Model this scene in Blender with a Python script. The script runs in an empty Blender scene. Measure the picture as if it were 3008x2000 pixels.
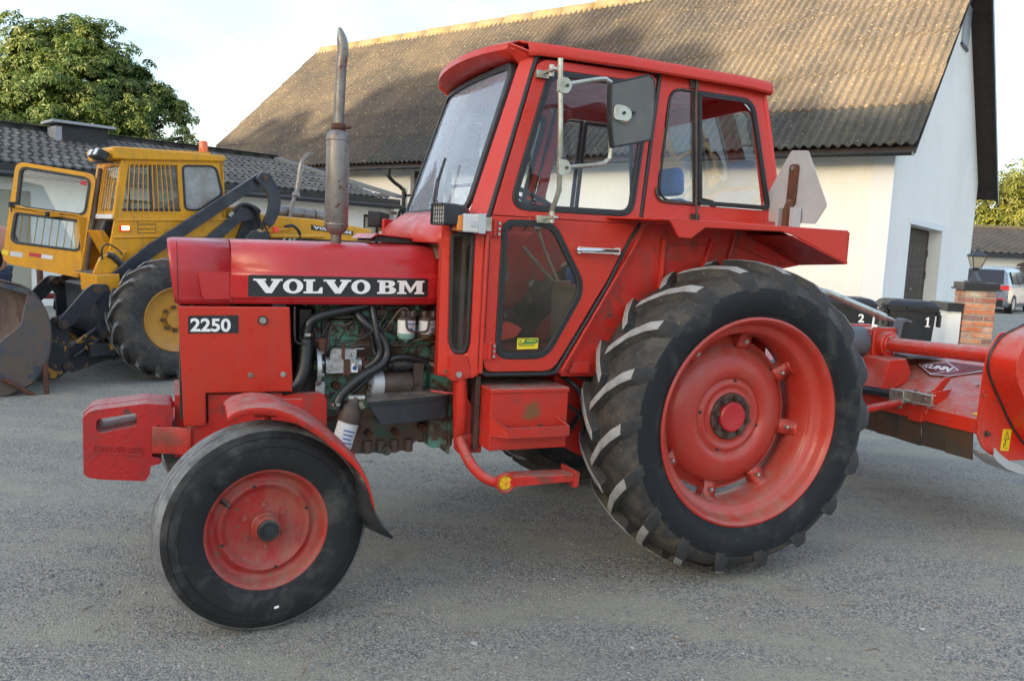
import bpy, bmesh, math, random
import numpy as np
from mathutils import Vector, Matrix, Euler
from mathutils.geometry import delaunay_2d_cdt
random.seed(7); RNG = np.random.default_rng(7)
SC = bpy.context.scene
COL = SC.collection
PI = math.pi
rad = math.radians

# ---------------------------------------------------------------- camera
PITCH, ROLL, CAMH = 0.1118, 0.0475, 1.49
cam_d = bpy.data.cameras.new('camera'); cam = bpy.data.objects.new('camera', cam_d); COL.objects.link(cam)
fwd = Vector((0, math.cos(PITCH), -math.sin(PITCH))); up0 = Vector((0, math.sin(PITCH), math.cos(PITCH))); r0 = Vector((1, 0, 0))
cr_ = r0*math.cos(ROLL) + up0*math.sin(ROLL); cu_ = up0*math.cos(ROLL) - r0*math.sin(ROLL)
cam.matrix_world = Matrix(((cr_.x, cu_.x, -fwd.x, 0), (cr_.y, cu_.y, -fwd.y, 0), (cr_.z, cu_.z, -fwd.z, CAMH), (0, 0, 0, 1)))
cam_d.sensor_width = 36; cam_d.lens = 28.72; cam_d.clip_start = 0.05; cam_d.clip_end = 2000
SC.camera = cam
SC.view_settings.view_transform = 'Standard'; SC.view_settings.look = 'None'
SC.view_settings.exposure = 2.8; SC.view_settings.gamma = 1
SC.render.engine = 'CYCLES'

# ---------------------------------------------------------------- sun and sky
SUN_EL = rad(8.0); SUN_AZ = math.atan2(-0.66, -0.75)          # direction towards the sun, angle from +X
sd = Vector((math.cos(SUN_EL)*math.cos(SUN_AZ), math.cos(SUN_EL)*math.sin(SUN_AZ), math.sin(SUN_EL)))
sun_d = bpy.data.lights.new('sun', 'SUN'); sun_d.energy = 2.0; sun_d.angle = rad(0.55); sun_d.color = (1.0, 0.80, 0.52)
sun = bpy.data.objects.new('sun', sun_d); COL.objects.link(sun)
sun.rotation_euler = sd.to_track_quat('Z', 'Y').to_euler(); sun.location = (0, -30, 40)
W = bpy.data.worlds.new('World'); SC.world = W; W.use_nodes = True
nt = W.node_tree; nt.nodes.clear()
wo = nt.nodes.new('ShaderNodeOutputWorld'); bg = nt.nodes.new('ShaderNodeBackground'); sky = nt.nodes.new('ShaderNodeTexSky')
sky.sky_type = 'NISHITA'; sky.sun_disc = False; sky.sun_elevation = SUN_EL; sky.sun_rotation = PI/2 - SUN_AZ
sky.air_density = 1.0; sky.dust_density = 4.0; sky.ozone_density = 1.6
bg.inputs[1].default_value = 0.15
# thin high cloud: noise over the sky direction, lightens and whitens the blue
tc = nt.nodes.new('ShaderNodeTexCoord'); mp = nt.nodes.new('ShaderNodeMapping'); mp.inputs['Scale'].default_value = (1.2, 1.2, 3.6)
cn = nt.nodes.new('ShaderNodeTexNoise'); cn.inputs['Scale'].default_value = 2.2; cn.inputs['Detail'].default_value = 7; cn.inputs['Roughness'].default_value = 0.55
crp = nt.nodes.new('ShaderNodeValToRGB'); crp.color_ramp.elements[0].position = 0.36; crp.color_ramp.elements[1].position = 0.66
crp.color_ramp.elements[0].color = (0.52, 0.62, 0.84, 1); crp.color_ramp.elements[1].color = (1.14, 1.12, 1.08, 1)
mxs = nt.nodes.new('ShaderNodeMix'); mxs.data_type = 'RGBA'; mxs.inputs[0].default_value = 0.50
L = nt.links.new
L(tc.outputs['Generated'], mp.inputs[0]); L(mp.outputs[0], cn.inputs['Vector']); L(cn.outputs['Fac'], crp.inputs[0])
L(sky.outputs[0], mxs.inputs[6]); L(crp.outputs[0], mxs.inputs[7]); L(mxs.outputs[2], bg.inputs[0]); L(bg.outputs[0], wo.inputs[0])

# ---------------------------------------------------------------- materials
MATS = {}
def mat(name, col, rough=0.5, metal=0.0, col2=None, ns=6.0, lo=0.45, hi=0.65, amt=1.0, bump=0.0, bs=60.0, coat=0.0,
        dust=None, dustamt=0.5, spec=0.5, coords='Object', speck=None, speckscale=90, speckt=0.68, objcol=False, rvar=0.15, streak=None, stramt=0.5, emis=None, emstr=0):
    m = bpy.data.materials.new(name); m.use_nodes = True; t = m.node_tree; n = t.nodes; l = t.links.new
    b = n['Principled BSDF']; b.inputs['Roughness'].default_value = rough; b.inputs['Metallic'].default_value = metal
    b.inputs['Specular IOR Level'].default_value = spec
    b.inputs['Coat Weight'].default_value = coat; b.inputs['Coat Roughness'].default_value = 0.2
    if coords == 'World':
        g = n.new('ShaderNodeNewGeometry'); vec = g.outputs['Position']
    else:
        g = n.new('ShaderNodeTexCoord'); vec = g.outputs['Object']
    def mix(a, c, f, mode='MIX'):
        x = n.new('ShaderNodeMix'); x.data_type = 'RGBA'; x.blend_type = mode
        for i, v in ((6, a), (7, c)):
            if isinstance(v, tuple): x.inputs[i].default_value = (*v[:3], 1)
            else: l(v, x.inputs[i])
        if isinstance(f, (int, float)): x.inputs[0].default_value = f
        else: l(f, x.inputs[0])
        return x.outputs[2]
    def noise(scale, detail=6, r=0.6, dist=0.0):
        x = n.new('ShaderNodeTexNoise'); x.inputs['Scale'].default_value = scale; x.inputs['Detail'].default_value = detail
        x.inputs['Roughness'].default_value = r; x.inputs['Distortion'].default_value = dist; l(vec, x.inputs['Vector']); return x.outputs['Fac']
    def ramp(f, a, c, va=0.0, vb=1.0):
        x = n.new('ShaderNodeMapRange'); x.inputs[1].default_value = a; x.inputs[2].default_value = c
        x.inputs[3].default_value = va; x.inputs[4].default_value = vb; l(f, x.inputs[0]); return x.outputs[0]
    c = col
    if col2 is not None:
        c = mix(c, col2, ramp(noise(ns, 8, 0.65, 0.4), lo, hi, 0, amt))
    if speck is not None:
        c = mix(c, speck, ramp(noise(speckscale, 3, 0.6), speckt, speckt + 0.05, 0, 1))
    if streak is not None:
        mpn = n.new('ShaderNodeMapping'); mpn.inputs['Scale'].default_value = (9, 9, 1.6); l(vec, mpn.inputs[0])
        sn = n.new('ShaderNodeTexNoise'); sn.inputs['Scale'].default_value = 1.6; sn.inputs['Detail'].default_value = 7; sn.inputs['Roughness'].default_value = 0.68; l(mpn.outputs[0], sn.inputs['Vector'])
        c = mix(c, streak, ramp(sn.outputs['Fac'], 0.50, 0.72, 0, stramt))
        if coords != 'World': c = mix(c, tuple(q*0.35 for q in streak), ramp(noise(130, 2, 0.5), 0.70, 0.73, 0, 0.8))
    if dust is not None:
        gg = n.new('ShaderNodeNewGeometry'); sx = n.new('ShaderNodeSeparateXYZ'); l(gg.outputs['Normal'], sx.inputs[0])
        up = ramp(sx.outputs[2], 0.2, 0.95, 0, dustamt)
        mm = n.new('ShaderNodeMath'); mm.operation = 'MULTIPLY'; l(up, mm.inputs[0]); l(ramp(noise(14, 6, 0.7), 0.3, 0.6), mm.inputs[1])
        c = mix(c, dust, mm.outputs[0])
    if objcol:
        oi = n.new('ShaderNodeObjectInfo'); c = mix(c, oi.outputs['Color'], 1.0, 'MULTIPLY')
    if isinstance(c, tuple): b.inputs['Base Color'].default_value = (*c[:3], 1)
    else: l(c, b.inputs['Base Color'])
    if rvar:
        l(ramp(noise(ns*1.7+3, 5), 0.3, 0.7, max(0.02, rough - rvar), min(1, rough + rvar)), b.inputs['Roughness'])
    if bump:
        bm_ = n.new('ShaderNodeBump'); bm_.inputs['Strength'].default_value = bump; bm_.inputs['Distance'].default_value = 0.01
        l(noise(bs, 5, 0.6), bm_.inputs['Height']); l(bm_.outputs[0], b.inputs['Normal'])
    if emis: b.inputs['Emission Color'].default_value = (*emis, 1); b.inputs['Emission Strength'].default_value = emstr
    MATS[name] = m
    return m
def glass(name, tint=(0.9, 0.95, 0.97), dust_sheen_c=(0.5, 0.5, 0.47), dust_sheen_f=0.08, gl=1.0, rough=0.01, lo=0.4, hi=0.7, trans=False):
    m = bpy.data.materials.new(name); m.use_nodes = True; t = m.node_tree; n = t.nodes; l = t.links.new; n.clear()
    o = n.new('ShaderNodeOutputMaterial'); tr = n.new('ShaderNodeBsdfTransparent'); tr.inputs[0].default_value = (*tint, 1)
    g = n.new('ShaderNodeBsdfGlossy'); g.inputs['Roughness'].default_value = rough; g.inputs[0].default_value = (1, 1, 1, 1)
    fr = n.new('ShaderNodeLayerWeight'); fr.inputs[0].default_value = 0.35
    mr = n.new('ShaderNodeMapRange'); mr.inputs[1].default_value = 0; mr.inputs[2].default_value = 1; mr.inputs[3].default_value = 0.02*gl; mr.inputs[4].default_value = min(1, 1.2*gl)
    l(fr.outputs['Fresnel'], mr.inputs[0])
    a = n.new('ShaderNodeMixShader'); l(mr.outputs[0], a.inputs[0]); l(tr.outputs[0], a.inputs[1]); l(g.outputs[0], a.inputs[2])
    d = n.new('ShaderNodeBsdfTranslucent' if trans else 'ShaderNodeBsdfDiffuse'); d.inputs[0].default_value = (*dust_sheen_c, 1)
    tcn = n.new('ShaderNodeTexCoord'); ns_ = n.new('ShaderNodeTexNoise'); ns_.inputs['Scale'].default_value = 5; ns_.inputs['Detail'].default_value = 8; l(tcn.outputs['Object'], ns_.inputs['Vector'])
    m2 = n.new('ShaderNodeMapRange'); m2.inputs[1].default_value = lo; m2.inputs[2].default_value = hi; m2.inputs[3].default_value = dust_sheen_f*0.5; m2.inputs[4].default_value = dust_sheen_f*1.6
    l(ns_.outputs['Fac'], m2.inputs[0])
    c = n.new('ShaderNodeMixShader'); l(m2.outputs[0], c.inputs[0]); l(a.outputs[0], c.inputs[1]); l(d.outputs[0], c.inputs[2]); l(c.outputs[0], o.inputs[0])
    MATS[name] = m; return m

DUST = (0.33, 0.30, 0.26)
mat('hood_red', (0.50, 0.017, 0.022), 0.36, col2=(0.50, 0.024, 0.030), ns=4, bump=0.06, bs=7, spec=0.45, coat=0.3, dust=DUST, dustamt=0.12, speck=(0.30, 0.06, 0.05), speckscale=60, speckt=0.70, streak=(0.40, 0.05, 0.055), stramt=0.45)
mat('red', (0.57, 0.038, 0.018), 0.40, spec=0.35, col2=(0.55, 0.030, 0.018), ns=5, bump=0.05, bs=9, coat=0.05, dust=DUST, dustamt=0.2, speck=(0.22, 0.05, 0.03), speckscale=70, speckt=0.69, streak=(0.40, 0.06, 0.04), stramt=0.5)
mat('cab_red', (0.57, 0.038, 0.020), 0.36, spec=0.38, col2=(0.57, 0.034, 0.024), ns=4, bump=0.03, bs=9, coat=0.08, dust=DUST, dustamt=0.15, streak=(0.45, 0.06, 0.05), stramt=0.5)
mat('worn_red', (0.56, 0.022, 0.013), 0.55, col2=(0.20, 0.045, 0.03), ns=9, lo=0.52, hi=0.70, bump=0.15, bs=30, dust=DUST, dustamt=0.6, speck=(0.10, 0.05, 0.035), speckscale=26, speckt=0.66, streak=(0.25, 0.07, 0.05), stramt=0.7)
mat('cast_red', (0.50, 0.018, 0.018), 0.5, col2=(0.34, 0.03, 0.028), ns=10, lo=0.5, hi=0.7, bump=0.35, bs=45, dust=(0.42, 0.30, 0.28), dustamt=0.75, speck=(0.08, 0.05, 0.05), speckscale=14, speckt=0.68)
mat('rim_red', (0.48, 0.036, 0.024), 0.42, col2=(0.47, 0.06, 0.04), ns=6, lo=0.45, hi=0.72, bump=0.05, bs=15, coat=0.25, dust=(0.3, 0.2, 0.15), dustamt=0.7, speck=(0.16, 0.07, 0.04), speckscale=80, speckt=0.67, streak=(0.36, 0.11, 0.08), stramt=0.5)
mat('frontrim_red', (0.40, 0.022, 0.020), 0.55, col2=(0.33, 0.10, 0.07), ns=8, lo=0.42, hi=0.7, bump=0.12, bs=50, dust=(0.3, 0.2, 0.15), dustamt=0.7, speck=(0.2, 0.09, 0.05), speckscale=45, speckt=0.62, streak=(0.34, 0.14, 0.10), stramt=0.6)
mat('dark_red', (0.20, 0.012, 0.010), 0.5, col2=(0.12, 0.02, 0.015), ns=6)
mat('interior_red', (0.66, 0.05, 0.04), 0.5)
mat('mower_red', (0.66, 0.032, 0.012), 0.36, col2=(0.55, 0.045, 0.025), ns=5, coat=0.25, bump=0.04, bs=20, dust=(0.46, 0.25, 0.20), dustamt=1.0, streak=(0.45, 0.11, 0.08), stramt=0.5)
mat('rubber', (0.014, 0.016, 0.020), 0.60, col2=(0.062, 0.062, 0.060), ns=4.5, lo=0.52, hi=0.70, bump=0.12, bs=60, spec=0.3, rvar=0.1)
mat('rubber_front', (0.019, 0.020, 0.022), 0.65, col2=(0.085, 0.085, 0.082), ns=6, lo=0.50, hi=0.72, bump=0.15, bs=60, spec=0.3)
mat('rubber_muddy', (0.034, 0.034, 0.036), 0.75, col2=(0.095, 0.082, 0.064), ns=9, lo=0.44, hi=0.66, bump=0.3, bs=50, speck=(0.17, 0.14, 0.10), speckscale=60, speckt=0.66)
mat('lug_top', (0.36, 0.37, 0.375), 0.85, col2=(0.24, 0.24, 0.24), ns=20, bump=0.2, bs=60)
mat('tread_grey', (0.26, 0.27, 0.275), 0.85, col2=(0.12, 0.12, 0.122), ns=9, lo=0.4, hi=0.62, bump=0.25, bs=60)
mat('seal', (0.022, 0.025, 0.028), 0.5, rvar=0.1)
mat('black', (0.020, 0.022, 0.026), 0.45, col2=(0.035, 0.036, 0.04), ns=6, dust=DUST, dustamt=0.5)
mat('loader_black', (0.022, 0.027, 0.038), 0.42, col2=(0.045, 0.05, 0.06), ns=5, dust=(0.25, 0.24, 0.23), dustamt=0.7, speck=(0.45, 0.45, 0.42), speckscale=17, speckt=0.745)
mat('hose', (0.016, 0.018, 0.020), 0.35, coat=0.1)
mat('decal_black', (0.020, 0.023, 0.028), 0.4, speck=(0.06, 0.06, 0.065), speckscale=30, speckt=0.64)
mat('white_print', (0.90, 0.90, 0.90), 0.5)
mat('engine_green', (0.15, 0.43, 0.335), 0.5, col2=(0.15, 0.09, 0.065), ns=6.5, lo=0.44, hi=0.56, bump=0.35, bs=40, speck=(0.13, 0.065, 0.04), speckscale=28, speckt=0.56)
mat('engine_rust', (0.17, 0.105, 0.08), 0.65, col2=(0.07, 0.14, 0.11), ns=8, lo=0.52, hi=0.6, bump=0.35, bs=40)
mat('grime', (0.025, 0.022, 0.020), 0.7, col2=(0.06, 0.05, 0.045), ns=12, bump=0.3, bs=40)
mat('aluminium', (0.52, 0.53, 0.54), 0.38, metal=0.75, col2=(0.24, 0.2, 0.17), ns=12, lo=0.52, hi=0.68, bump=0.15, bs=60)
mat('steel', (0.50, 0.50, 0.47), 0.38, metal=0.8, col2=(0.30, 0.28, 0.22), ns=14, rvar=0.1)
mat('zinc_pipe', (0.52, 0.53, 0.47), 0.33, metal=0.7, col2=(0.36, 0.34, 0.27), ns=10, rvar=0.1)
mat('chrome', (0.78, 0.79, 0.80), 0.12, metal=1.0, rvar=0.05)
mat('exhaust', (0.24, 0.225, 0.21), 0.38, metal=0.5, col2=(0.15, 0.11, 0.095), ns=7, lo=0.5, hi=0.68, bump=0.06, bs=60, speck=(0.11, 0.04, 0.03), speckscale=34, speckt=0.64)
mat('rust', (0.13, 0.05, 0.028), 0.75, col2=(0.075, 0.035, 0.022), ns=14, bump=0.3, bs=60)
mat('brown_metal', (0.11, 0.075, 0.06), 0.5, metal=0.3, col2=(0.06, 0.05, 0.045), ns=14)
mat('starter_grey', (0.10, 0.075, 0.065), 0.5, metal=0.3, col2=(0.05, 0.04, 0.037), ns=9, bump=0.1)
mat('white_paint', (0.72, 0.74, 0.75), 0.4)
mat('filter_white', (0.74, 0.75, 0.74), 0.4, col2=(0.5, 0.52, 0.5), ns=16, lo=0.6, hi=0.7)
mat('filter_teal', (0.25, 0.45, 0.40), 0.4, col2=(0.14, 0.28, 0.24), ns=16)
mat('amber_bowl', (0.10, 0.055, 0.015), 0.2)
mat('bluemark', (0.02, 0.07, 0.35), 0.5)
mat('orange_lens', (0.75, 0.22, 0.02), 0.2, coat=0.6)
mat('beacon_orange', (0.85, 0.14, 0.015), 0.2, coat=0.6)
mat('flash_glow_orange', (0.9, 0.5, 0.2), 0.3, emis=(1.0, 0.45, 0.16), emstr=1.6)  # emission imitates camera flash thrown back by the unlit orange marker
mat('clear_lens', (0.62, 0.62, 0.62), 0.15, coat=0.6)
mat('reflector_yellow', (0.85, 0.52, 0.02), 0.25, coat=0.4)
mat('mirror_back', (0.115, 0.118, 0.118), 0.55, col2=(0.145, 0.145, 0.14), ns=4, speck=(0.7, 0.7, 0.7), speckscale=26, speckt=0.735)
mat('mirror_glass', (0.8, 0.8, 0.8), 0.03, metal=1.0, rvar=0)
mat('galv_sheet', (0.53, 0.56, 0.60), 0.45, metal=0.25, col2=(0.45, 0.47, 0.50), ns=3, speck=(0.6, 0.61, 0.62), speckscale=24, speckt=0.70, bump=0.05)
mat('seat_blue', (0.08, 0.19, 0.50), 0.85, col2=(0.07, 0.15, 0.40), ns=14)
mat('interior_grey', (0.17, 0.16, 0.135), 0.8, col2=(0.15, 0.13, 0.09), ns=8, bump=0.2)
mat('floor_brown', (0.20, 0.145, 0.10), 0.9, col2=(0.11, 0.085, 0.06), ns=14, bump=0.5)
mat('yellow', (0.78, 0.36, 0.014), 0.5, spec=0.3, col2=(0.66, 0.32, 0.03), ns=5, lo=0.42, hi=0.7, bump=0.06, bs=10, coat=0.1, dust=DUST, dustamt=0.5, speck=(0.16, 0.07, 0.02), speckscale=24, speckt=0.69, streak=(0.36, 0.22, 0.08), stramt=0.45)
mat('yellow_rim', (0.58, 0.27, 0.03), 0.5, col2=(0.45, 0.22, 0.05), ns=7, dust=DUST, dustamt=0.5)
mat('bucket_steel', (0.085, 0.085, 0.095), 0.6, col2=(0.135, 0.095, 0.072), ns=4.5, lo=0.42, hi=0.58, bump=0.3, bs=20, speck=(0.055, 0.07, 0.095), speckscale=5, speckt=0.60)
mat('bucket_inside', (0.14, 0.10, 0.08), 0.75, col2=(0.08, 0.05, 0.04), ns=4, bump=0.3, bs=20)
mat('worn_yellowblack', (0.026, 0.03, 0.038), 0.5, col2=(0.50, 0.24, 0.02), ns=8, lo=0.57, hi=0.60, bump=0.2)
mat('sticker_yellow', (0.85, 0.66, 0.02), 0.45)
mat('sticker_green', (0.02, 0.22, 0.07), 0.45)
mat('sticker_red', (0.5, 0.03, 0.04), 0.45)
mat('plaster', (0.86, 0.86, 0.83), 0.9, col2=(0.80, 0.80, 0.77), ns=0.6, bump=0.12, bs=14, coords='World', rvar=0.05, streak=(0.60, 0.60, 0.56), stramt=0.22)
mat('timber_red', (0.16, 0.035, 0.022), 0.9, col2=(0.12, 0.03, 0.02), ns=2, coords='World')
mat('plaster_cream', (0.84, 0.835, 0.79), 0.9, col2=(0.79, 0.785, 0.74), ns=0.7, bump=0.12, bs=14, coords='World', rvar=0.05, streak=(0.62, 0.60, 0.53), stramt=0.2)
mat('plaster_trim', (0.76, 0.79, 0.82), 0.85, bump=0.1, bs=20, coords='World')
mat('fascia_black', (0.020, 0.022, 0.026), 0.35, rvar=0.1, dust=DUST, dustamt=0.3)
mat('dark_wood', (0.085, 0.062, 0.046), 0.8, col2=(0.045, 0.034, 0.027), ns=9, bump=0.4, bs=40, objcol=True)
mat('brown_board', (0.11, 0.085, 0.075), 0.8, col2=(0.08, 0.06, 0.052), ns=6, bump=0.3)
mat('soffit', (0.030, 0.022, 0.019), 0.8, col2=(0.02, 0.016, 0.014), ns=3, bump=0.2)
mat('fibre_cement', (0.145, 0.124, 0.09), 0.92, col2=(0.082, 0.076, 0.067), ns=0.5, lo=0.40, hi=0.62, bump=0.6, bs=45, coords='World', speck=(0.30, 0.25, 0.16), speckscale=16, speckt=0.60, objcol=True)
def lichen(m, c, sc, t):
    tr_ = m.node_tree; n = tr_.nodes; l = tr_.links.new; b = n['Principled BSDF']; src = b.inputs['Base Color'].links[0].from_socket
    g = n.new('ShaderNodeNewGeometry'); x = n.new('ShaderNodeTexNoise'); x.inputs['Scale'].default_value = sc; x.inputs['Detail'].default_value = 6; x.inputs['Roughness'].default_value = 0.7; l(g.outputs['Position'], x.inputs['Vector'])
    mr = n.new('ShaderNodeMapRange'); mr.inputs[1].default_value = t; mr.inputs[2].default_value = t+0.03; l(x.outputs['Fac'], mr.inputs[0])
    mx = n.new('ShaderNodeMix'); mx.data_type = 'RGBA'; l(mr.outputs[0], mx.inputs[0]); l(src, mx.inputs[6]); mx.inputs[7].default_value = (*c, 1); l(mx.outputs[2], b.inputs['Base Color'])
lichen(MATS['fibre_cement'], (0.34, 0.22, 0.035), 7.0, 0.655)
lichen(MATS['fibre_cement'], (0.30, 0.30, 0.27), 11.0, 0.66)
mat('ridge_cement', (0.19, 0.16, 0.105), 0.92, col2=(0.24, 0.15, 0.04), ns=7, lo=0.5, hi=0.6, bump=0.6, bs=30, coords='World')
mat('roof_tile', (0.115, 0.113, 0.107), 0.85, col2=(0.075, 0.073, 0.07), ns=1.2, bump=0.5, bs=40, coords='World', speck=(0.2, 0.19, 0.17), speckscale=12, speckt=0.64, objcol=True)
mat('roof_tile_brown', (0.14, 0.115, 0.085), 0.9, col2=(0.10, 0.085, 0.07), ns=1.2, bump=0.5, bs=30, coords='World')
mat('lead', (0.13, 0.145, 0.16), 0.6, rvar=0.1)
mat('vent_black', (0.022, 0.024, 0.030), 0.5, bump=0.1)
mat('zinc_cap', (0.36, 0.38, 0.40), 0.45, metal=0.4)
mat('brick', (0.52, 0.19, 0.10), 0.88, col2=(0.60, 0.42, 0.33), ns=7, lo=0.42, hi=0.68, bump=0.5, bs=50, coords='World', objcol=True)
mat('mortar', (0.42, 0.40, 0.36), 0.95, bump=0.5, bs=60, coords='World')
mat('bin_plastic', (0.012, 0.014, 0.018), 0.42, col2=(0.02, 0.022, 0.027), ns=5, bump=0.05)
mat('lamp_metal', (0.045, 0.055, 0.065), 0.45, metal=0.2)
mat('lamp_glass_frost', (0.35, 0.34, 0.28), 0.3)
mat('car_silver', (0.34, 0.36, 0.41), 0.28, metal=0.55, coat=0.6, rvar=0.03)
mat('car_glass', (0.012, 0.015, 0.02), 0.06, coat=0.5, rvar=0.02)
mat('tail_red', (0.55, 0.02, 0.02), 0.2, coat=0.6, emis=(1, 0.05, 0.02), emstr=0.05)
mat('skin', (0.58, 0.30, 0.215), 0.5, col2=(0.52, 0.24, 0.17), ns=8, rvar=0.08)
mat('shirt_black', (0.012, 0.012, 0.016), 0.9, bump=0.2, bs=30)
mat('jeans', (0.03, 0.05, 0.10), 0.9, col2=(0.05, 0.08, 0.14), ns=10)
mat('bark', (0.075, 0.058, 0.042), 0.9, bump=0.6, bs=20)
mat('window_dark', (0.02, 0.022, 0.025), 0.1, rvar=0.02)
mat('shutter_beige', (0.40, 0.38, 0.30), 0.7, bump=0.1)
mat('flap', (0.065, 0.060, 0.045), 0.7, col2=(0.10, 0.055, 0.03), ns=5, lo=0.45, hi=0.6, bump=0.2, bs=20)
glass('cab_glass', tint=(0.93, 0.96, 0.98), dust_sheen_f=0.012, gl=0.36)
glass('low_glass', tint=(0.93, 0.92, 0.89), dust_sheen_c=(0.30, 0.27, 0.22), dust_sheen_f=0.05, gl=0.25)
glass('windscreen', tint=(0.72, 0.80, 0.88), dust_sheen_c=(0.62, 0.74, 0.92), dust_sheen_f=0.26, gl=2.0, rough=0.02, lo=-0.8, hi=1.8)  # dust film tinted pale blue so its colour also carries the sky reflection
glass('dirty_glass', tint=(0.75, 0.72, 0.5), dust_sheen_c=(0.62, 0.58, 0.30), dust_sheen_f=0.55, gl=0.2, trans=True)
glass('loader_glass', tint=(0.9, 0.94, 0.94), dust_sheen_c=(0.5, 0.52, 0.52), dust_sheen_f=0.06, gl=0.45)
glass('loader_film', tint=(0.85, 0.9, 0.9), dust_sheen_c=(0.52, 0.55, 0.57), dust_sheen_f=0.42, gl=0.8, rough=0.15)
def leafmat(name, c1, c2, tr):
    m = bpy.data.materials.new(name); m.use_nodes = True; t = m.node_tree; n = t.nodes; l = t.links.new; n.clear()
    o = n.new('ShaderNodeOutputMaterial'); d = n.new('ShaderNodeBsdfPrincipled'); d.inputs['Roughness'].default_value = 0.5
    tl = n.new('ShaderNodeBsdfTranslucent'); ms = n.new('ShaderNodeMixShader'); ms.inputs[0].default_value = 0.28
    g = n.new('ShaderNodeNewGeometry'); ns_ = n.new('ShaderNodeTexNoise'); ns_.inputs['Scale'].default_value = 0.9; ns_.inputs['Detail'].default_value = 5
    l(g.outputs['Position'], ns_.inputs['Vector'])
    mx = n.new('ShaderNodeMix'); mx.data_type = 'RGBA'; mx.inputs[6].default_value = (*c1, 1); mx.inputs[7].default_value = (*c2, 1)
    r = n.new('ShaderNodeMapRange'); r.inputs[1].default_value = 0.35; r.inputs[2].default_value = 0.65; l(ns_.outputs['Fac'], r.inputs[0]); 
    rr = n.new('ShaderNodeMath'); rr.operation = 'MULTIPLY_ADD'; l(g.outputs['Random Per Island'], rr.inputs[0]); rr.inputs[1].default_value = 0.7; 
    rm = n.new('ShaderNodeMath'); rm.operation = 'SUBTRACT'; l(r.outputs[0], rm.inputs[0]); rm.inputs[1].default_value = 0.35; l(rm.outputs[0], rr.inputs[2]); rr.use_clamp = True
    l(rr.outputs[0], mx.inputs[0]); l(mx.outputs[2], d.inputs['Base Color']); tl.inputs[0].default_value = (*tr, 1)
    l(d.outputs[0], ms.inputs[1]); l(tl.outputs[0], ms.inputs[2]); l(ms.outputs[0], o.inputs[0]); MATS[name] = m
leafmat('leaf_green', (0.045, 0.10, 0.018), (0.15, 0.18, 0.040), (0.12, 0.20, 0.03))
leafmat('leaf_yellow', (0.09, 0.115, 0.018), (0.18, 0.18, 0.03), (0.22, 0.24, 0.03))
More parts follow.
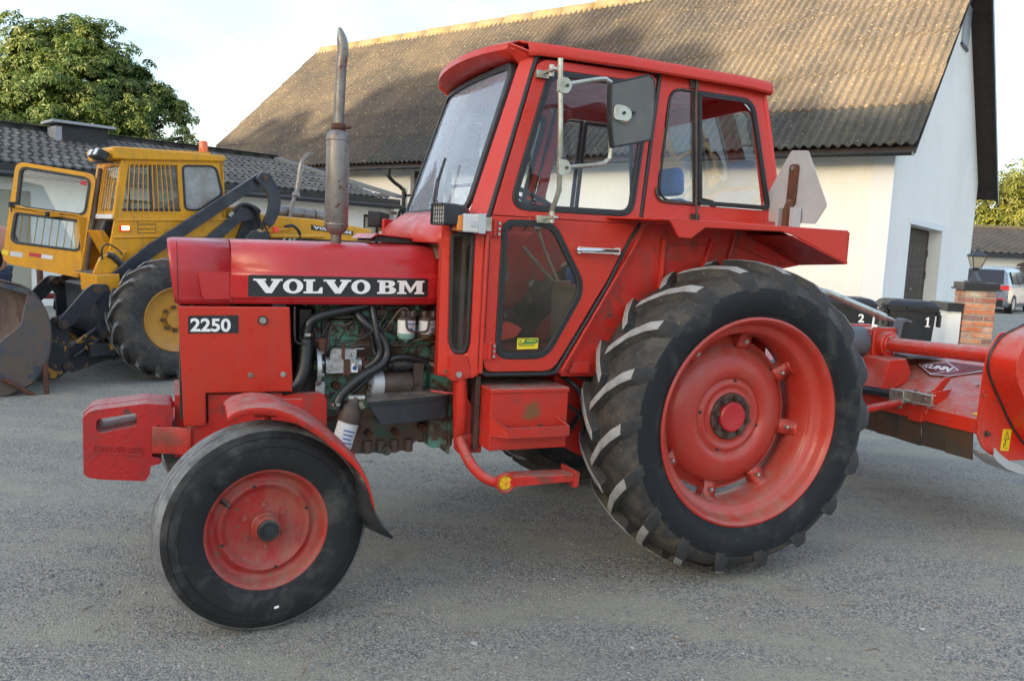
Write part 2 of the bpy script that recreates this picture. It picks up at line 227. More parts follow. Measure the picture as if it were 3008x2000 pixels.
# gravel
def gravel_mat():
    m = bpy.data.materials.new('gravel'); m.use_nodes = True; t = m.node_tree; n = t.nodes; l = t.links.new; b = n['Principled BSDF']
    b.inputs['Roughness'].default_value = 0.92; b.inputs['Specular IOR Level'].default_value = 0.25
    g = n.new('ShaderNodeNewGeometry')
    def noise(s, d=6, r=0.6, dist=0):
        x = n.new('ShaderNodeTexNoise'); x.inputs['Scale'].default_value = s; x.inputs['Detail'].default_value = d; x.inputs['Roughness'].default_value = r; x.inputs['Distortion'].default_value = dist
        l(g.outputs['Position'], x.inputs['Vector']); return x.outputs['Fac']
    def mr(f, a, c, va=0, vb=1):
        x = n.new('ShaderNodeMapRange'); x.inputs[1].default_value = a; x.inputs[2].default_value = c; x.inputs[3].default_value = va; x.inputs[4].default_value = vb; l(f, x.inputs[0]); return x.outputs[0]
    def mix(a, c, f):
        x = n.new('ShaderNodeMix'); x.data_type = 'RGBA'
        for i, v in ((6, a), (7, c)):
            if isinstance(v, tuple): x.inputs[i].default_value = (*v, 1)
            else: l(v, x.inputs[i])
        if isinstance(f, float): x.inputs[0].default_value = f
        else: l(f, x.inputs[0])
        return x.outputs[2]
    v = n.new('ShaderNodeTexVoronoi'); v.inputs['Scale'].default_value = 125; l(g.outputs['Position'], v.inputs['Vector'])
    sx = n.new('ShaderNodeSeparateColor'); l(v.outputs['Color'], sx.inputs[0])
    stone = mix((0.215, 0.218, 0.205), (0.51, 0.505, 0.45), sx.outputs[0])
    stone = mix(stone, (0.60, 0.50, 0.42), mr(sx.outputs[1], 0.90, 0.93)); stone = mix(stone, (0.14, 0.15, 0.16), mr(sx.outputs[2], 0.82, 0.86))
    stone = mix(stone, (0.03, 0.035, 0.04), mr(v.outputs['Distance'], 0.5, 0.85, 0, 0.5))
    dusty = mix((0.31, 0.298, 0.225), (0.50, 0.485, 0.375), noise(90, 4))
    mp2 = n.new('ShaderNodeMapping'); mp2.inputs['Rotation'].default_value = (0, 0, 0.5); mp2.inputs['Scale'].default_value = (0.45, 1.9, 1); l(g.outputs['Position'], mp2.inputs[0])
    sn = n.new('ShaderNodeTexNoise'); sn.inputs['Scale'].default_value = 1.5; sn.inputs['Detail'].default_value = 8; sn.inputs['Roughness'].default_value = 0.66; l(mp2.outputs[0], sn.inputs['Vector'])
    ad = n.new('ShaderNodeMath'); ad.operation = 'MULTIPLY_ADD'; l(sn.outputs['Fac'], ad.inputs[0]); ad.inputs[1].default_value = 0.6; ad2 = n.new('ShaderNodeMath'); ad2.operation = 'MULTIPLY'; l(noise(1.1, 8, 0.66, 0.5), ad2.inputs[0]); ad2.inputs[1].default_value = 0.4; l(ad2.outputs[0], ad.inputs[2])
    patch = mr(ad.outputs[0], 0.46, 0.60, 0.05, 0.85)
    c = mix(stone, dusty, patch)
    c = mix(c, dusty, mr(noise(4.0, 7, 0.65, 0.8), 0.54, 0.66, 0, 0.6))
    c = mix(c, (0.17, 0.172, 0.165), mr(noise(2.6, 7, 0.65, 1.0), 0.60, 0.72, 0, 0.5))
    c = mix(c, (0.21, 0.208, 0.19), mr(noise(0.5, 6), 0.42, 0.66, 0, 0.35))
    l(c, b.inputs['Base Color'])
    h = n.new('ShaderNodeMath'); h.operation = 'MULTIPLY_ADD'; l(v.outputs['Distance'], h.inputs[0]); h.inputs[1].default_value = -0.8; l(noise(160, 4), h.inputs[2])
    h2 = n.new('ShaderNodeMath'); h2.operation = 'MULTIPLY_ADD'; l(noise(9, 5), h2.inputs[0]); h2.inputs[1].default_value = 2.0; l(h.outputs[0], h2.inputs[2])
    bu = n.new('ShaderNodeBump'); bu.inputs['Strength'].default_value = 0.9; bu.inputs['Distance'].default_value = 0.008; l(h2.outputs[0], bu.inputs['Height']); l(bu.outputs[0], b.inputs['Normal'])
    MATS['gravel'] = m
gravel_mat()
mat('stone_chip', (0.3, 0.3, 0.3), 0.9, bump=0.3, bs=200)
def per_island(m, cols):
    t = m.node_tree; n = t.nodes; l = t.links.new; g = n.new('ShaderNodeNewGeometry'); r = n.new('ShaderNodeValToRGB'); r.color_ramp.interpolation = 'CONSTANT'
    while len(r.color_ramp.elements) < len(cols): r.color_ramp.elements.new(0.5)
    for i, (p, c) in enumerate(cols): r.color_ramp.elements[i].position = p; r.color_ramp.elements[i].color = (*c, 1)
    l(g.outputs['Random Per Island'], r.inputs[0]); l(r.outputs[0], n['Principled BSDF'].inputs['Base Color'])
per_island(MATS['stone_chip'], [(0, (.19, .20, .205)), (.25, (.27, .275, .275)), (.5, (.36, .36, .345)), (.72, (.44, .44, .42)), (.88, (.42, .36, .30)), (.955, (.42, .30, .25)), (.975, (.58, .57, .54))])
mat('leaf_litter', (0.20, 0.14, 0.08), 0.9)

# ---------------------------------------------------------------- mesh helpers
def cr(pts, n=6, closed=False):
    """smooth path through points (Catmull-Rom)"""
    P = [Vector(p) for p in pts]; out = []
    m = len(P)
    for i in range(m - 1):
        a = P[max(i-1, 0)]; b = P[i]; c = P[i+1]; d = P[min(i+2, m-1)]
        for k in range(n):
            t = k/n
            out.append(0.5*((2*b) + (c-a)*t + (2*a-5*b+4*c-d)*t*t + (3*b-a-3*c+d)*t**3))
    out.append(P[-1]); return out
def rnd(pts, r, n=5):
    """round the corners of a 2-D polygon; r a number or one per corner"""
    P = [Vector(p) for p in pts]; m = len(P); out = []
    for i in range(m):
        a, b, c = P[i-1], P[i], P[(i+1) % m]; rr = r[i] if isinstance(r, (list, tuple)) else r
        u = a-b; v = c-b
        if rr <= 0 or u.length < 1e-6 or v.length < 1e-6: out.append((b.x, b.y)); continue
        k = min(rr, u.length*0.49, v.length*0.49); p = b+u.normalized()*k; q = b+v.normalized()*k
        for j in range(n+1):
            t = j/n; s = p*(1-t)**2 + b*2*t*(1-t) + q*t*t; out.append((s.x, s.y))
    return out
def inset(pts, d):
    """offset a simple polygon inwards by d"""
    P = [Vector(p) for p in pts]; m = len(P)
    A = sum(P[i].x*P[(i+1) % m].y - P[(i+1) % m].x*P[i].y for i in range(m)); s = 1 if A > 0 else -1; out = []
    for i in range(m):
        a, b, c = P[i-1], P[i], P[(i+1) % m]
        e1 = (b-a); e2 = (c-b)
        if e1.length < 1e-9: e1 = e2
        if e2.length < 1e-9: e2 = e1
        n1 = Vector((-e1.y, e1.x)).normalized()*s; n2 = Vector((-e2.y, e2.x)).normalized()*s
        nn = (n1+n2); nn = nn.normalized() if nn.length > 1e-6 else n1
        k = d/max(0.35, nn.dot(n1)); out.append((b.x+nn.x*k, b.y+nn.y*k))
    return out
PL = {'y': lambda u, v, w: (u, w, v), 'x': lambda u, v, w: (w, u, v), 'z': lambda u, v, w: (u, v, w)}
def tess(loops):
    """triangles of a polygon with holes: constrained Delaunay, kept where the centroid lies inside"""
    flat = [Vector((p.x, p.y)) for lp in loops for p in lp]; E = []; k = 0
    for lp in loops: E += [(k+i, k+(i+1) % len(lp)) for i in range(len(lp))]; k += len(lp)
    vs, _, fs, ov, _, _ = delaunay_2d_cdt(flat, E, [], 0, 1e-7)
    def inside(lp, x, y):
        c = False; n = len(lp)
        for i in range(n):
            p, q = lp[i], lp[i-1]
            if (p.y > y) != (q.y > y) and x < (q.x-p.x)*(y-p.y)/(q.y-p.y)+p.x: c = not c
        return c
    out = []
    for f in fs:
        x = sum(vs[i].x for i in f)/3; y = sum(vs[i].y for i in f)/3
        if inside(loops[0], x, y) and not any(inside(h, x, y) for h in loops[1:]):
            if all(len(ov[i]) for i in f): out.append(tuple(ov[i][0] for i in f))
    return out
class MB:
    def __init__(s): s.v = []; s.f = []; s.m = []; s.cur = 0
    def add(s, v, f):
        k = len(s.v); s.v += [tuple(p) for p in v]; s.f += [tuple(i+k for i in q) for q in f]; s.m += [s.cur]*len(f); return s
    def box(s, x0, x1, y0, y1, z0, z1):
        v = [(x, y, z) for x in (x0, x1) for y in (y0, y1) for z in (z0, z1)]
        return s.add(v, [(0, 1, 3, 2), (4, 6, 7, 5), (0, 4, 5, 1), (2, 3, 7, 6), (0, 2, 6, 4), (1, 5, 7, 3)])
    def obox(s, c, size, rot=(0, 0, 0)):
        R = Euler(rot).to_matrix(); c = Vector(c); h = Vector(size)/2
        v = [c + R @ Vector((h.x*a, h.y*b, h.z*d)) for a in (-1, 1) for b in (-1, 1) for d in (-1, 1)]
        return s.add(v, [(0, 1, 3, 2), (4, 6, 7, 5), (0, 4, 5, 1), (2, 3, 7, 6), (0, 2, 6, 4), (1, 5, 7, 3)])
    def hexa(s, v8):
        return s.add(v8, [(0, 1, 2, 3), (7, 6, 5, 4), (0, 4, 5, 1), (1, 5, 6, 2), (2, 6, 7, 3), (3, 7, 4, 0)])
    def prism(s, pts, a, b, pl='y', holes=()):
        f = PL[pl] if isinstance(pl, str) else pl
        loops = [[Vector((p[0], p[1], 0)) for p in pts]] + [[Vector((p[0], p[1], 0)) for p in h] for h in holes]
        T = tess(loops); flat = [p for lp in loops for p in lp]; n = len(flat)
        v = [f(p.x, p.y, a) for p in flat] + [f(p.x, p.y, b) for p in flat]
        F = [tuple(t) for t in T] + [tuple(i+n for i in reversed(t)) for t in T]
        k = 0
        for lp in loops:
            m = len(lp)
            for i in range(m): F.append((k+i, k+(i+1) % m, n+k+(i+1) % m, n+k+i))
            k += m
        return s.add(v, F)
    def rim(s, outer, inner, a, b, pl='y'):
        """band between two loops with the same number of points"""
        f = PL[pl] if isinstance(pl, str) else pl; m = len(outer)
        v = [f(*p, a) for p in outer] + [f(*p, a) for p in inner] + [f(*p, b) for p in outer] + [f(*p, b) for p in inner]
        F = []
        for i in range(m):
            j = (i+1) % m; F += [(i, j, m+j, m+i), (2*m+i, 3*m+i, 3*m+j, 2*m+j), (i, 2*m+i, 2*m+j, j), (m+i, m+j, 3*m+j, 3*m+i)]
        return s.add(v, F)
    def tube(s, path, r, n=10, cap=True):
        P = [Vector(p) for p in path]; m = len(P); R = r if isinstance(r, (list, tuple)) else [r]*m
        t0 = (P[1]-P[0]).normalized(); a = t0.orthogonal().normalized(); v = []; pt = t0
        for i in range(m):
            t = (P[min(i+1, m-1)]-P[max(i-1, 0)]).normalized()
            q = pt.rotation_difference(t); a = q @ a; a = (a - t*a.dot(t)).normalized(); pt = t; b = t.cross(a)
            for k in range(n):
                g = 2*PI*k/n; v.append(P[i] + (a*math.cos(g)+b*math.sin(g))*R[i])
        F = [(i*n+k, i*n+(k+1) % n, (i+1)*n+(k+1) % n, (i+1)*n+k) for i in range(m-1) for k in range(n)]
        if cap: F += [tuple(range(n-1, -1, -1)), tuple(range((m-1)*n, m*n))]
        return s.add(v, F)
    def cyl(s, p0, p1, r0, r1=None, n=16):
        return s.tube([p0, p1], [r0, r0 if r1 is None else r1], n)
    def lathe(s, prof, c=(0, 0, 0), ax=(0, -1, 0), n=48, close=False, ang=(0, 2*PI)):
        """prof: (radius, distance along ax)"""
        c = Vector(c); ax = Vector(ax).normalized(); a = Vector((1, 0, 0)) if abs(ax.x) < 0.9 else Vector((0, 0, 1))
        a = (a-ax*a.dot(ax)).normalized(); b = ax.cross(a); v = []; m = len(prof); full = abs(ang[1]-ang[0]-2*PI) < 1e-6
        N = n if full else n+1
        for k in range(N):
            g = ang[0]+(ang[1]-ang[0])*k/n; d = a*math.cos(g)+b*math.sin(g)
            for r, h in prof: v.append(c+d*r+ax*h)
        F = []
        for k in range(n):
            j = (k+1) % N
            for i in range(m if close else m-1):
                i2 = (i+1) % m; F.append((k*m+i, k*m+i2, j*m+i2, j*m+i))
        return s.add(v, F)
    def sphere(s, c, r, sc=(1, 1, 1), n=16, m=10):
        c = Vector(c); v = []; F = []
        for i in range(m+1):
            th = PI*i/m
            for k in range(n):
                g = 2*PI*k/n; v.append((c.x+r*sc[0]*math.sin(th)*math.cos(g), c.y+r*sc[1]*math.sin(th)*math.sin(g), c.z+r*sc[2]*math.cos(th)))
        for i in range(m):
            for k in range(n): F.append((i*n+k, (i+1)*n+k, (i+1)*n+(k+1) % n, i*n+(k+1) % n))
        return s.add(v, F)
    def grid(s, rows):
        n = len(rows[0]); v = [p for r in rows for p in r]
        return s.add(v, [(i*n+k, i*n+k+1, (i+1)*n+k+1, (i+1)*n+k) for i in range(len(rows)-1) for k in range(n-1)])
    def mesh(s, name, mats, smooth=35, recalc=True):
        me = bpy.data.meshes.new(name); me.from_pydata(s.v, [], s.f)
        for m in (mats if isinstance(mats, (list, tuple)) else [mats]): me.materials.append(MATS[m] if isinstance(m, str) else m)
        if any(s.m): me.polygons.foreach_set('material_index', s.m)
        if recalc:
            bm = bmesh.new(); bm.from_mesh(me); bmesh.ops.remove_doubles(bm, verts=bm.verts, dist=1e-6); bmesh.ops.recalc_face_normals(bm, faces=bm.faces); bm.to_mesh(me); bm.free()
        if smooth:
            me.polygons.foreach_set('use_smooth', [True]*len(me.polygons)); me.set_sharp_from_angle(angle=rad(smooth))
        me.update(); return me
    def obj(s, name, mats, parent=None, smooth=35, bevel=0, seg=2, thick=0, recalc=True, label=None, kind=None, loc=None):
        return link(name, s.mesh(name, mats, smooth, recalc), parent, bevel, seg, thick, label, kind, loc)
def link(name, me, parent=None, bevel=0, seg=2, thick=0, label=None, kind=None, loc=None, rot=None):
    o = bpy.data.objects.new(name, me); COL.objects.link(o)
    if parent is not None: o.parent = parent
    if thick:
        md = o.modifiers.new('thickness', 'SOLIDIFY'); md.thickness = thick; md.offset = 0
    if bevel:
        md = o.modifiers.new('bevel', 'BEVEL'); md.width = bevel; md.segments = seg; md.limit_method = 'ANGLE'; md.angle_limit = rad(40)
    if label: o['label'] = label
    if kind: o['kind'] = kind
    if loc: o.location = loc
    if rot: o.rotation_euler = rot
    return o
def thing(name, label, cat, loc=(0, 0, 0), rot=(0, 0, 0), group=None):
    o = bpy.data.objects.new(name, None); COL.objects.link(o); o.location = loc; o.rotation_euler = rot; o.empty_display_size = 0.2
    o['label'] = label; o['category'] = cat
    if group: o['group'] = group
    return o
def tag(o, label, cat, group=None):
    o['label'] = label; o['category'] = cat
    if group: o['group'] = group
    return o
def text_mesh(txt, size, off=0.0, ext=0.001, align='LEFT', sx=1.0):
    cu = bpy.data.curves.new('t', 'FONT'); cu.body = txt; cu.size = size; cu.offset = off; cu.extrude = ext; cu.align_x = align; cu.align_y = 'BOTTOM_BASELINE'; cu.resolution_u = 4
    o = bpy.data.objects.new('t', cu); COL.objects.link(o); dg = bpy.context.evaluated_depsgraph_get(); dg.update()
    me = bpy.data.meshes.new_from_object(o.evaluated_get(dg)); bpy.data.objects.remove(o)
    if sx != 1: me.transform(Matrix.Diagonal((sx, 1, 1, 1)))
    return me
def text(name, txt, size, M, m, parent, off=0.0, ext=0.001, align='LEFT', sx=1.0):
    me = text_mesh(txt, size, off, ext, align, sx); me.transform(M); me.materials.clear(); me.materials.append(MATS[m]); me.name = name
    return link(name, me, parent)
def wallM(x, y, z, yaw=0, tilt=0):        # text standing on a wall that faces -y
    return Matrix.Translation((x, y, z)) @ Matrix.Rotation(yaw, 4, 'Z') @ Matrix.Rotation(PI/2+tilt, 4, 'X')
SLAB = {
 'V': (1.85, [(0,1),(.80,1),(.80,.87),(.68,.87),(1.0,.36),(1.28,.87),(1.12,.87),(1.12,1),(1.85,1),(1.85,.87),(1.70,.87),(1.17,0),(.79,0),(.17,.87),(0,.87)], []),
 'O': (1.30, [(.65+.65*math.cos(a),.5+.52*math.sin(a)) for a in [i*PI/14 for i in range(28)]], [[(.65+.27*math.cos(a),.5+.36*math.sin(a)) for a in [i*PI/10 for i in range(20)]]]),
 'L': (1.27, [(0,1),(.75,1),(.75,.87),(.6,.87),(.6,.14),(.93,.14),(1.10,.44),(1.25,.44),(1.25,0),(0,0),(0,.13),(.18,.13),(.18,.87),(0,.87)], []),
 'B': (1.38, [(0,1),(.88,1),(1.12,.95),(1.24,.83),(1.24,.69),(1.12,.57),(1.0,.53),(1.2,.46),(1.33,.34),(1.33,.2),(1.2,.05),(.95,0),(0,0),(0,.13),(.16,.13),(.16,.87),(0,.87)],
       [[(.56,.86),(.74,.86),(.81,.8),(.81,.67),(.74,.6),(.56,.6)], [(.56,.46),(.78,.46),(.87,.38),(.87,.23),(.78,.14),(.56,.14)]]),
 'M': (1.95, [(0,1),(.62,1),(.98,.42),(1.34,1),(1.95,1),(1.95,.87),(1.80,.87),(1.80,.13),(1.95,.13),(1.95,0),(1.25,0),(1.25,.13),(1.38,.13),(1.38,.70),(1.02,.1),(.88,.1),(.5,.72),(.5,.13),(.66,.13),(.66,0),(0,0),(0,.13),(.14,.13),(.14,.87),(0,.87)], []),
 ' ': (.42, None, [])}
def slab_text(name, txt, width, h, x, z, y, m, parent, t=0.0015, dz=0.0):
    tot = sum(SLAB[c][0] for c in txt)+0.03*(len(txt)-1); k = width/tot; b = MB(); px = 0
    for c in txt:
        w, pts, hs = SLAB[c]
        if pts:
            f = lambda p: (x+(px+p[0])*k, z+p[1]*h+dz*(px+p[0])/tot)
            b.prism([f(p) for p in pts], y, y-t, 'y', [[f(p) for p in hh] for hh in hs])
        px += w+0.03
    return b.obj(name, m, parent, smooth=0)

# ================================================================ SETTING
g = MB(); g.add([(-260, -260, 0), (260, -260, 0), (260, 260, 0), (-260, 260, 0)], [(0, 1, 2, 3)])
g.obj('gravel_yard', 'gravel', kind='structure', smooth=0)

# loose stones on the yard, smaller and denser towards the viewer
def stones():
    ico = bmesh.new(); bmesh.ops.create_icosphere(ico, subdivisions=1, radius=1); bv = np.array([v.co[:] for v in ico.verts]); bf = np.array([[v.index for v in f.verts] for f in ico.faces]); ico.free()
    N = 26000
    d = 1.75 + 12.0*RNG.random(N)**1.9; az = (RNG.random(N)-0.5)*1.45
    x = d*np.tan(az*0.8); y = d
    s = 0.0022 + 0.0050*RNG.random(N)**4; big = RNG.random(N) < 0.003; s[big] = 0.009 + 0.009*RNG.random(big.sum())
    V = np.zeros((N, len(bv), 3)); j = 1 + 0.45*(RNG.random((N, len(bv), 1))-0.5)
    a = RNG.random(N)*6.28; c, sn = np.cos(a), np.sin(a)
    P = bv[None]*j; P = P*np.stack([s*(0.7+0.8*RNG.random(N)), s*(0.7+0.5*RNG.random(N)), s*(0.4+0.4*RNG.random(N))], 1)[:, None, :]
    V[..., 0] = P[..., 0]*c[:, None]-P[..., 1]*sn[:, None]+x[:, None]; V[..., 1] = P[..., 0]*sn[:, None]+P[..., 1]*c[:, None]+y[:, None]; V[..., 2] = P[..., 2]+0.001
    F = (bf[None]+(np.arange(N)*len(bv))[:, None, None]).reshape(-1, 3)
    me = bpy.data.meshes.new('loose_stones'); me.vertices.add(N*len(bv)); me.vertices.foreach_set('co', V.ravel())
    me.loops.add(F.size); me.loops.foreach_set('vertex_index', F.ravel().astype(np.int32)); me.polygons.add(len(F)); me.polygons.foreach_set('loop_start', np.arange(0, F.size, 3, dtype=np.int32))
    me.update(calc_edges=True); me.materials.append(MATS['stone_chip']); link('loose_stones', me, kind='stuff')
stones()
# straw and dry stalks
b = MB()
for i in range(90):
    d = random.uniform(2.5, 9); x = random.uniform(-0.6, 0.66)*d; a = random.uniform(0, 6.28); ln = random.uniform(0.02, 0.07)
    b.obox((x, d, 0.004), (ln, 0.0022, 0.0022), (0, 0, a))
b.obj('dry_straw', 'leaf_litter', kind='stuff', smooth=0)

# ---------------------------------------------------------------- barn
BE = -0.6441; BQ = Vector((6.78, 14.32, 0)); EV, RDG, WID = 3.5636, 8.56, 10.55; LEN = 22.05; SL = math.atan2(RDG-EV, WID/2); SLN = math.hypot(RDG-EV, WID/2)
barn = thing('barn', 'long white plastered barn with steep corrugated roof behind the red tractor', 'barn', BQ, (0, 0, BE))
w = MB(); w.prism([(-LEN+.45, 0), (-12.46, 0), (-12.46, 3.42), (-11.0, 3.42), (-11.0, 0), (-.45, 0), (-.45, 3.98), (-LEN+.45, 3.98)], .45, .80, 'y')
w.obj('front_wall', 'plaster_cream', barn, smooth=0)
zu = lambda off: EV - 0.10 + (RDG-EV)*(1-abs(off-WID/2)/(WID/2))
gd0, gd1, gdz = 2.33, 5.60, 2.35
gp = [(.80, 0), (gd0, 0), (gd0, gdz), (gd1, gdz), (gd1, 0), (10.10, 0), (10.10, zu(10.1)), (WID/2, zu(WID/2)), (.80, zu(.8))]
w = MB(); w.prism(gp, -.45, -.80, 'x'); w.obj('gable_wall', 'plaster', barn, smooth=0)
w = MB(); w.prism([(.80, 0), (10.10, 0), (10.10, zu(10.1)), (WID/2, zu(WID/2)), (.80, zu(.8))], -LEN+.45, -LEN+.8, 'x'); w.obj('far_gable_wall', 'plaster', barn, smooth=0)
w = MB(); w.box(-LEN+.8, -.8, 9.8, 10.1, 0, 3.9); w.obj('rear_wall', 'plaster', barn, smooth=0)
w = MB(); w.box(-.80, -.423, .423, .448, 0, 3.50); w.box(-.448, -.423, .45, .62, 0, 3.62); w.obj('corner_trim', 'plaster_trim', barn, smooth=0, bevel=.008)
w = MB(); w.box(-.448, -.425, gd0-.14, gd1+.14, gdz, gdz+.13); w.box(-.448, -.43, gd1, gd1+.12, 0, gdz); w.obj('door_surround', 'plaster_trim', barn, smooth=0)
w = MB(); w.box(-.448, -.40, 5.55, 6.25, 6.55, 7.45); w.obj('gable_hatch', 'zinc_cap', barn, smooth=0)
w = MB(); w.box(-.62, -.40, 5.50, 6.30, 6.50, 6.55); w.obj('hatch_sill', 'fascia_black', barn, smooth=0)
dr = MB(); dr.box(-.77, -.73, gd0+.01, gd1-.01, 0.02, gdz-.02); dr = dr.obj('gable_door', 'soffit', barn, smooth=0)
npl = 12; pw = (gd1-gd0-.04)/npl
pm = MB(); pm.box(0, .03, .008, pw-.008, .04, gdz-.04); pme = pm.mesh('plank', 'dark_wood', 0)
for i in range(npl):
    o = link('plank', pme, dr, loc=(-.73, gd0+.02+pw*i+(.015 if i >= 6 else 0), 0)); k = random.uniform(.75, 1.25); o.color = (k, k*.98, k*.95, 1)
w = MB(); w.tube([(-.70, (gd0+gd1)/2-.12, 1.02), (-.64, (gd0+gd1)/2-.12, 1.02), (-.64, (gd0+gd1)/2-.02, 1.04)], .012, 6); w.obj('door_handle', 'steel', dr)
for z in (.45, 1.25, 1.75):
    w = MB(); w.box(-.70, -.68, gd1-.16, gd1-.02, z, z+.16); w.obj('hinge', 'fascia_black', dr, smooth=0)
w = MB(); w.box(-12.46, -11.0, .62, .70, 0, 3.42); sd_ = w.obj('side_door', 'soffit', barn, smooth=0)
pm = MB(); pm.box(.006, .236, 0, .03, .02, 3.40); pme = pm.mesh('plank', 'brown_board', 0)
for i in range(6): link('plank', pme, sd_, loc=(-12.45+.242*i, .59, 0))
w = MB()
for z in (2.75, 1.2): w.box(-12.62, -12.30, .405, .45, z, z+.05); w.cyl((-12.60, .42, z-.06), (-12.60, .42, z+.1), .02, n=8)
w.obj('side_door_hinges', 'fascia_black', barn, smooth=0)
# boarding under the sheets (both slopes) and bargeboards
w = MB(); th = .07
w.prism([(0.02, EV-.06), (WID/2, RDG-.06), (WID-.02, EV-.06), (WID-.02, EV-.06-th), (WID/2, RDG-.06-th*1.4), (.02, EV-.06-th)], -LEN+.02, -.02, 'x'); w.obj('roof_boarding', 'soffit', barn, smooth=0)
w = MB(); w.prism([(WID/2, RDG-.035), (WID+.05, EV-.035), (WID+.05, EV-.24), (WID/2, RDG-.27)], -.02, .02, 'x'); w.obj('rear_bargeboard', 'fascia_black', barn, smooth=0)
# corrugated sheets, front slope
SW, SLEN, P_ = 1.05, SLN/6, .175
b = MB(); nw = 48; rows = []
for (yy, zz) in ((0, -.030), (0, 0), (SLEN*.5, 0.0), (SLEN+.03, -.004)):
    rows.append([(SW*k/nw, yy, .034*math.cos(2*PI*(SW*k/nw)/P_)+zz+.038) for k in range(nw+1)])
b.grid(rows); shm = b.mesh('roof_sheet', 'fibre_cement', 60, recalc=False)
for r in range(6):
    for c in range(21):
        s0 = -SW*(c+1); up = SLEN*r
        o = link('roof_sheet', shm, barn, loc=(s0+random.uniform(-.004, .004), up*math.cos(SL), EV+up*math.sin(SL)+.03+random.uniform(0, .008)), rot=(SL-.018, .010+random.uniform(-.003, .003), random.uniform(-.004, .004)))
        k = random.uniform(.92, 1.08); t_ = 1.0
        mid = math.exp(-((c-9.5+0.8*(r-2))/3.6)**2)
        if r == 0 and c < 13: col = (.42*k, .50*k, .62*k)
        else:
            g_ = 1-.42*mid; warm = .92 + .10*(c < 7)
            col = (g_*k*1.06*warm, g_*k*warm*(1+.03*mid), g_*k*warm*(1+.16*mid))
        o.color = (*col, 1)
w = MB(); w.grid([[( -LEN*k/120, WID/2+.0, RDG+.02) for k in range(121)], [(-LEN*k/120, WID+.03, EV+.02+.0) for k in range(121)]]); w.obj('rear_roof_slope', 'fibre_cement', barn, smooth=0, thick=.02)
rc = MB(); pr = [(math.cos(a)*.17, math.sin(a)*.12) for a in [PI*k/8 for k in range(9)]]
rc.grid([[(-.55, -q[0], q[1]) for q in [(-.27, -.20)]+pr[::-1]+[(.27, -.20)]], [(.55, -q[0]*.96, q[1]*.96) for q in [(-.27, -.20)]+pr[::-1]+[(.27, -.20)]]]); rcm = rc.mesh('ridge_cap', 'ridge_cement', 50, recalc=False)
for i in range(20): link('ridge_cap', rcm, barn, thick=.012, loc=(-.55-1.1*i+.0, WID/2, RDG-.01+random.uniform(-.008, .008)), rot=(0, .02, 0))
w = MB(); w.grid([[(x, -.06-.065*math.cos(a), EV-.10-.065*math.sin(a)) for a in [PI*k/8 for k in range(9)]] for x in (-LEN+.05, -.04)])
gt = w.obj('gutter', 'fascia_black', barn, thick=.006)
w = MB(); w.prism([(-.125-.0, EV-.10), (.005, EV-.10), (.005, EV-.17), (-.125, EV-.17)], -.04, -.055, 'x'); w.obj('gutter_end', 'fascia_black', gt, smooth=0)
bk = MB(); bk.tube([(0, .0, 0), (0, -.06, -.075), (0, -.13, -.06), (0, -.135, .005)], .008, 6); bkm = bk.mesh('gutter_bracket', 'fascia_black')
for i in range(24): link('gutter_bracket', bkm, gt, loc=(-.75-.88*i, .0, EV-.10))
w = MB(); w.tube(cr([(-12.79, -.06, EV-.14), (-12.79, -.06, EV-.30), (-12.74, .10, EV-.46), (-12.66, .33, EV-.62), (-12.62, .37, EV-.9), (-12.60, .37, .2)], 5), .048, 12); w.cyl((-12.79, -.06, EV-.16), (-12.79, -.06, EV-.30), .06)
w.obj('downpipe', 'fascia_black', barn)

# ---------------------------------------------------------------- low house on the left, abutting the barn
HQ = Vector((-2.966, 20.73, 0)); HPHI = rad(45)
house = thing('low_house', 'low white house with dark concrete tile roof joined to the left end of the barn', 'house', HQ, (0, 0, HPHI))
HL = 15.0; ez, rz, ro = 2.60, 3.52, 3.4; hs = math.atan2(rz-ez, ro); hln = math.hypot(rz-ez, ro)
w = MB(); w.prism([(-HL, -0.3), (-9.4, -0.3), (-9.4, 2.12), (-8.15, 2.12), (-8.15, -0.3), (0.1, -0.3), (.1, 2.55), (-HL, 2.55)], .38, .6, 'y', holes=[[(-6.75, 1.2), (-5.3, 1.2), (-5.3, 2.10), (-6.75, 2.10)], [(-4.4, 1.2), (-3.6, 1.2), (-3.6, 2.10), (-4.4, 2.10)], [(-.82, 1.1), (-.34, 1.1), (-.34, 2.16), (-.82, 2.16)]])
w.obj('front_wall', 'plaster', house, smooth=0)
w = MB(); w.prism([(.38, -0.3), (6.4, -0.3), (6.4, 2.5), (3.4, 3.35), (.38, 2.55)], .1, -.1, 'x'); w.obj('end_wall', 'plaster', house, smooth=0)
for (a, c, z0, z1, mm) in ((-6.75, -5.3, 1.2, 2.10, 'shutter_beige'), (-4.4, -3.6, 1.2, 2.10, 'window_dark'), (-.82, -.34, 1.1, 2.16, 'shutter_beige')):
    w = MB(); w.rim([(a, z0), (c, z0), (c, z1), (a, z1)], [(a+.06, z0+.06), (c-.06, z0+.06), (c-.06, z1-.06), (a+.06, z1-.06)], .40, .47, 'y')
    f = w.obj('window', 'white_paint' if mm == 'window_dark' else 'soffit', house, smooth=0)
    w = MB(); w.box(a+.06, c-.06, .45, .46, z0+.06, z1-.06); w.obj('pane' if mm == 'window_dark' else 'shutter', mm, f, smooth=0)
w = MB(); w.box(-9.4, -8.15, .44, .50, -.3, 2.12); w.obj('garage_door', 'shutter_beige', house, smooth=0)
w = MB(); w.box(-HL, 0.0, -.02, .02, ez-.26, ez-.03); w.box(-HL, 0, .02, .4, ez-.26, ez-.23); w.obj('fascia', 'fascia_black', house, smooth=0)
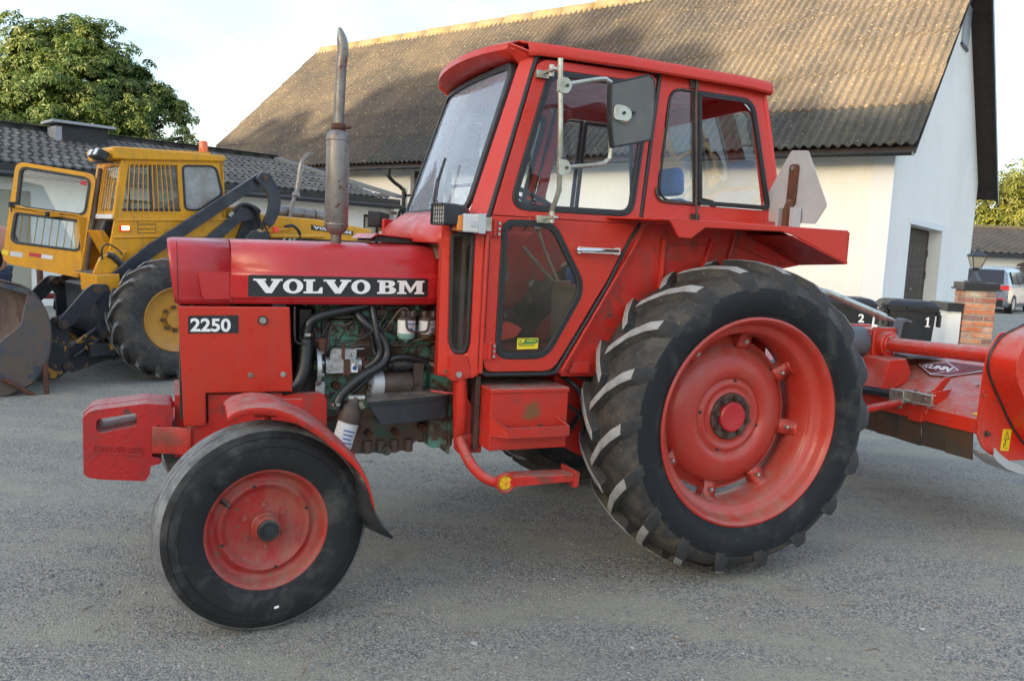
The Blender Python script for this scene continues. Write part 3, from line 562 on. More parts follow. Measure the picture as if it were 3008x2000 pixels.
w = MB(); w.tube([(-HL, -.08, ez-.22), (.05, -.08, ez-.22)], .052, 10); w.tube(cr([(.02, -.08, ez-.2), (.1, -.08, ez-.3), (.1, .2, ez-.5), (.1, .3, 0)], 4), .04, 8); w.obj('gutter', 'fascia_black', house)
w = MB(); w.prism([(0, ez-.06), (ro, rz-.06), (2*ro, ez-.06), (2*ro, ez-.12), (ro, rz-.14), (0, ez-.12)], -HL, -.55, 'x'); w.obj('roof_boarding', 'soffit', house, smooth=0)
# tiles
TW, TL = .335, hln/10
b = MB(); rows = []; nn = 8
for (yy, zz) in ((0, -.040), (0, 0), (TL+.03, -.030)):
    rows.append([(TW*k/nn, yy, .022*math.cos(2*PI*k/nn*2)+zz+.02) for k in range(nn+1)])
b.grid(rows); tlm = b.mesh('roof_tile', 'roof_tile', 60, recalc=False)
cells = []
for r in range(10):
    off = (r+.5)*TL*math.cos(hs); end = -.10-.42*off
    for c in range(int(HL/TW)):
        s0 = -TW*(c+1)+TW*.12*(r % 2)
        if s0+TW > end: continue
        cells.append((s0, r))
camL = Matrix.Rotation(-HPHI, 3, 'Z') @ (Vector((0, 0, CAMH)) - HQ)
cells.sort(key=lambda q: abs(q[0]+6.0) if q[0] > -10.8 else 99)
rest = MB()
for i, (s0, r) in enumerate(cells):
    up = TL*r; loc = Vector((s0, up*math.cos(hs), ez+up*math.sin(hs))); rt = Euler((hs+.01, random.uniform(-.006, .006), random.uniform(-.006, .006)))
    if i < 298:
        o = link('roof_tile', tlm, house, loc=loc, rot=rt); k = random.uniform(.78, 1.3); o.color = (k, k, k, 1)
    else:
        R = rt.to_matrix(); rest.grid([[R @ Vector(p)+loc for p in row] for row in rows])
rest.obj('roof_tiles_beyond', 'roof_tile', house, smooth=60, recalc=False, kind='stuff')
w = MB()
for k in range(28): w.lathe([(.11, 0), (.10, .5)], (-1.5-.5*k, ro, rz+.02), (-1, 0, .03), 10, ang=(0, PI))
w.obj('ridge_tiles', 'roof_tile', house, thick=.01, recalc=False)
w = MB()
v0 = (0.02, -.02, ez+.03); v1 = (-1.45, ro, rz+.03); q0 = (-.22, 0, 0)
w.hexa([(0.06, -.02, ez+.08), (-1.40, ro, rz+.08), (-1.62, ro, rz+.08), (-.16, -.02, ez+.08), (0.06, -.02, ez+.0), (-1.40, ro, rz+.0), (-1.62, ro, rz+.0), (-.16, -.02, ez+.0)]); w.obj('verge_flashing', 'lead', house, smooth=0)
w = MB(); w.box(-7.05, -6.05, 2.6, 3.1, 3.25, 3.66); vt = w.obj('roof_vent', 'vent_black', house, smooth=0, bevel=.01)
w = MB(); w.box(-7.10, -6.98, 2.57, 3.12, 3.25, 3.60); w.obj('vent_cheek', 'zinc_cap', vt, smooth=0)
w = MB(); w.box(-7.20, -5.92, 2.45, 3.25, 3.66, 3.72); w.obj('vent_cap', 'zinc_cap', vt, smooth=0, bevel=.01)

# ---------------------------------------------------------------- far house on the right
fh = thing('far_house', 'distant low white house with brown tiled roof behind the parked silver car', 'house', (18.0, 37.5, 0), (0, 0, rad(-4)))
w = MB(); w.prism([(-3, 0), (26, 0), (26, 2.35), (-3, 2.35)], 0, .3, 'y'); w.obj('front_wall', 'plaster_cream', fh, smooth=0)
w = MB(); aw = [(0, 0), (1.9, 0), (1.9, .75)]+[(.95+.95*math.cos(a), .75+.22*math.sin(a)) for a in [PI*k/8 for k in range(1, 8)]]+[(0, .75)]
w.prism([(p[0]+4.6, p[1]+1.05) for p in aw], -.03, -.06, 'y'); w.obj('arched_window', 'brown_board', fh, smooth=0)
w = MB(); w.box(-.2, .9, -.06, -.03, 0, 2.0); w.obj('door', 'soffit', fh, smooth=0)
w = MB(); w.box(-3.3, 26, -.5, -.42, 2.12, 2.32); w.obj('gutter', 'fascia_black', fh, smooth=0)
w = MB(); nr = 13
for r in range(nr):
    y0 = -.5+5.0*r/nr; z0 = 2.33+1.30*r/nr
    w.grid([[(-3.3+.165*k, y0, z0-.02+.03*math.cos(PI*k)+.03) for k in range(178)], [(-3.3+.165*k, y0, z0+.03*math.cos(PI*k)+.05) for k in range(178)], [(-3.3+.165*k, y0+5.0/nr+.02, z0+1.30/nr+.03*math.cos(PI*k)+.02) for k in range(178)]])
w.obj('roof_tiles', 'roof_tile_brown', fh, smooth=60, recalc=False, kind='stuff')
w = MB(); w.prism([(-.5, 2.30), (4.5, 3.60), (9.5, 2.3)], -3.2, 26, 'x'); w.obj('roof_core', 'soffit', fh, smooth=0)
w = MB(); w.tube([(-3.3, 4.5, 3.66), (26, 4.5, 3.66)], .13, 8); w.obj('ridge', 'ridge_cement', fh)

# ---------------------------------------------------------------- unseen barn and trees behind the viewer, invented to throw the evening shade
PD = Vector((0.66, -0.75, 0)).normalized(); SDH = Vector((math.cos(SUN_AZ), math.sin(SUN_AZ), 0))
bo = SDH*40
bb = thing('unseen_shade_barn', 'long dark red timber barn behind the viewer, unseen, added to shade the yard', 'barn', bo, (0, 0, math.atan2(PD.y, PD.x)))
w = MB(); w.prism([(-5.0, 0), (5.0, 0), (5.0, 6.0), (0, 11.6), (-5.0, 6.0)], -52, 16, 'x'); w.obj('walls', 'timber_red', bb, smooth=0)
w = MB(); w.prism([(-5.5, 5.6), (0, 11.85), (5.5, 5.6), (5.5, 5.45), (0, 11.65), (-5.5, 5.45)], -52.4, 16.4, 'x'); w.obj('roof', 'roof_tile', bb, smooth=0)
for i in range(9):
    w = MB(); w.box(-48+6.8*i, -46.8+6.8*i, 5.0, 5.03, 1.4, 2.6); w.obj('window', 'white_paint', bb, smooth=0)

def leaf_mesh(lobes, n, size, fan=5, droop=0.5, crad=(0.45, 0.85)):
    V = []; F = []; k = 0; clumps = []
    for (cx_, cy_, cz_, R_) in [l[:4] for l in lobes]:
        for q in range(max(6, int(15*R_**1.6))):
            d = RNG.normal(size=3); d /= np.linalg.norm(d)
            if d[2] < -0.5: d[2] *= -0.5
            cr0 = crad[0]+(crad[1]-crad[0])*RNG.random(); rr = R_*(0.62+0.46*RNG.random()**0.8)
            clumps.append((np.array([cx_, cy_, cz_])+d*rr, cr0*min(1, R_/1.3), d))
    wts = np.array([c[1]**2 for c in clumps]); wts /= wts.sum()
    for i in RNG.choice(len(clumps), n, p=wts):
        cc, cr0, dl = clumps[i]; e = RNG.normal(size=3); e /= np.linalg.norm(e)
        if e[2] < -0.3 and RNG.random() < 0.7: e[2] *= -1
        c = cc+e*cr0*(0.55+0.5*RNG.random())*np.array([1, 1, 0.75]); d = e*0.7+dl*0.5
        up = d*0.8+np.array([0, 0, 0.40])+RNG.normal(size=3)*0.28; up /= np.linalg.norm(up)
        a = np.cross(up, RNG.normal(size=3)); a /= np.linalg.norm(a); b2 = np.cross(up, a)
        s = size*(0.65+0.6*RNG.random())
        for j in range(fan):
            g_ = 2*PI*(j+0.3*RNG.random())/fan; u = a*math.cos(g_)+b2*math.sin(g_); t_ = np.cross(up, u)
            tip = c+u*s-up*s*droop*(0.5+RNG.random()*0.7); m1 = c+u*s*0.6-up*s*droop*0.25
            V += [c+u*s*0.06, m1+t_*s*0.20, tip, m1-t_*s*0.20]; F.append((k, k+1, k+2, k+3)); k += 4
    return V, F
def tree(name, label, lobes, n, size, m, base, trunk_r=.25, group=None, fan=5):
    t = thing(name, label, 'tree', (base[0], base[1], 0), group=group); B = Vector((base[0], base[1], 0))
    V, F = leaf_mesh([(l[0]-base[0], l[1]-base[1], l[2], l[3]) for l in lobes], n, size, fan)
    b = MB(); b.v = [tuple(v) for v in V]; b.f = F; b.m = [0]*len(F); b.obj('crown', m, t, smooth=0, recalc=False)
    b = MB(); top = max(l[2] for l in lobes); z0 = top*0.45
    b.tube(cr([(0, 0, -.1), (.05, 0, z0*.5), (.0, .1, z0)], 3), [trunk_r*(1.25-.45*i/6) for i in range(7)], 10)
    for l in lobes:
        e = Vector((l[0]-base[0], l[1]-base[1], l[2])); mid = Vector((e.x*.35, e.y*.35, (z0+e.z)*.5-.2))
        b.tube(cr([(0, 0.05, z0*.85), mid, e], 4), [trunk_r*(.55-.045*i) for i in range(9)], 7)
    b.obj('trunk', 'bark', t); return t
def at(px, py, d, f=2400.0):       # world point that stands d metres ahead in the direction seen at that place of the photograph
    v = fwd*f + cr_*(px-1504) - cu_*(py-1000); v = v*(d/f); return Vector((0, 0, CAMH)) + v
def lobes(spec, d):
    out = []
    for (px, py, r, dd) in spec:
        p = at(px, py, d+dd); out.append((p.x, p.y, p.z, r*(d+dd)/2400.0))
    return out
lb = lobes([(105, 150, 85, 0), (55, 240, 80, 0), (205, 140, 75, .6), (150, 200, 110, .3), (285, 165, 80, -.4), (240, 250, 120, -.5), (320, 240, 75, -.2), (20, 350, 140, 0), (150, 330, 140, -1.2), (290, 340, 120, -.8), (430, 245, 55, .4), (400, 310, 85, .2), (465, 300, 55, 0), (480, 370, 70, .2), (535, 405, 42, -.3), (555, 425, 30, -.3), (390, 410, 100, -.6), (60, 430, 150, -1), (-120, 390, 150, 0), (220, 440, 120, -.5)], 33)
tp_ = at(230, 500, 33)
tree('chestnut_tree', 'broad green chestnut tree rising behind the tiled roof of the low house', lb, 17000, .20, 'leaf_green', (tp_.x, tp_.y), .35, fan=6)
for i, (spec, lab, n) in enumerate([
    ([(2965, 600, 90, 0), (3010, 660, 80, 0), (2930, 680, 60, 1), (3060, 600, 130, 2), (3000, 560, 60, 1)], 'tall sunlit bushy tree behind the distant low house', 2400),
    ([(2905, 650, 45, 0), (2890, 690, 40, 0), (2925, 720, 45, -1)], 'small dark tree left of the taller sunlit tree behind the distant house', 1000),
    ([(3110, 640, 140, 0), (3200, 560, 160, 2)], 'big sunlit tree at the right edge of the frame behind the distant house', 1800)]):
    l_ = lobes(spec, 56+3*i); q = at(spec[0][0], 760, 56+3*i)
    tree('bushy_tree', lab, l_, n, .30, 'leaf_yellow' if i != 1 else 'leaf_green', (q.x, q.y), .25, group='trees behind the distant house')
# added unseen trees that shade the barn roof and the far house
for i, (p_, dd, h, r) in enumerate([(-12.5, 33, 13.6, 2.6), (-16.5, 34, 15.4, 3.0), (-20.5, 33, 13.6, 2.4), (-9.5, 47, 14.0, 3.4), (4, 47, 14.5, 3.6), (-26, 33, 11.5, 2.4)]):
    c = SDH*dd + PD*p_
    l_ = [(c.x+random.uniform(-1, 1), c.y+random.uniform(-1, 1), h-r, r), (c.x+r*.6, c.y, h-r*1.6, r*.8), (c.x-r*.5, c.y+r*.5, h-r*1.8, r*.85), (c.x, c.y-r*.5, h-r*2.1, r*.9)]
    tree('unseen_shade_tree', ['leafy tree in front of the barn across the yard', 'second added unseen shade tree in front of the barn across the yard', 'tall added unseen shade tree behind the middle of the barn across the yard', 'tall added unseen shade tree behind the near part of the barn across the yard', 'tall added unseen shade tree behind the end of the barn across the yard', 'lower added unseen shade tree by the far end of the barn across the yard'][i], l_, 1500, .5, 'leaf_green', (c.x, c.y), .3, group='added unseen shade trees across the yard')

# ---------------------------------------------------------------- brick pillar with lamp, low wall, bins
pt = at(2878.6, 844.4, 10.6); PX, PY = pt.x, pt.y
pa = rad(-10); pil = thing('brick_pillar', 'red brick gate pillar with black metal cap carrying a lantern', 'pillar', (PX+.015+.19*math.sin(-pa)*0, PY, 0), (0, 0, pa))
w = MB(); w.box(-.175, .195, .010, .376, 0, 1.235); w.obj('mortar_core', 'mortar', pil, smooth=0)
bk = MB(); bk.box(0, .249, 0, .12, 0, .062); bkm = bk.mesh('brick', 'brick', 0)
for r in range(16):
    z = .006+r*.0765
    for k in range(4):
        a = k*PI/2; cx_, cy_ = .010, .193; h = .191
        # pinwheel bond, turned the other way every second course
        if r % 2: lo = Vector((-h, -h, 0)); R = Matrix.Rotation(a, 3, 'Z'); rot = a; p = R @ lo
        else: lo = Vector((h-.25, -h, 0)); R = Matrix.Rotation(a, 3, 'Z'); rot = a; p = R @ lo
        o = link('brick', bkm, pil, loc=(cx_+p.x+random.uniform(-.003, .003), cy_+p.y+random.uniform(-.003, .003), z), rot=(0, 0, rot+random.uniform(-.01, .01)), bevel=.005, seg=1)
        k2 = random.choice([(1, .95, .9), (1.1, 1.35, 1.4), (.55, .6, .7), (1.15, .95, .75), (1.0, 1.7, 2.0), (.75, .7, .75), (1.2, 1.1, .9), (1.05, 1.5, 1.6)]); o.color = (*k2, 1)
w = MB(); w.box(-.225, .245, -.035, .425, 1.238, 1.262); w.box(-.205, .225, -.015, .40, 1.262, 1.335); w.obj('pillar_cap', 'fascia_black', pil, smooth=0, bevel=.006)
lt = thing('lantern', 'grey metal lantern with frosted panes standing on the brick pillar', 'lamp', (PX+.03, PY+.19, 1.335), (0, 0, pa))
w = MB(); w.prism([(-.11, 0), (.11, 0), (.09, .02), (-.09, .02)], -.1, .1, 'y'); w.lathe([(.10, .01), (.035, .10), (.022, .155), (.05, .18), (.055, .19), (0.0, .19)], (0, 0, 0), (0, 0, 1), 4); w.obj('lantern_foot', 'lamp_metal', lt, smooth=0)
def frus(b, r0_, z0, r1_, z1):
    b.hexa([(-r0_, -r0_, z0), (r0_, -r0_, z0), (r0_, r0_, z0), (-r0_, r0_, z0), (-r1_, -r1_, z1), (r1_, -r1_, z1), (r1_, r1_, z1), (-r1_, r1_, z1)])
for k in range(4):
    a = k*PI/2; R = Matrix.Rotation(a, 3, 'Z'); w = MB()
    w.add([R @ Vector(p) for p in ((-.040, -.045, .195), (.040, -.045, .195), (.076, -.084, .335), (-.076, -.084, .335))], [(0, 1, 2, 3)]); w.obj('pane', 'lamp_glass_frost', lt, smooth=0, thick=.003)
w = MB()
for sx in (-1, 1):
    for sy in (-1, 1): w.tube([(.045*sx, .045*sy, .19), (.085*sx, .085*sy, .34)], .006, 6)
w.box(-.092, .092, -.092, .092, .335, .347); w.obj('lantern_frame', 'lamp_metal', lt, smooth=0)
w = MB(); frus(w, .108, .347, .028, .415); w.sphere((0, 0, .432), .022); w.cyl((0, 0, .42), (0, 0, .46), .008); w.obj('lantern_roof', 'lamp_metal', lt, smooth=30)
w = MB(); w.cyl((0, 0, .19), (0, 0, .25), .02, n=8); w.cyl((0, 0, .25), (0, 0, .29), .012, n=8); w.obj('lamp_holder', 'steel', lt)
q = at(2795, 1060, 10.75)
lw = thing('low_wall', 'short white rendered wall with black coping between bin one and the brick pillar', 'wall', (q.x, q.y, 0), (0, 0, rad(-6)))
w = MB(); w.prism(rnd([(-.11, 0), (.06, 0), (.06, .5), (-.11, .5)], [.10, 0, 0, .05], 6), 0, .95, 'z'); w.obj('wall_body', 'plaster', lw, smooth=40)
w = MB(); w.box(-.13, .07, -.03, .52, .95, 1.04); w.box(-.145, .075, -.045, .53, 1.04, 1.055); w.obj('coping', 'fascia_black', lw, smooth=0)
def bin_(px, num, lab):
    q = at(px, 900, 9.7)
    t = thing('wheelie_bin', lab, 'bin', (q.x, q.y, 0), (0, 0, rad(-12)), group='black wheelie bins by the barn')
    w = MB(); 
    def sec(z, hx, y0, y1): return [Vector((x, y, z)) for x, y in rnd([(-hx, y0), (hx, y0), (hx, y1), (-hx, y1)], .03, 3)]
    rows = [sec(.10, .22, .06, .52), sec(.55, .245, .02, .56), sec(.93, .26, -.01, .60), sec(.98, .26, -.01, .60), sec(.98, .29, -.035, .64), sec(1.02, .29, -.035, .64)]
    w.grid([r+[r[0]] for r in rows]); w.obj('bin_body', 'bin_plastic', t, smooth=30)
    w = MB(); rows = [sec(1.015, .295, -.045, .65), sec(1.04, .295, -.045, .65), sec(1.085, .25, .0, .62), sec(1.10, .20, .06, .56), sec(1.10, .005, .3, .31)]
    w.grid([r+[r[0]] for r in rows]); w.tube([(-.25, .66, 1.02), (.25, .66, 1.02)], .018, 8); w.box(-.07, .07, -.075, -.03, 1.0, 1.03); w.obj('bin_lid', 'bin_plastic', t, smooth=30)
    for s in (-1, 1): w = MB(); w.box(s*.29-.02, s*.29+.02, .0, .30, .93, .99); w.box(s*.31-.015, s*.31+.015, .0, .10, .80, .95); w.obj('lifting_lug', 'bin_plastic', t, smooth=0, bevel=.005)
    for s in (-1, 1):
        w = MB(); w.cyl((s*.20, .52, .10), (s*.26, .52, .10), .10, n=18); w.obj('wheel', 'rubber', t)
    w = MB(); 
    if num == '1':
        w.prism([(.150, .80), (.205, .80), (.205, .812), (.187, .812), (.187, .915), (.172, .915), (.150, .895), (.150, .882), (.168, .892), (.168, .812), (.150, .812)], -.006, -.012, 'y'); w.obj('number', 'white_print', t, smooth=0)
    else: text('number', num, .135, wallM(.09, -.012, .82, 0, 0), 'white_print', t, off=.004)
    w = MB(); w.tube(cr([(-.08, -.012, .42), (-.03, -.02, .45), (.03, -.02, .45), (.08, -.012, .42)], 4), .005, 6); w.obj('bin_emblem', 'lead', t)
bin_(2682, '1', 'black wheelie bin marked 1, nearer the brick pillar'); bin_(2500, '2', 'black wheelie bin marked 2, partly hidden by the rear tyre')

# ---------------------------------------------------------------- parked silver car
def car():
    h = rad(46); base = Vector((18.05, 29.75, 0)); Rz = Matrix.Rotation(h, 3, 'Z')
    org = base - Rz @ Vector((.85, -.82, 0))
    t = thing('parked_car', 'silver estate car parked in front of the distant low house', 'car', org, (0, 0, h))
    # x forward from the rear bumper, y to the left, z up
    secs = [(0.0, .80, .35, .95, .70, 1.02), (.06, .88, .28, .98, .72, 1.10), (.35, .90, .22, 1.02, .66, 1.60), (1.2, .90, .22, 1.02, .66, 1.69), (2.3, .90, .22, 1.0, .67, 1.66), (2.95, .90, .22, .98, .68, 1.40), (3.4, .90, .22, .96, .74, 1.02), (4.3, .86, .25, .86, .66, .90), (4.6, .72, .32, .70, .5, .74)]
    w = MB(); rows = []
    for x, hw, zb, zs, tw, zt in secs:
        half = [(0, zb), (hw*.9, zb), (hw, zb+.15), (hw*1.0, zs-.12), (hw*.97, zs), (tw+(hw-tw)*.25, zs+(zt-zs)*.75), (tw*.9, zt-.02), (0, zt)]
        ring = [(x, -y, z) for y, z in half]+[(x, y, z) for y, z in half[::-1][1:-1]]
        rows.append(ring+[ring[0]])
    w.grid(rows); w.f.append(tuple(range(0, 14))); w.m.append(0); w.f.append(tuple(range(len(w.v)-15, len(w.v)-1))); w.m.append(0)
    w.obj('body', 'car_silver', t, smooth=30, bevel=.02)
    w = MB(); w.hexa([(.03, -.70, 1.06), (.03, .70, 1.06), (.30, .62, 1.55), (.30, -.62, 1.55), (.10, -.70, 1.06), (.10, .70, 1.06), (.40, .62, 1.55), (.40, -.62, 1.55)]); w.obj('rear_window', 'car_glass', t, smooth=0, bevel=.01)
    for s in (-1, 1):
        for (a, c, d, e) in ((.55, 1.25, 1.25, .62), (1.32, 2.15, 2.10, 1.30), (2.22, 3.05, 2.55, 2.18)):
            w = MB(); yo, yi = s*.885, s*.745; w.add([(a, yo, 1.05), (c, yo, 1.05), (d, yi, 1.50), (e, yi, 1.50)], [(0, 1, 2, 3)]); w.obj('side_window', 'car_glass', t, smooth=0, thick=.03)
        for x in (.85, 3.52):
            w = MB(); w.lathe([(.20, 0), (.34, 0), (.345, .03), (.345, .20), (.33, .23), (.22, .235), (.21, .21), (.03, .20), (.0, .2)], (x, s*.68, .345), (0, s, 0), 28); wh = w.obj('wheel', 'rubber', t)
            w = MB(); w.lathe([(.0, .215), (.21, .225), (.215, .22), (.2, .205), (0, .20)], (x, s*.68, .345), (0, s, 0), 20); w.obj('wheel_rim', 'aluminium', wh)
        w = MB(); w.prism(rnd([(s*.40, .98), (s*.885, 1.02), (s*.90, .84), (s*.62, .86)], .03), -.02, .14, 'x'); w.obj('tail_light', 'tail_red', t, smooth=30)
        w = MB(); w.prism(rnd([(s*.55, .45), (s*.78, .47), (s*.78, .56), (s*.55, .55)], .02), -.03, .05, 'x'); w.obj('reflector', 'tail_red', t, smooth=0)
        w = MB(); w.obox((2.75, s*1.0, 1.10), (.12, .20, .15)); w.obj('wing_mirror', 'car_silver', t, bevel=.03)
        w = MB(); w.tube([(.7, s*.62, 1.70), (2.3, s*.64, 1.70)], .02, 6); w.obj('roof_rail', 'steel', t)
    w = MB(); w.box(-.05, .1, -.75, .75, .30, .52); w.obj('bumper', 'black', t, bevel=.03)
    w = MB(); w.box(-.02, 0.02, -.28, .28, .70, .82); w.obj('number_plate', 'white_paint', t, smooth=0)
    w = MB(); w.cyl((4.0, -.8, .1), (4.0, .8, .1), .01, n=6)
car()

# ================================================================ RED TRACTOR (local frame: x to the rear, y away from the viewer, z up; origin under the rear axle)
TPSI = 0.3955
tr = thing('tractor', 'red vintage tractor with cab parked side-on in the middle of the gravel yard', 'tractor', (0.747, 4.558, 0), (0, 0, TPSI))
ysz = lambda z: -.66 + .132*max(0.0, z-1.62)
def side(s, dy=0.0): return lambda u, v, w: (u, s*(ysz(v)+dy+w), v)

# ---- bonnet
prof = [(.0, 1.497), (.20, 1.494), (.265, 1.482), (.300, 1.458), (.318, 1.425), (.326, 1.385), (.330, 1.352), (.336, 1.346), (.338, 1.335), (.338, 1.240), (.336, 1.232), (.330, 1.228), (.328, 1.216), (.318, 1.204), (.28, 1.200)]
def hood_rows(xs, flat=False):
    rows = []
    for x, top, bot in xs:
        ring = []
        for y, z in prof:
            if flat and 1.23 <= z <= 1.347: y = .330
            t = (z-1.2)/(1.497-1.2); zz = bot+(top-bot)*t
            xx = x if abs(x+2.47) > .03 else x + .030*(1-t)**1.3
            ring.append((xx, y, zz))
        full = [(a, -b_, c) for a, b_, c in ring]+[(a, b_, c) for a, b_, c in ring[::-1][:-1]]
        rows.append(full)
    return rows
b = MB(); b.grid(hood_rows([(-2.470, 1.462, 1.205), (-2.455, 1.466, 1.200), (-2.43, 1.467, 1.199), (-2.230, 1.470, 1.199)], flat=True)); b.obj('nose_cap', 'hood_red', tr, smooth=40, thick=.008)
b = MB(); b.grid(hood_rows([(-2.224, 1.471, 1.204), (-1.9, 1.477, 1.208), (-1.6, 1.483, 1.212), (-1.355, 1.488, 1.216), (-1.318, 1.482, 1.220)])); b.obj('bonnet', 'hood_red', tr, smooth=40, thick=.006)
for s in (1, -1):
    b = MB(); b.prism(rnd([(-2.354, 1.335), (-2.335, 1.222), (-2.232, 1.226), (-2.232, 1.338)], [.02, .02, .0, .0]), s*-.326, s*-.3405, 'y'); b.obj('pressed_bulge', 'hood_red', tr, bevel=.008, seg=3)
b = MB(); b.box(-2.385, -2.37, -.30, .30, .70, 1.20); gr = b.obj('radiator_grille', 'black', tr, smooth=0)
gm = MB(); gm.box(-.006, 0, -.28, .28, 0, .008); gme = gm.mesh('grille_bar', 'black', 0)
for i in range(20): link('grille_bar', gme, gr, loc=(-2.385, 0, .74+.022*i))
b = MB(); b.tube([(-2.434, -.331, 1.455), (-2.430, -.336, 1.30), (-2.428, -.334, 1.205)], .0016, 5); b.obj('nose_seam', 'dark_red', tr)
for s in (1, -1):
    b = MB(); b.prism(rnd([(-2.158, 1.238), (-1.377, 1.252), (-1.377, 1.336), (-2.158, 1.330)], .012), s*-.3395, s*-.3415, 'y'); de = b.obj('name_plate', 'decal_black', tr, smooth=0)
    if s == 1:
        slab_text('lettering', 'VOLVO BM', .742, .060, -2.137, 1.254, -.3415, 'white_print', de, dz=.012)
# raised intake panel on the bonnet top in front of the cab
b = MB(); b.prism([(-1.62, 1.505), (-1.592, 1.530), (-1.34, 1.512), (-1.34, 1.507), (-1.585, 1.522)], -.22, .22, 'y'); b.obj('intake_cover', 'hood_red', tr, bevel=.002)
b = MB(); b.prism([(-1.60, 1.492), (-1.585, 1.518), (-1.35, 1.508), (-1.35, 1.492)], -.20, .20, 'y'); b.obj('intake_mesh', 'black', tr, smooth=0)

# ---- side panels
sp = [(-2.428, 1.194), (-1.985, 1.197), (-1.966, .830), (-2.320, .831), (-2.318, .700), (-2.328, .692), (-2.405, .694)]
for s in (1, -1):
    b = MB(); b.prism(sp, s*-.318, s*-.338, 'y'); pn = b.obj('side_panel', 'red', tr, smooth=0, bevel=.006)
    for (x, z, r) in ((-2.143, .905, .008), (-2.010, .907, .008)): b = MB(); b.cyl((x, s*-.338, z), (x, s*-.347, z), r, n=6); b.cyl((x, s*-.338, z), (x, s*-.341, z), .012, n=14); b.obj('panel_bolt', 'steel', pn)
b = MB(); b.cyl((-2.097, -.338, 1.139), (-2.097, -.345, 1.139), .014, n=20); pb = b.obj('panel_lock', 'steel', tr)
b = MB(); b.lathe([(.014, 0), (.020, 0), (.020, .006), (.014, .006)], (-2.097, -.339, 1.139), (0, -1, 0), 20, close=True); b.obj('lock_ring', 'seal', pb)
b = MB(); b.prism(rnd([(-2.39, 1.082), (-2.194, 1.085), (-2.195, 1.160), (-2.39, 1.155)], .004), -.3385, -.3400, 'y'); mp_ = b.obj('model_plate', 'decal_black', tr, smooth=0)
text('model_number', '2250', .0735, wallM(-2.382, -.3402, 1.0925, 0, 0), 'white_print', mp_, off=.0022, sx=1.07)
b = MB(); b.box(-2.42, -2.05, -.30, .30, .72, 1.19); b.obj('radiator', 'grime', tr, smooth=0)
b = MB(); b.lathe([(.05, 0), (.055, .03), (.03, .04)], (-1.98, 0, 1.0), (1, 0, 0), 16); 
for k in range(6):
    a = k*PI/3; b.obox((-1.965, .12*math.cos(a), 1.0+.12*math.sin(a)), (.012, .16, .06), (a, .35, 0))
b.obj('fan', 'grime', tr)

# ---- front frame, weights
fr_ = [(-2.397, .680), (-2.331, .686), (-2.309, .698), (-2.311, .822), (-1.86, .818), (-1.828, .812), (-1.816, .79), (-1.812, .56), (-2.00, .53), (-2.08, .62), (-2.17, .62), (-2.24, .54), (-2.385, .575)]
for s in (1, -1):
    b = MB(); b.prism(rnd(fr_, [.01, .01, .01, .01, .02, .02, .02, .02, .05, .05, .05, .03, .01], 3), s*-.27, s*-.315, 'y'); b.obj('frame_rail', 'worn_red', tr, bevel=.005)
b = MB(); b.box(-2.40, -2.36, -.27, .27, .58, .69); b.box(-1.87, -1.83, -.27, .27, .58, .80); b.obj('cross_member', 'worn_red', tr, smooth=0)
wo_ = [(-2.786, .726), (-2.765, .748), (-2.741, .757), (-2.593, .773), (-2.557, .778), (-2.454, .768), (-2.445, .747), (-2.452, .669), (-2.474, .664), (-2.504, .686), (-2.516, .675), (-2.529, .549), (-2.492, .540), (-2.492, .519), (-2.534, .510), (-2.538, .471), (-2.555, .446), (-2.721, .464), (-2.769, .475), (-2.785, .490)]
wh_ = [(-2.735, .717), (-2.587, .739), (-2.584, .685), (-2.723, .658), (-2.739, .674)]
wm = MB(); wm.prism(rnd(wo_, .008, 3), .0, .046, 'y', [rnd(wh_, .012, 3)]); wme = wm.mesh('front_weight', 'cast_red', 30)
for i in range(5):
    o = link('front_weight', wme, tr, bevel=.007, seg=2, loc=(random.uniform(-.006, .004) if i else 0, -.25+.050*i, random.uniform(-.003, .007) if i else 0))
    if i == 0:
        b = MB(); ob = rnd([(-2.746, .612), (-2.566, .594), (-2.566, .558), (-2.746, .574)], .006, 3); b.rim(ob, inset(ob, .003), 0, -.004, 'y'); b.obj('weight_emblem', 'cast_red', o, smooth=0)
        slab_text('weight_lettering', 'VOLVO BM', .158, .020, -2.736, .584, 0.0, 'cast_red', o, t=.005, dz=-.012)
        b = MB(); b.prism(rnd([(-2.588, .688), (-2.575, .745), (-2.735, .722), (-2.742, .70)], .01), .0, -.001, 'y')
for s in (1, -1):
    b = MB(); path = [(-2.527, s*-.262), (-2.49, s*-.268), (-2.43, s*-.292), (-2.395, s*-.318), (-2.375, s*-.32)]
    R1 = [[(x, y, .568) for x, y in path], [(x, y, .682) for x, y in path]]; b.grid(R1); b.obj('weight_bracket', 'worn_red', tr, thick=.014, bevel=.002)
b = MB(); b.box(-2.53, -2.44, -.25, .25, .57, .66); b.obj('weight_carrier', 'worn_red', tr, smooth=0)
b = MB(); b.box(-2.44, -2.40, -.20, .20, .53, .80); b.obj('front_plate', 'worn_red', tr, smooth=0)

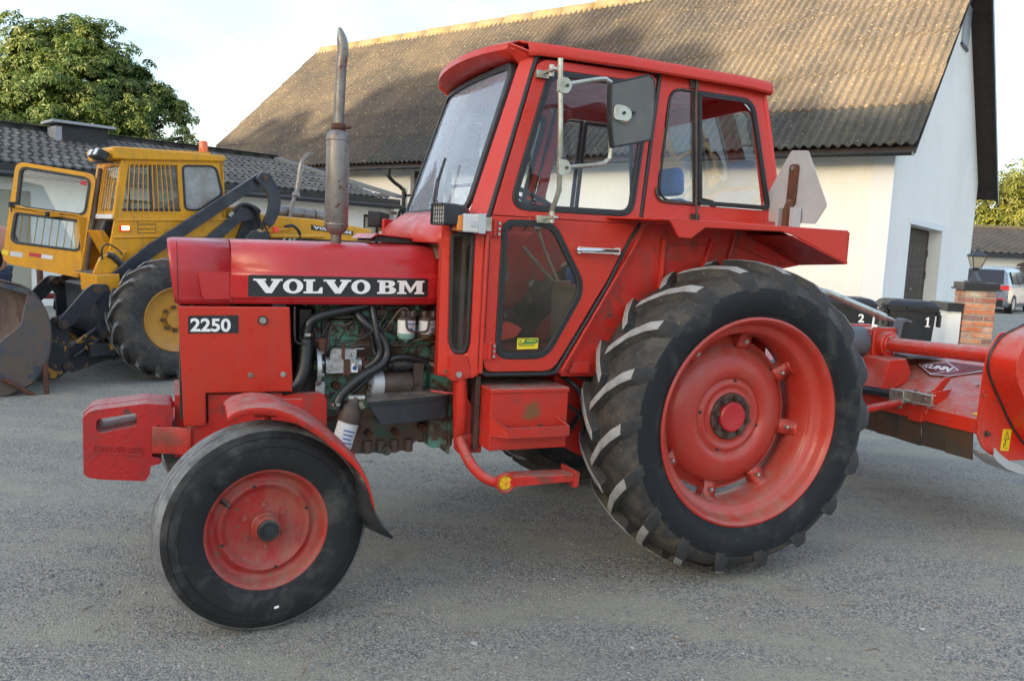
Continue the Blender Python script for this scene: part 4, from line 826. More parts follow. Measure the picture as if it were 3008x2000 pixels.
# ---- front axle and wheels
b = MB(); b.box(-2.20, -2.06, -.16, .16, .44, .60); b.hexa([(-2.18, -.60, .38), (-2.08, -.60, .38), (-2.08, -.10, .44), (-2.18, -.10, .44), (-2.18, -.60, .46), (-2.08, -.60, .46), (-2.08, -.10, .56), (-2.18, -.10, .56)]); b.hexa([(-2.18, .60, .38), (-2.08, .60, .38), (-2.08, .10, .44), (-2.18, .10, .44), (-2.18, .60, .46), (-2.08, .60, .46), (-2.08, .10, .56), (-2.18, .10, .56)])
b.cyl((-2.13, -.62, .30), (-2.13, -.62, .56), .035); b.cyl((-2.13, .62, .30), (-2.13, .62, .56), .035); b.obj('front_axle', 'worn_red', tr)
def front_wheel(loc, rot, s):
    prf = [(.222, .068), (.228, .082), (.240, .088), (.262, .095), (.300, .099), (.336, .096), (.360, .088), (.376, .078), (.386, .068), (.3935, .058), (.3945, .048), (.386, .044), (.385, .036), (.395, .032), (.396, .014), (.388, .010), (.388, -.010), (.396, -.014), (.395, -.032), (.385, -.036), (.386, -.044), (.3945, -.048), (.3935, -.058), (.386, -.068), (.376, -.078), (.360, -.088), (.336, -.096), (.30, -.099), (.262, -.095), (.240, -.088), (.228, -.082), (.222, -.068)]
    b = MB(); b.cur = 0; b.lathe(prf, n=88); 
    nseg = len(prf)-1
    for i in range(len(b.f)):
        k = i % nseg
        if 7 <= k <= 22: b.m[i] = 1
    t = b.obj('front_wheel', ['rubber_front', 'tread_grey'], tr, smooth=35, recalc=True, loc=loc); t.rotation_euler = rot
    b = MB(); b.lathe([(.226, .066), (.233, .078), (.231, .083), (.222, .081), (.214, .066), (.205, .045), (.200, .034), (.190, .029), (.182, .030), (.175, .040), (.165, .046), (.155, .040), (.145, .026), (.138, .022), (.08, .022), (.055, .024), (.0, .024), (0, .0), (.20, .01), (.215, .03)], n=72); rm = b.obj('wheel_rim', 'frontrim_red', t, smooth=50)
    b = MB()
    for r in (.147, .197): b.lathe([(r, .029 if r < .16 else .034), (r+.003, .033 if r < .16 else .036)], n=60)
    b = MB(); b.lathe([(.058, .022), (.056, .045), (.050, .052), (.048, .080), (.044, .086), (.0, .086)], n=32); b.obj('hub', 'frontrim_red', t, smooth=30)
    b = MB(); b.lathe([(.041, .084), (.039, .100), (.034, .102), (.033, .096), (.0, .096)], n=28); b.cyl((0, -.095, 0), (0, -.101, 0), .020, n=6); b.obj('hub_cap', 'black', t, smooth=30)
    nm = MB(); nm.cyl((0, -.020, 0), (0, -.030, 0), .0115, n=6); nm.cyl((0, -.030, 0), (0, -.033, 0), .006, n=10); nme = nm.mesh('wheel_nut', 'frontrim_red', 30)
    for k in range(6): a = PI/2+k*PI/3+.05; link('wheel_nut', nme, t, loc=(.083*math.cos(a), 0, .083*math.sin(a)))
    hm = MB(); hm.cyl((0, -.0405, 0), (0, -.0465, 0), .0065, n=12); hme = hm.mesh('rim_hole', 'seal', 30)
    for a in (1.83, .35, -1.33, -2.83): link('rim_hole', hme, t, loc=(.165*math.cos(a), 0, .165*math.sin(a)))
    b = MB(); a = 2.50; b.tube([(.196*math.cos(a), -.035, .196*math.sin(a)), (.180*math.cos(a), -.060, .180*math.sin(a)), (.170*math.cos(a), -.078, .168*math.sin(a))], [.010, .008, .006], 8); b.obj('valve', 'black', t)
    if s == 1:
        b = MB(); a = -1.47; b.prism(rnd([(-.009, -.005), (.009, -.003), (.008, .006), (-.009, .004)], .002), 0, .0015, 'y'); o = b.obj('white_label', 'white_print', t, smooth=0, loc=(.300*math.cos(a)+.0, -.1005, .300*math.sin(a)))
        # moulded rings on the sidewall
        b = MB()
        for r, h in ((.318, .0985), (.352, .0925)): b.lathe([(r-.0015, h-.001), (r, h+.0012), (r+.0015, h-.001)], n=72)
        b.obj('sidewall_ring', 'rubber', t)
        text('tyre_size', '7.50-16', .022, Matrix.Translation((-.262*.80, -.0975, .262*.72)) @ Matrix.Rotation(.72, 4, 'Y') @ Matrix.Rotation(PI/2, 4, 'X'), 'rubber', t, ext=.0015, align='CENTER')
    return t
front_wheel((-2.128, -.762, .397), (-.03, 0, .13), 1)
front_wheel((-2.128, .762, .397), (.03, 0, PI+.13), -1)
# front mudguard
for s in (1, -1):
    pth = cr([(-2.268, .852), (-2.235, .876), (-2.17, .888), (-2.08, .874), (-1.977, .818), (-1.886, .746), (-1.80, .660), (-1.755, .58), (-1.730, .492)], 3)
    b = MB(); b.grid([[(p.x, s*y, p.y+dz) for p in pth] for y, dz in ((-.905, -.034), (-.902, -.010), (-.888, -.002), (-.80, .004), (-.68, .004), (-.665, -.02))]); mg = b.obj('front_mudguard', 'worn_red', tr, smooth=50, thick=.005)
    b = MB(); b.tube([(-2.13, s*-.60, .60), (-2.10, s*-.62, .80), (-2.09, s*-.76, .868)], .018, 8); b.tube([(-1.90, s*-.56, .60), (-1.84, s*-.62, .66), (-1.80, s*-.8, .655)], .014, 8); b.box(-2.16, -1.98, -s*.70-.01, -s*.70+.01, .80, .868); b.obj('mudguard_stay', 'worn_red', mg)
    b = MB(); b.grid([[(x+dx*k, s*y, z+dx*.2*k) for (x, z, k) in ((-1.775, .62, 0), (-1.755, .54, .5), (-1.725, .45, 1), (-1.69, .39, 1), (-1.652, .343, .7))] for y, dx in ((-.900, 0), (-.80, -.05), (-.68, -.10))]); b.obj('mud_flap', 'black', mg, thick=.008)

# ---- engine
b = MB(); b.box(-1.865, -1.30, -.185, .2, .70, 1.03); b.box(-1.86, -1.31, -.205, .19, .90, .945); b.box(-1.86, -1.31, -.20, .19, 1.01, 1.035)
for i in range(6): b.cyl((-1.80+.095*i, -.20, .78), (-1.80+.095*i, -.19, .78), .026, n=14); b.cyl((-1.78+.095*i, -.205, .985), (-1.78+.095*i, -.18, .985), .022, n=12)
b.cyl((-1.35, -.21, .985), (-1.35, -.185, .985), .034, n=18); b.cyl((-1.46, -.215, 1.005), (-1.46, -.185, 1.005), .04, n=18)
b.obj('engine_block', 'engine_green', tr, bevel=.006)
b = MB(); b.box(-1.86, -1.32, -.19, .19, 1.035, 1.13); b.box(-1.85, -1.34, -.15, .15, 1.13, 1.20)
for i in range(5): b.box(-1.83+.11*i, -1.77+.11*i, -.215, -.19, 1.06, 1.115)
hd = b.obj('cylinder_head', 'engine_green', tr, bevel=.006)
for i in range(6):
    b = MB(); x = -1.81+.085*i; b.tube(cr([(x, -.20, 1.12), (x+.01, -.245, 1.13), (x-.015, -.255, 1.08), (x-.04, -.24, 1.02), (-1.78+.02*i, -.24, .99)], 4), .0045, 6); b.obj('injector_pipe', 'brown_metal', hd)
b = MB(); b.prism(rnd([(-1.80, .70), (-1.30, .70), (-1.27, .545), (-1.33, .555), (-1.37, .54), (-1.385, .50), (-1.66, .495), (-1.80, .56)], .015), -.17, .17, 'y'); b.box(-1.80, -1.30, -.20, .2, .685, .715)
for x in (-1.60, -1.535, -1.47, -1.40): b.cyl((x, -.185, .50), (x, -.185, .56), .020, n=12)
b.cyl((-1.515, -.19, .515), (-1.515, -.225, .515), .022, n=12); b.cyl((-1.515, -.22, .515), (-1.515, -.24, .515), .012, n=6)
b.obj('oil_sump', 'engine_rust', tr, bevel=.008)
b = MB(); b.lathe([(.0, 0), (.245, 0), (.255, .02), (.255, .07), (.235, .09), (0, .09)], (-1.325, 0, .755), (1, 0, 0), 40); b.prism(rnd([(-1.325, .98), (-1.21, .98), (-1.205, .53), (-1.325, .53)], .02), -.265, .2, 'y'); b.box(-1.235, -1.225, -.285, .2, .50, 1.0)
for z in (.56, .66, .86, .95): b.cyl((-1.25, -.27, z), (-1.25, -.285, z), .014, n=6)
b.obj('bell_housing', 'engine_green', tr, bevel=.005)
b = MB(); b.box(-1.88, -1.845, -.20, .2, .58, 1.15); b.lathe([(.0, 0), (.11, 0), (.12, -.02), (.10, -.05), (.03, -.05)], (-1.88, 0, .75), (1, 0, 0), 24); b.obj('timing_cover', 'grime', tr, bevel=.006)
b = MB(); b.lathe([(.088, 0), (.088, .018), (.080, .024), (.045, .026), (.0, .03)], (-1.862, -.245, .925), (1, 0, 0), 32); b.box(-1.86, -1.82, -.27, -.19, .80, .86)
for k in range(9): a = k*PI/4.5; b.cyl((-1.845, -.245+.078*math.cos(a), .925+.078*math.sin(a)), (-1.832, -.245+.078*math.cos(a), .925+.078*math.sin(a)), .008, n=6)
for i in range(4): b.box(-1.85, -1.825, -.275, -.268, .81+.012*i, .815+.012*i)
b.obj('pump_flange', 'aluminium', tr)
b = MB(); b.prism(rnd([(-1.825, .90), (-1.678, .905), (-1.676, .965), (-1.81, .968)], .02), -.30, -.215, 'y'); b.prism(rnd([(-1.803, .963), (-1.684, .963), (-1.682, 1.008), (-1.795, 1.010)], .012), -.285, -.22, 'y'); b.cyl((-1.82, -.26, .935), (-1.66, -.26, .935), .036, n=20)
for (x, z) in ((-1.79, .985), (-1.70, .985), (-1.69, .94), (-1.80, .92)): b.cyl((x, -.295, z), (x, -.31, z), .008, n=8)
b.cyl((-1.685, -.25, 1.004), (-1.64, -.25, 1.006), .006); b.obj('injection_pump', 'aluminium', tr, bevel=.005)
b = MB(); b.box(-1.743, -1.715, -.306, -.29, .895, .965); b.box(-1.75, -1.738, -.30, -.28, .96, 1.035); b.cyl((-1.655, -.26, .90), (-1.655, -.26, .97), .022); b.cyl((-1.675, -.26, .93), (-1.62, -.26, .93), .028, n=16); b.obj('governor', 'rust', tr)
b = MB(); b.box(-1.708, -1.68, -.303, -.301, .905, .945); sk = b.obj('pump_label', 'white_print', tr, smooth=0)
b = MB(); b.cyl((-1.694, -.303, .925), (-1.694, -.3045, .925), .010, n=16); b.obj('label_mark', 'bluemark', sk)
b = MB(); b.cyl((-1.836, -.27, 1.035), (-1.836, -.27, 1.052), .026, n=24); b.cyl((-1.836, -.27, 1.048), (-1.836, -.27, 1.056), .021, n=24); b.cyl((-1.836, -.27, .99), (-1.836, -.27, 1.035), .020, n=20); b.obj('oil_filler_cap', 'rust', tr)
# starter motor
b = MB(); b.cyl((-1.565, -.30, .852), (-1.437, -.30, .852), .055, n=32); b.cyl((-1.437, -.30, .852), (-1.385, -.30, .855), .046, .040, 24); b.box(-1.43, -1.385, -.34, -.26, .82, .95); stt = b.obj('starter_motor', 'starter_grey', tr)
b = MB(); b.cyl((-1.612, -.30, .852), (-1.566, -.30, .852), .056, n=32); b.lathe([(.056, 0), (.045, .008), (0, .01)], (-1.612, -.30, .852), (-1, 0, 0), 24); b.obj('starter_cap', 'galv_sheet', stt)
b = MB(); b.cyl((-1.525, -.31, .938), (-1.450, -.31, .938), .028, n=24); b.cyl((-1.45, -.31, .938), (-1.415, -.31, .936), .021, n=18); b.cyl((-1.545, -.31, .938), (-1.525, -.31, .938), .018, n=12); b.obj('solenoid', 'black', stt)
# long black box low on the engine
b = MB(); v = [(-1.66, -.42, .789), (-1.296, -.42, .812), (-1.296, -.30, .822), (-1.63, -.30, .812), (-1.594, -.42, .682), (-1.295, -.42, .706), (-1.295, -.30, .706), (-1.594, -.30, .684)]
b.hexa([v[0], v[1], v[2], v[3], v[4], v[5], v[6], v[7]]); b.obj('black_box', 'loader_black', tr, smooth=0, bevel=.004)
b = MB(); b.hexa([(-1.648, -.428, .775), (-1.292, -.428, .797), (-1.292, -.29, .827), (-1.62, -.29, .816), (-1.664, -.428, .793), (-1.292, -.428, .815), (-1.292, -.29, .831), (-1.635, -.29, .822)]); b.obj('box_lid', 'black', tr, smooth=0)
# fuel filters
for x, lowmat, dz in ((-1.469, 'filter_teal', 0), (-1.371, 'amber_bowl', -.002)):
    b = MB(); b.cyl((x, -.33, 1.088+dz), (x, -.33, 1.148+dz), .0405, n=32); f = b.obj('fuel_filter', 'filter_white', tr)
    b = MB(); b.lathe([(.0405, 0), (.041, .012), (.034, .026), (.015, .032), (.010, .040), (0, .04)], (x, -.33, 1.088+dz), (0, 0, -1), 28); b.obj('filter_bowl', lowmat, f)
    b = MB(); b.cyl((x, -.33, 1.148+dz), (x, -.33, 1.160), .042, n=28); b.box(x-.03, x+.03, -.35, -.25, 1.158, 1.185); b.cyl((x-.02, -.352, 1.165), (x-.02, -.352, 1.19), .012, n=10); b.cyl((x+.022, -.352, 1.165), (x+.022, -.352, 1.19), .012, n=10); b.obj('filter_head', 'starter_grey', f)
    b = MB(); b.prism([(x+.004, 1.104), (x+.020, 1.104), (x+.012, 1.118)], -.3705, -.3712, 'y'); b.obj('filter_mark', 'bluemark', f, smooth=0)
    text('filter_print', 'VOLVO', .012, wallM(x-.012, -.3712, 1.128), 'bluemark', f, off=.0004)
# oil filter, tilted
def oil():
    a = Vector((-1.700, -.36, .79)); c = Vector((-1.757, -.36, .585)); d = (c-a).normalized(); top = a+d*.10
    b = MB(); b.cyl(a+d*.098, c, .046, n=36); b.sphere(c-d*.004, .045, (1, 1, .35)); f = b.obj('oil_filter', 'white_paint', tr)
    b = MB(); b.lathe([(0, -.02), (.022, -.015), (.028, .01), (.046, .03), (.05, .055), (.051, .10), (.04, .10)], a, d, 32); b.obj('filter_head', 'brown_metal', f)
    b = MB(); b.cyl(a-Vector((.03, 0, -.01)), a+Vector((.04, -.01, .01)), .016, n=12); b.cyl(a+Vector((.02, -.03, -.01)), a+Vector((.02, -.06, -.02)), .012, n=6); b.obj('filter_banjo', 'steel', f)
    b = MB()
    for i in range(5): q = a+d*(.135+.018*i); b.obox((q.x+.004, -.4065, q.z), (.05-.007*(i % 3), .0006, .005), (0, .27, 0))
    b.obj('filter_print', 'bluemark', f, smooth=0)
oil()
HO = [('coolant_hose', .021, [(-1.62, -.27, 1.21), (-1.73, -.29, 1.186), (-1.84, -.30, 1.160), (-1.893, -.30, 1.130), (-1.904, -.30, 1.092), (-1.908, -.30, 1.06)]),
      ('radiator_hose', .031, [(-1.908, -.29, 1.05), (-1.910, -.30, .987), (-1.922, -.31, .905), (-1.952, -.31, .855), (-2.01, -.30, .835)]),
      ('breather_hose', .021, [(-1.70, -.24, 1.20), (-1.66, -.30, 1.135), (-1.60, -.32, 1.085), (-1.565, -.33, 1.04), (-1.558, -.34, .985), (-1.59, -.35, .94), (-1.662, -.35, .898), (-1.727, -.35, .847), (-1.768, -.355, .800), (-1.782, -.36, .752)]),
      ('engine_hose', .016, [(-1.621, -.28, 1.22), (-1.612, -.32, 1.14), (-1.604, -.335, 1.07), (-1.588, -.34, 1.01), (-1.605, -.34, .965), (-1.65, -.33, .93)]),
      ('cable_loom', .012, [(-1.70, -.24, 1.17), (-1.657, -.30, 1.118), (-1.622, -.31, 1.062), (-1.611, -.31, 1.005), (-1.590, -.33, .945), (-1.641, -.34, .884), (-1.710, -.33, .815)]),
      ('starter_cable', .014, [(-1.545, -.34, .965), (-1.500, -.34, .978), (-1.44, -.34, .975), (-1.38, -.34, .962), (-1.32, -.34, .945), (-1.24, -.34, .93)])]
for n_, r_, p_ in HO:
    b = MB(); b.tube(cr(p_, 6), r_, 12); b.obj(n_, 'hose', tr)
PI_ = [('fuel_pipe', 'brown_metal', .0055, [(-1.600, -.30, 1.045), (-1.543, -.31, 1.124), (-1.502, -.32, 1.186), (-1.473, -.33, 1.198), (-1.458, -.335, 1.175)]),
       ('fuel_pipe', 'brown_metal', .0045, [(-1.684, -.25, 1.160), (-1.715, -.28, 1.125), (-1.745, -.28, 1.114), (-1.790, -.28, 1.114), (-1.805, -.28, 1.077), (-1.812, -.28, 1.002)]),
       ('return_pipe', 'brown_metal', .0045, [(-1.722, -.30, 1.018), (-1.662, -.30, 1.028), (-1.566, -.30, 1.027), (-1.42, -.30, 1.025), (-1.325, -.30, 1.025)]),
       ('filter_pipe', 'brown_metal', .0055, [(-1.481, -.372, 1.15), (-1.478, -.378, 1.115), (-1.45, -.38, 1.10), (-1.40, -.38, 1.098), (-1.382, -.378, 1.112), (-1.378, -.375, 1.15)]),
       ('filter_pipe', 'brown_metal', .0055, [(-1.350, -.372, 1.15), (-1.352, -.378, 1.11), (-1.38, -.37, 1.075), (-1.44, -.34, 1.05)]),
       ('throttle_wire', 'hose', .0035, [(-1.548, -.30, 1.21), (-1.568, -.33, 1.163), (-1.614, -.34, 1.107), (-1.674, -.34, 1.064), (-1.733, -.33, 1.043), (-1.80, -.32, 1.043)]),
       ('drain_tube', 'hose', .005, [(-1.966, -.345, 1.20), (-1.964, -.348, 1.08), (-1.955, -.348, 1.045), (-1.92, -.345, 1.04)]),
       ('red_cable', 'sticker_red', .005, [(-1.35, -.36, .825), (-1.30, -.40, .822), (-1.26, -.42, .822), (-1.22, -.44, .835)]),
       ('dipstick_tube', 'rust', .007, [(-1.655, -.24, .62), (-1.655, -.26, .74), (-1.652, -.27, .80)])]
for n_, m_, r_, p_ in PI_:
    b = MB(); b.tube(cr(p_, 5), r_, 7); b.obj(n_, m_, tr)
for (x, z, r, m_) in ((-1.79, 1.10, .012, 'brown_metal'), (-1.70, 1.10, .012, 'brown_metal'), (-1.61, 1.10, .012, 'brown_metal'), (-1.52, 1.10, .012, 'brown_metal'), (-1.44, 1.06, .010, 'steel'), (-1.76, .83, .012, 'rust'), (-1.70, .74, .014, 'rust'), (-1.36, 1.08, .012, 'steel'), (-1.55, 1.06, .009, 'aluminium'), (-1.34, .62, .012, 'rust'), (-1.47, .60, .010, 'rust'), (-1.60, .60, .010, 'rust'), (-1.73, .62, .010, 'rust')):
    b = MB(); b.cyl((x, -.17, z), (x, -.225, z), r*1.6, n=16); b.cyl((x, -.22, z), (x, -.245, z), r, n=6); b.obj('engine_bolt', m_, tr)
for i in range(7):
    x = -1.84+.085*i; b = MB(); b.box(x, x+.05, -.235, -.20, 1.155, 1.185); b.cyl((x+.025, -.225, 1.185), (x+.025, -.225, 1.205), .012, n=6); b.obj('injector', ('brown_metal', 'rust', 'engine_green')[i % 3], tr, bevel=.003)
for p_ in ([(-1.85, -.26, 1.16), (-1.76, -.285, 1.15), (-1.66, -.275, 1.155), (-1.55, -.28, 1.148)], [(-1.77, -.27, 1.12), (-1.72, -.285, 1.08), (-1.66, -.28, 1.07), (-1.60, -.275, 1.085)], [(-1.42, -.27, 1.09), (-1.43, -.29, 1.05), (-1.50, -.29, 1.035), (-1.53, -.28, 1.0)], [(-1.30, -.36, 1.20), (-1.34, -.37, 1.14), (-1.33, -.36, 1.06), (-1.38, -.34, 1.05)], [(-1.66, -.30, .90), (-1.64, -.32, .86), (-1.62, -.32, .84), (-1.61, -.31, .80)], [(-1.87, -.27, 1.10), (-1.86, -.28, 1.06), (-1.87, -.27, 1.03), (-1.85, -.25, 1.00)]):
    b = MB(); b.tube(cr(p_, 5), .0042, 6); b.obj('engine_pipe', 'brown_metal', tr)
b = MB(); b.box(-1.83, -1.80, -.225, -.19, .95, 1.15); b.obj('engine_strap', 'seal', tr, smooth=0)
for (x, z, dx) in ((-1.904, 1.075, 0), (-1.783, .775, 0)): b = MB(); b.lathe([(.0225, -.005), (.0235, -.005), (.0235, .007), (.0225, .007)], (x, -.30 if z > 1 else -.36, z), (0, 0, 1), 20, close=True); b.obj('hose_clip', 'chrome', tr)
b = MB(); b.prism(rnd([(-1.345, 1.03), (-1.30, 1.032), (-1.275, .99), (-1.25, .955), (-1.25, .93), (-1.30, .95), (-1.345, .98)], .012), -.33, -.32, 'y'); b.cyl((-1.318, -.33, 1.0), (-1.318, -.345, 1.0), .02, n=16); b.obj('engine_bracket', 'starter_grey', tr)
b = MB(); b.box(-1.93, -1.88, -.24, .2, .62, 1.18); b.obj('belt_guard', 'grime', tr, smooth=0)

# ---- exhaust
b = MB(); b.lathe([(.022, 1.40), (.024, 1.515), (.046, 1.535), (.052, 1.553), (.052, 1.942), (.048, 1.957), (.030, 1.972), (.027, 1.985)], (-1.772, -.20, 0), (0, 0, 1), 40); ex = b.obj('exhaust_silencer', 'exhaust', tr, smooth=40)
b = MB(); b.tube(cr([(-1.772, -.20, 1.975), (-1.770, -.20, 2.10), (-1.766, -.20, 2.24), (-1.760, -.20, 2.32), (-1.768, -.20, 2.375), (-1.778, -.20, 2.41)], 5), [.0235]*14+[.0245]*4+[.0235, .0225, .020, .017, .014, .011, .009, .006], 20); b.obj('exhaust_pipe', 'exhaust', tr, smooth=50)
b = MB(); b.lathe([(.031, 1.972), (.031, 2.000)], (-1.772, -.20, 0), (0, 0, 1), 24); b.cyl((-1.735, -.22, 1.985), (-1.728, -.24, 1.985), .006); b.obj('exhaust_clamp', 'rust', ex, thick=.003)
b = MB(); b.lathe([(.0535, 1.556), (.0545, 1.560), (.0535, 1.564)], (-1.772, -.20, 0), (0, 0, 1), 40); b.lathe([(.0535, 1.925), (.0545, 1.929), (.0535, 1.933)], (-1.772, -.20, 0), (0, 0, 1), 40); b.obj('silencer_seam', 'exhaust', ex)

# ================================================================ cab
def band(b, loop, w, a, c, f):  b.rim(loop, inset(loop, w), a, c, f)
def pane(name, loop, s, par, m, rub=.028, rubm='seal', f=None, rubw=(-.010, .008)):
    f = f or side(s); b = MB(); band(b, loop, rub, rubw[0], rubw[1], f); sl = b.obj('window_seal', rubm, par, smooth=40, bevel=.003)
    b = MB(); b.rim(inset(loop, rub*.38), inset(loop, rub*.52), rubw[0]-.0025, rubw[0]+.001, f); b.obj('seal_bead', 'seal', sl, smooth=40)
    b = MB(); b.prism(inset(loop, rub-.004), -.002, .002, f); b.obj('window_glass', m, par, smooth=0)
for s in (1, -1):
    f = side(s)
    up_o = rnd([(-1.203, 1.627), (-.986, 2.312), (-.386, 2.314), (-.492, 1.627)], [0, .06, .05, 0], 6)
    up_h = rnd([(-1.135, 1.653), (-.938, 2.272), (-.412, 2.274), (-.520, 1.658)], [.10, .08, .07, .07], 8)
    lo_o = rnd([(-1.209, 1.624), (-.495, 1.624), (-.53, 1.575), (-.64, 1.361), (-.74, 1.194), (-.885, .958), (-1.215, .958)], [0, 0, .02, .0, .0, .05, .05], 5)
    lo_h = rnd([(-1.158, 1.612), (-.912, 1.618), (-.738, 1.330), (-.915, 1.012), (-1.166, 1.012)], [.055, .07, .08, .07, .07], 8)
    b = MB(); b.prism(up_o, -.006, .028, f, [up_h]); b.prism(lo_o, -.006, .028, f, [lo_h]); dr = b.obj('door', 'cab_red' if s == 1 else 'interior_red', tr, smooth=0, bevel=.004, seg=2)
    pane('x', up_h, s, dr, 'cab_glass'); pane('x', lo_h, s, dr, 'low_glass' if s == 1 else 'dirty_glass')
    # seal round the door
    lp = [(-1.219, 1.62), (-1.000, 2.305), (-.985, 2.325), (-.96, 2.333), (-.40, 2.333), (-.378, 2.325), (-.370, 2.305), (-.478, 1.66), (-.485, 1.62), (-.53, 1.555), (-.63, 1.345), (-.73, 1.178), (-.868, .950), (-.90, .944), (-1.195, .944), (-1.225, .955), (-1.229, .99), (-1.219, 1.62)]
    b = MB(); b.tube([f(x, z, .002) for x, z in lp], .0095, 8); b.obj('door_seal', 'seal', tr)
    # rear quarter
    rq = rnd([(-.360, 2.345), (.213, 2.335), (.300, 1.90), (.340, 1.635), (-.36, 1.640), (-.470, 1.640)], [.0, .02, 0, 0, 0, 0])
    rq = [(-.360, 2.345), (.213, 2.335), (.300, 1.90), (.336, 1.635), (-.468, 1.635), (-.462, 1.66)]
    op = rnd([(-.398, 1.732), (-.318, 2.272), (.168, 2.268), (.262, 1.732)], [.09, .08, .07, .04], 7)
    b = MB(); b.prism(rq, 0, .035, f, [op]); b.obj('rear_quarter', 'cab_red' if s == 1 else 'interior_red', tr, smooth=0, bevel=.003)
    pA = rnd([(-.392, 1.738), (-.313, 2.266), (-.182, 2.266), (-.182, 1.738)], [.09, .08, .0, .0], 6); pane('x', pA, s, tr, 'cab_glass', rub=.010, rubw=(-.004, .006))
    pB = rnd([(-.165, 1.736), (-.165, 2.266), (.163, 2.264), (.256, 1.736)], [.01, .01, .07, .04], 6); pane('x', pB, s, tr, 'cab_glass', rub=.020)
    b = MB(); b.tube(cr([f(-.392, 1.80, -.006), f(-.395, 1.775, -.006), f(-.375, 1.745, -.006), f(-.33, 1.738, -.006), f(-.185, 1.738, -.006)], 4), .007, 6); b.tube([f(-.178, 1.735, -.006), f(-.176, 2.27, -.006)], .008, 6); b.obj('window_channel', 'brown_metal', tr)
    b = MB(); b.tube([f(-.186, 1.665, -.02), f(-.182, 2.31, -.02)], .0055, 6); rd = b.obj('window_hinge_rod', 'brown_metal', tr)
    for z in (1.672, 2.295): b = MB(); q = f(-.185, z, -.004); b.obox(q, (.045, .012, .038)); b.cyl((q[0]-.012, q[1]-.004*s, q[2]), (q[0]-.012, q[1]-.014*s, q[2]), .005, n=6); b.cyl((q[0]+.012, q[1]-.004*s, q[2]), (q[0]+.012, q[1]-.014*s, q[2]), .005, n=6); b.obj('hinge_plate', 'brown_metal', rd, smooth=0)
    b = MB()
    for (x, z) in ((.285, 1.86), (.292, 1.815)): b.cyl(f(x, z, 0), f(x, z, -.008), .007, n=8)
    b.obj('rivet', 'brown_metal', tr)
    # lower sill strip between the door and the wheel arch
    b = MB(); b.prism([(-.462, 1.66), (-.478, 1.62), (-.52, 1.555), (-.62, 1.345), (-.72, 1.178), (-.858, .948), (-.822, .945), (-.50, 1.50), (-.44, 1.64), (-.40, 1.66)], .004, .03, f); b.obj('sill', 'cab_red', tr, smooth=0)
    b = MB(); b.tube([(-.838, s*-.668, .962), (-.497, s*-.668, 1.545)], .006, 6); b.obj('sill_edge', 'cab_red', tr)
    # A pillar
    b = MB(); b.hexa([(-1.226, s*-.662, 1.60), (-1.275, s*-.548, 1.615), (-1.250, s*-.50, 1.615), (-1.20, s*-.62, 1.60), (-.995, s*-.572, 2.335), (-1.040, s*-.492, 2.335), (-1.01, s*-.46, 2.335), (-.975, s*-.54, 2.335)]); b.obj('front_pillar', 'cab_red', tr, smooth=0, bevel=.014, seg=3)
    # corner panel with a narrow window
    A_ = Vector((-1.232, s*-.660, 0)); B_ = Vector((-1.392, s*-.548, 0)); dd = (B_-A_); LN = dd.length; dd.normalize(); nn_ = Vector((dd.y, -dd.x, 0))*(1 if s == 1 else -1)
    if nn_.x > 0: nn_ = -nn_
    fc = lambda u, v, w, A_=A_, dd=dd, nn_=nn_: tuple(A_+dd*u+nn_*(-w)+Vector((0, 0, v)))
    ch = rnd([(.045, 1.548), (.150, 1.545), (.142, 1.075), (.118, 1.028), (.062, 1.030), (.048, 1.08)], [.025, .025, .02, .02, .02, .02], 5)
    b = MB(); b.prism([(0, 1.62), (LN, 1.62), (LN, .925), (.03, .925), (0, .945)], 0, .02, fc, [ch]); b.obj('corner_panel', 'cab_red', tr, smooth=0, bevel=.01)
    pane('x', ch, s, tr, 'low_glass', rub=.016, f=fc, rubw=(-.006, .006))
    b = MB(); b.prism(rnd([(-1.352, 1.028), (-1.288, 1.028), (-1.268, .985), (-1.262, .93), (-1.352, .915)], .015), s*-.585, s*-.640, 'y'); pf = b.obj('pillar_foot', 'cab_red', tr, bevel=.015, seg=3)
    b = MB(); b.cyl((-1.318, s*-.640, .945), (-1.318, s*-.652, .945), .014, n=6); b.obj('foot_bolt', 'steel', pf)
    b = MB(); b.tube([(-1.222, s*-.668, 1.60), (-1.228, s*-.668, .955)], .010, 8); b.obj('pillar_rib', 'cab_red', tr)
    # door hinges
    for z in (1.570, 1.050):
        b = MB(); q0 = (-1.19, s*-.668); b.box(-1.222, -1.196, min(s*-.668, s*-.676), max(s*-.668, s*-.676), z-.035, z+.035); b.box(-1.190, -1.164, min(s*-.668, s*-.676), max(s*-.668, s*-.676), z-.035, z+.035); b.cyl((-1.193, s*-.679, z-.034), (-1.193, s*-.679, z+.034), .008, n=10)
        hg = b.obj('door_hinge', 'worn_red', tr)
        b = MB()
        for dz in (-.022, 0, .022): b.cyl((-1.176, s*-.676, z+dz), (-1.176, s*-.686, z+dz), .0065, n=6)
        b.obj('hinge_bolt', 'steel', hg)
    # handle
    b = MB(); b.tube(cr([(-.808, s*-.668, 1.498), (-.804, s*-.698, 1.498), (-.79, s*-.704, 1.498), (-.63, s*-.704, 1.500), (-.612, s*-.70, 1.500), (-.608, s*-.668, 1.500)], 4), .009, 8); b.obox((-.71, s*-.704, 1.499), (.165, .010, .024)); b.obox((-.617, s*-.69, 1.500), (.028, .04, .030)); b.obox((-.802, s*-.684, 1.498), (.016, .034, .030)); b.obj('door_handle', 'chrome', dr, bevel=.003)
    # roof fascia / gutter
b = MB()
for s in (1, -1):
    b.prism([(-.618, 2.345), (-.606, 2.322), (-.560, 2.322), (-.560, 2.345)], 0, 0.001, 'x') if 0 else None
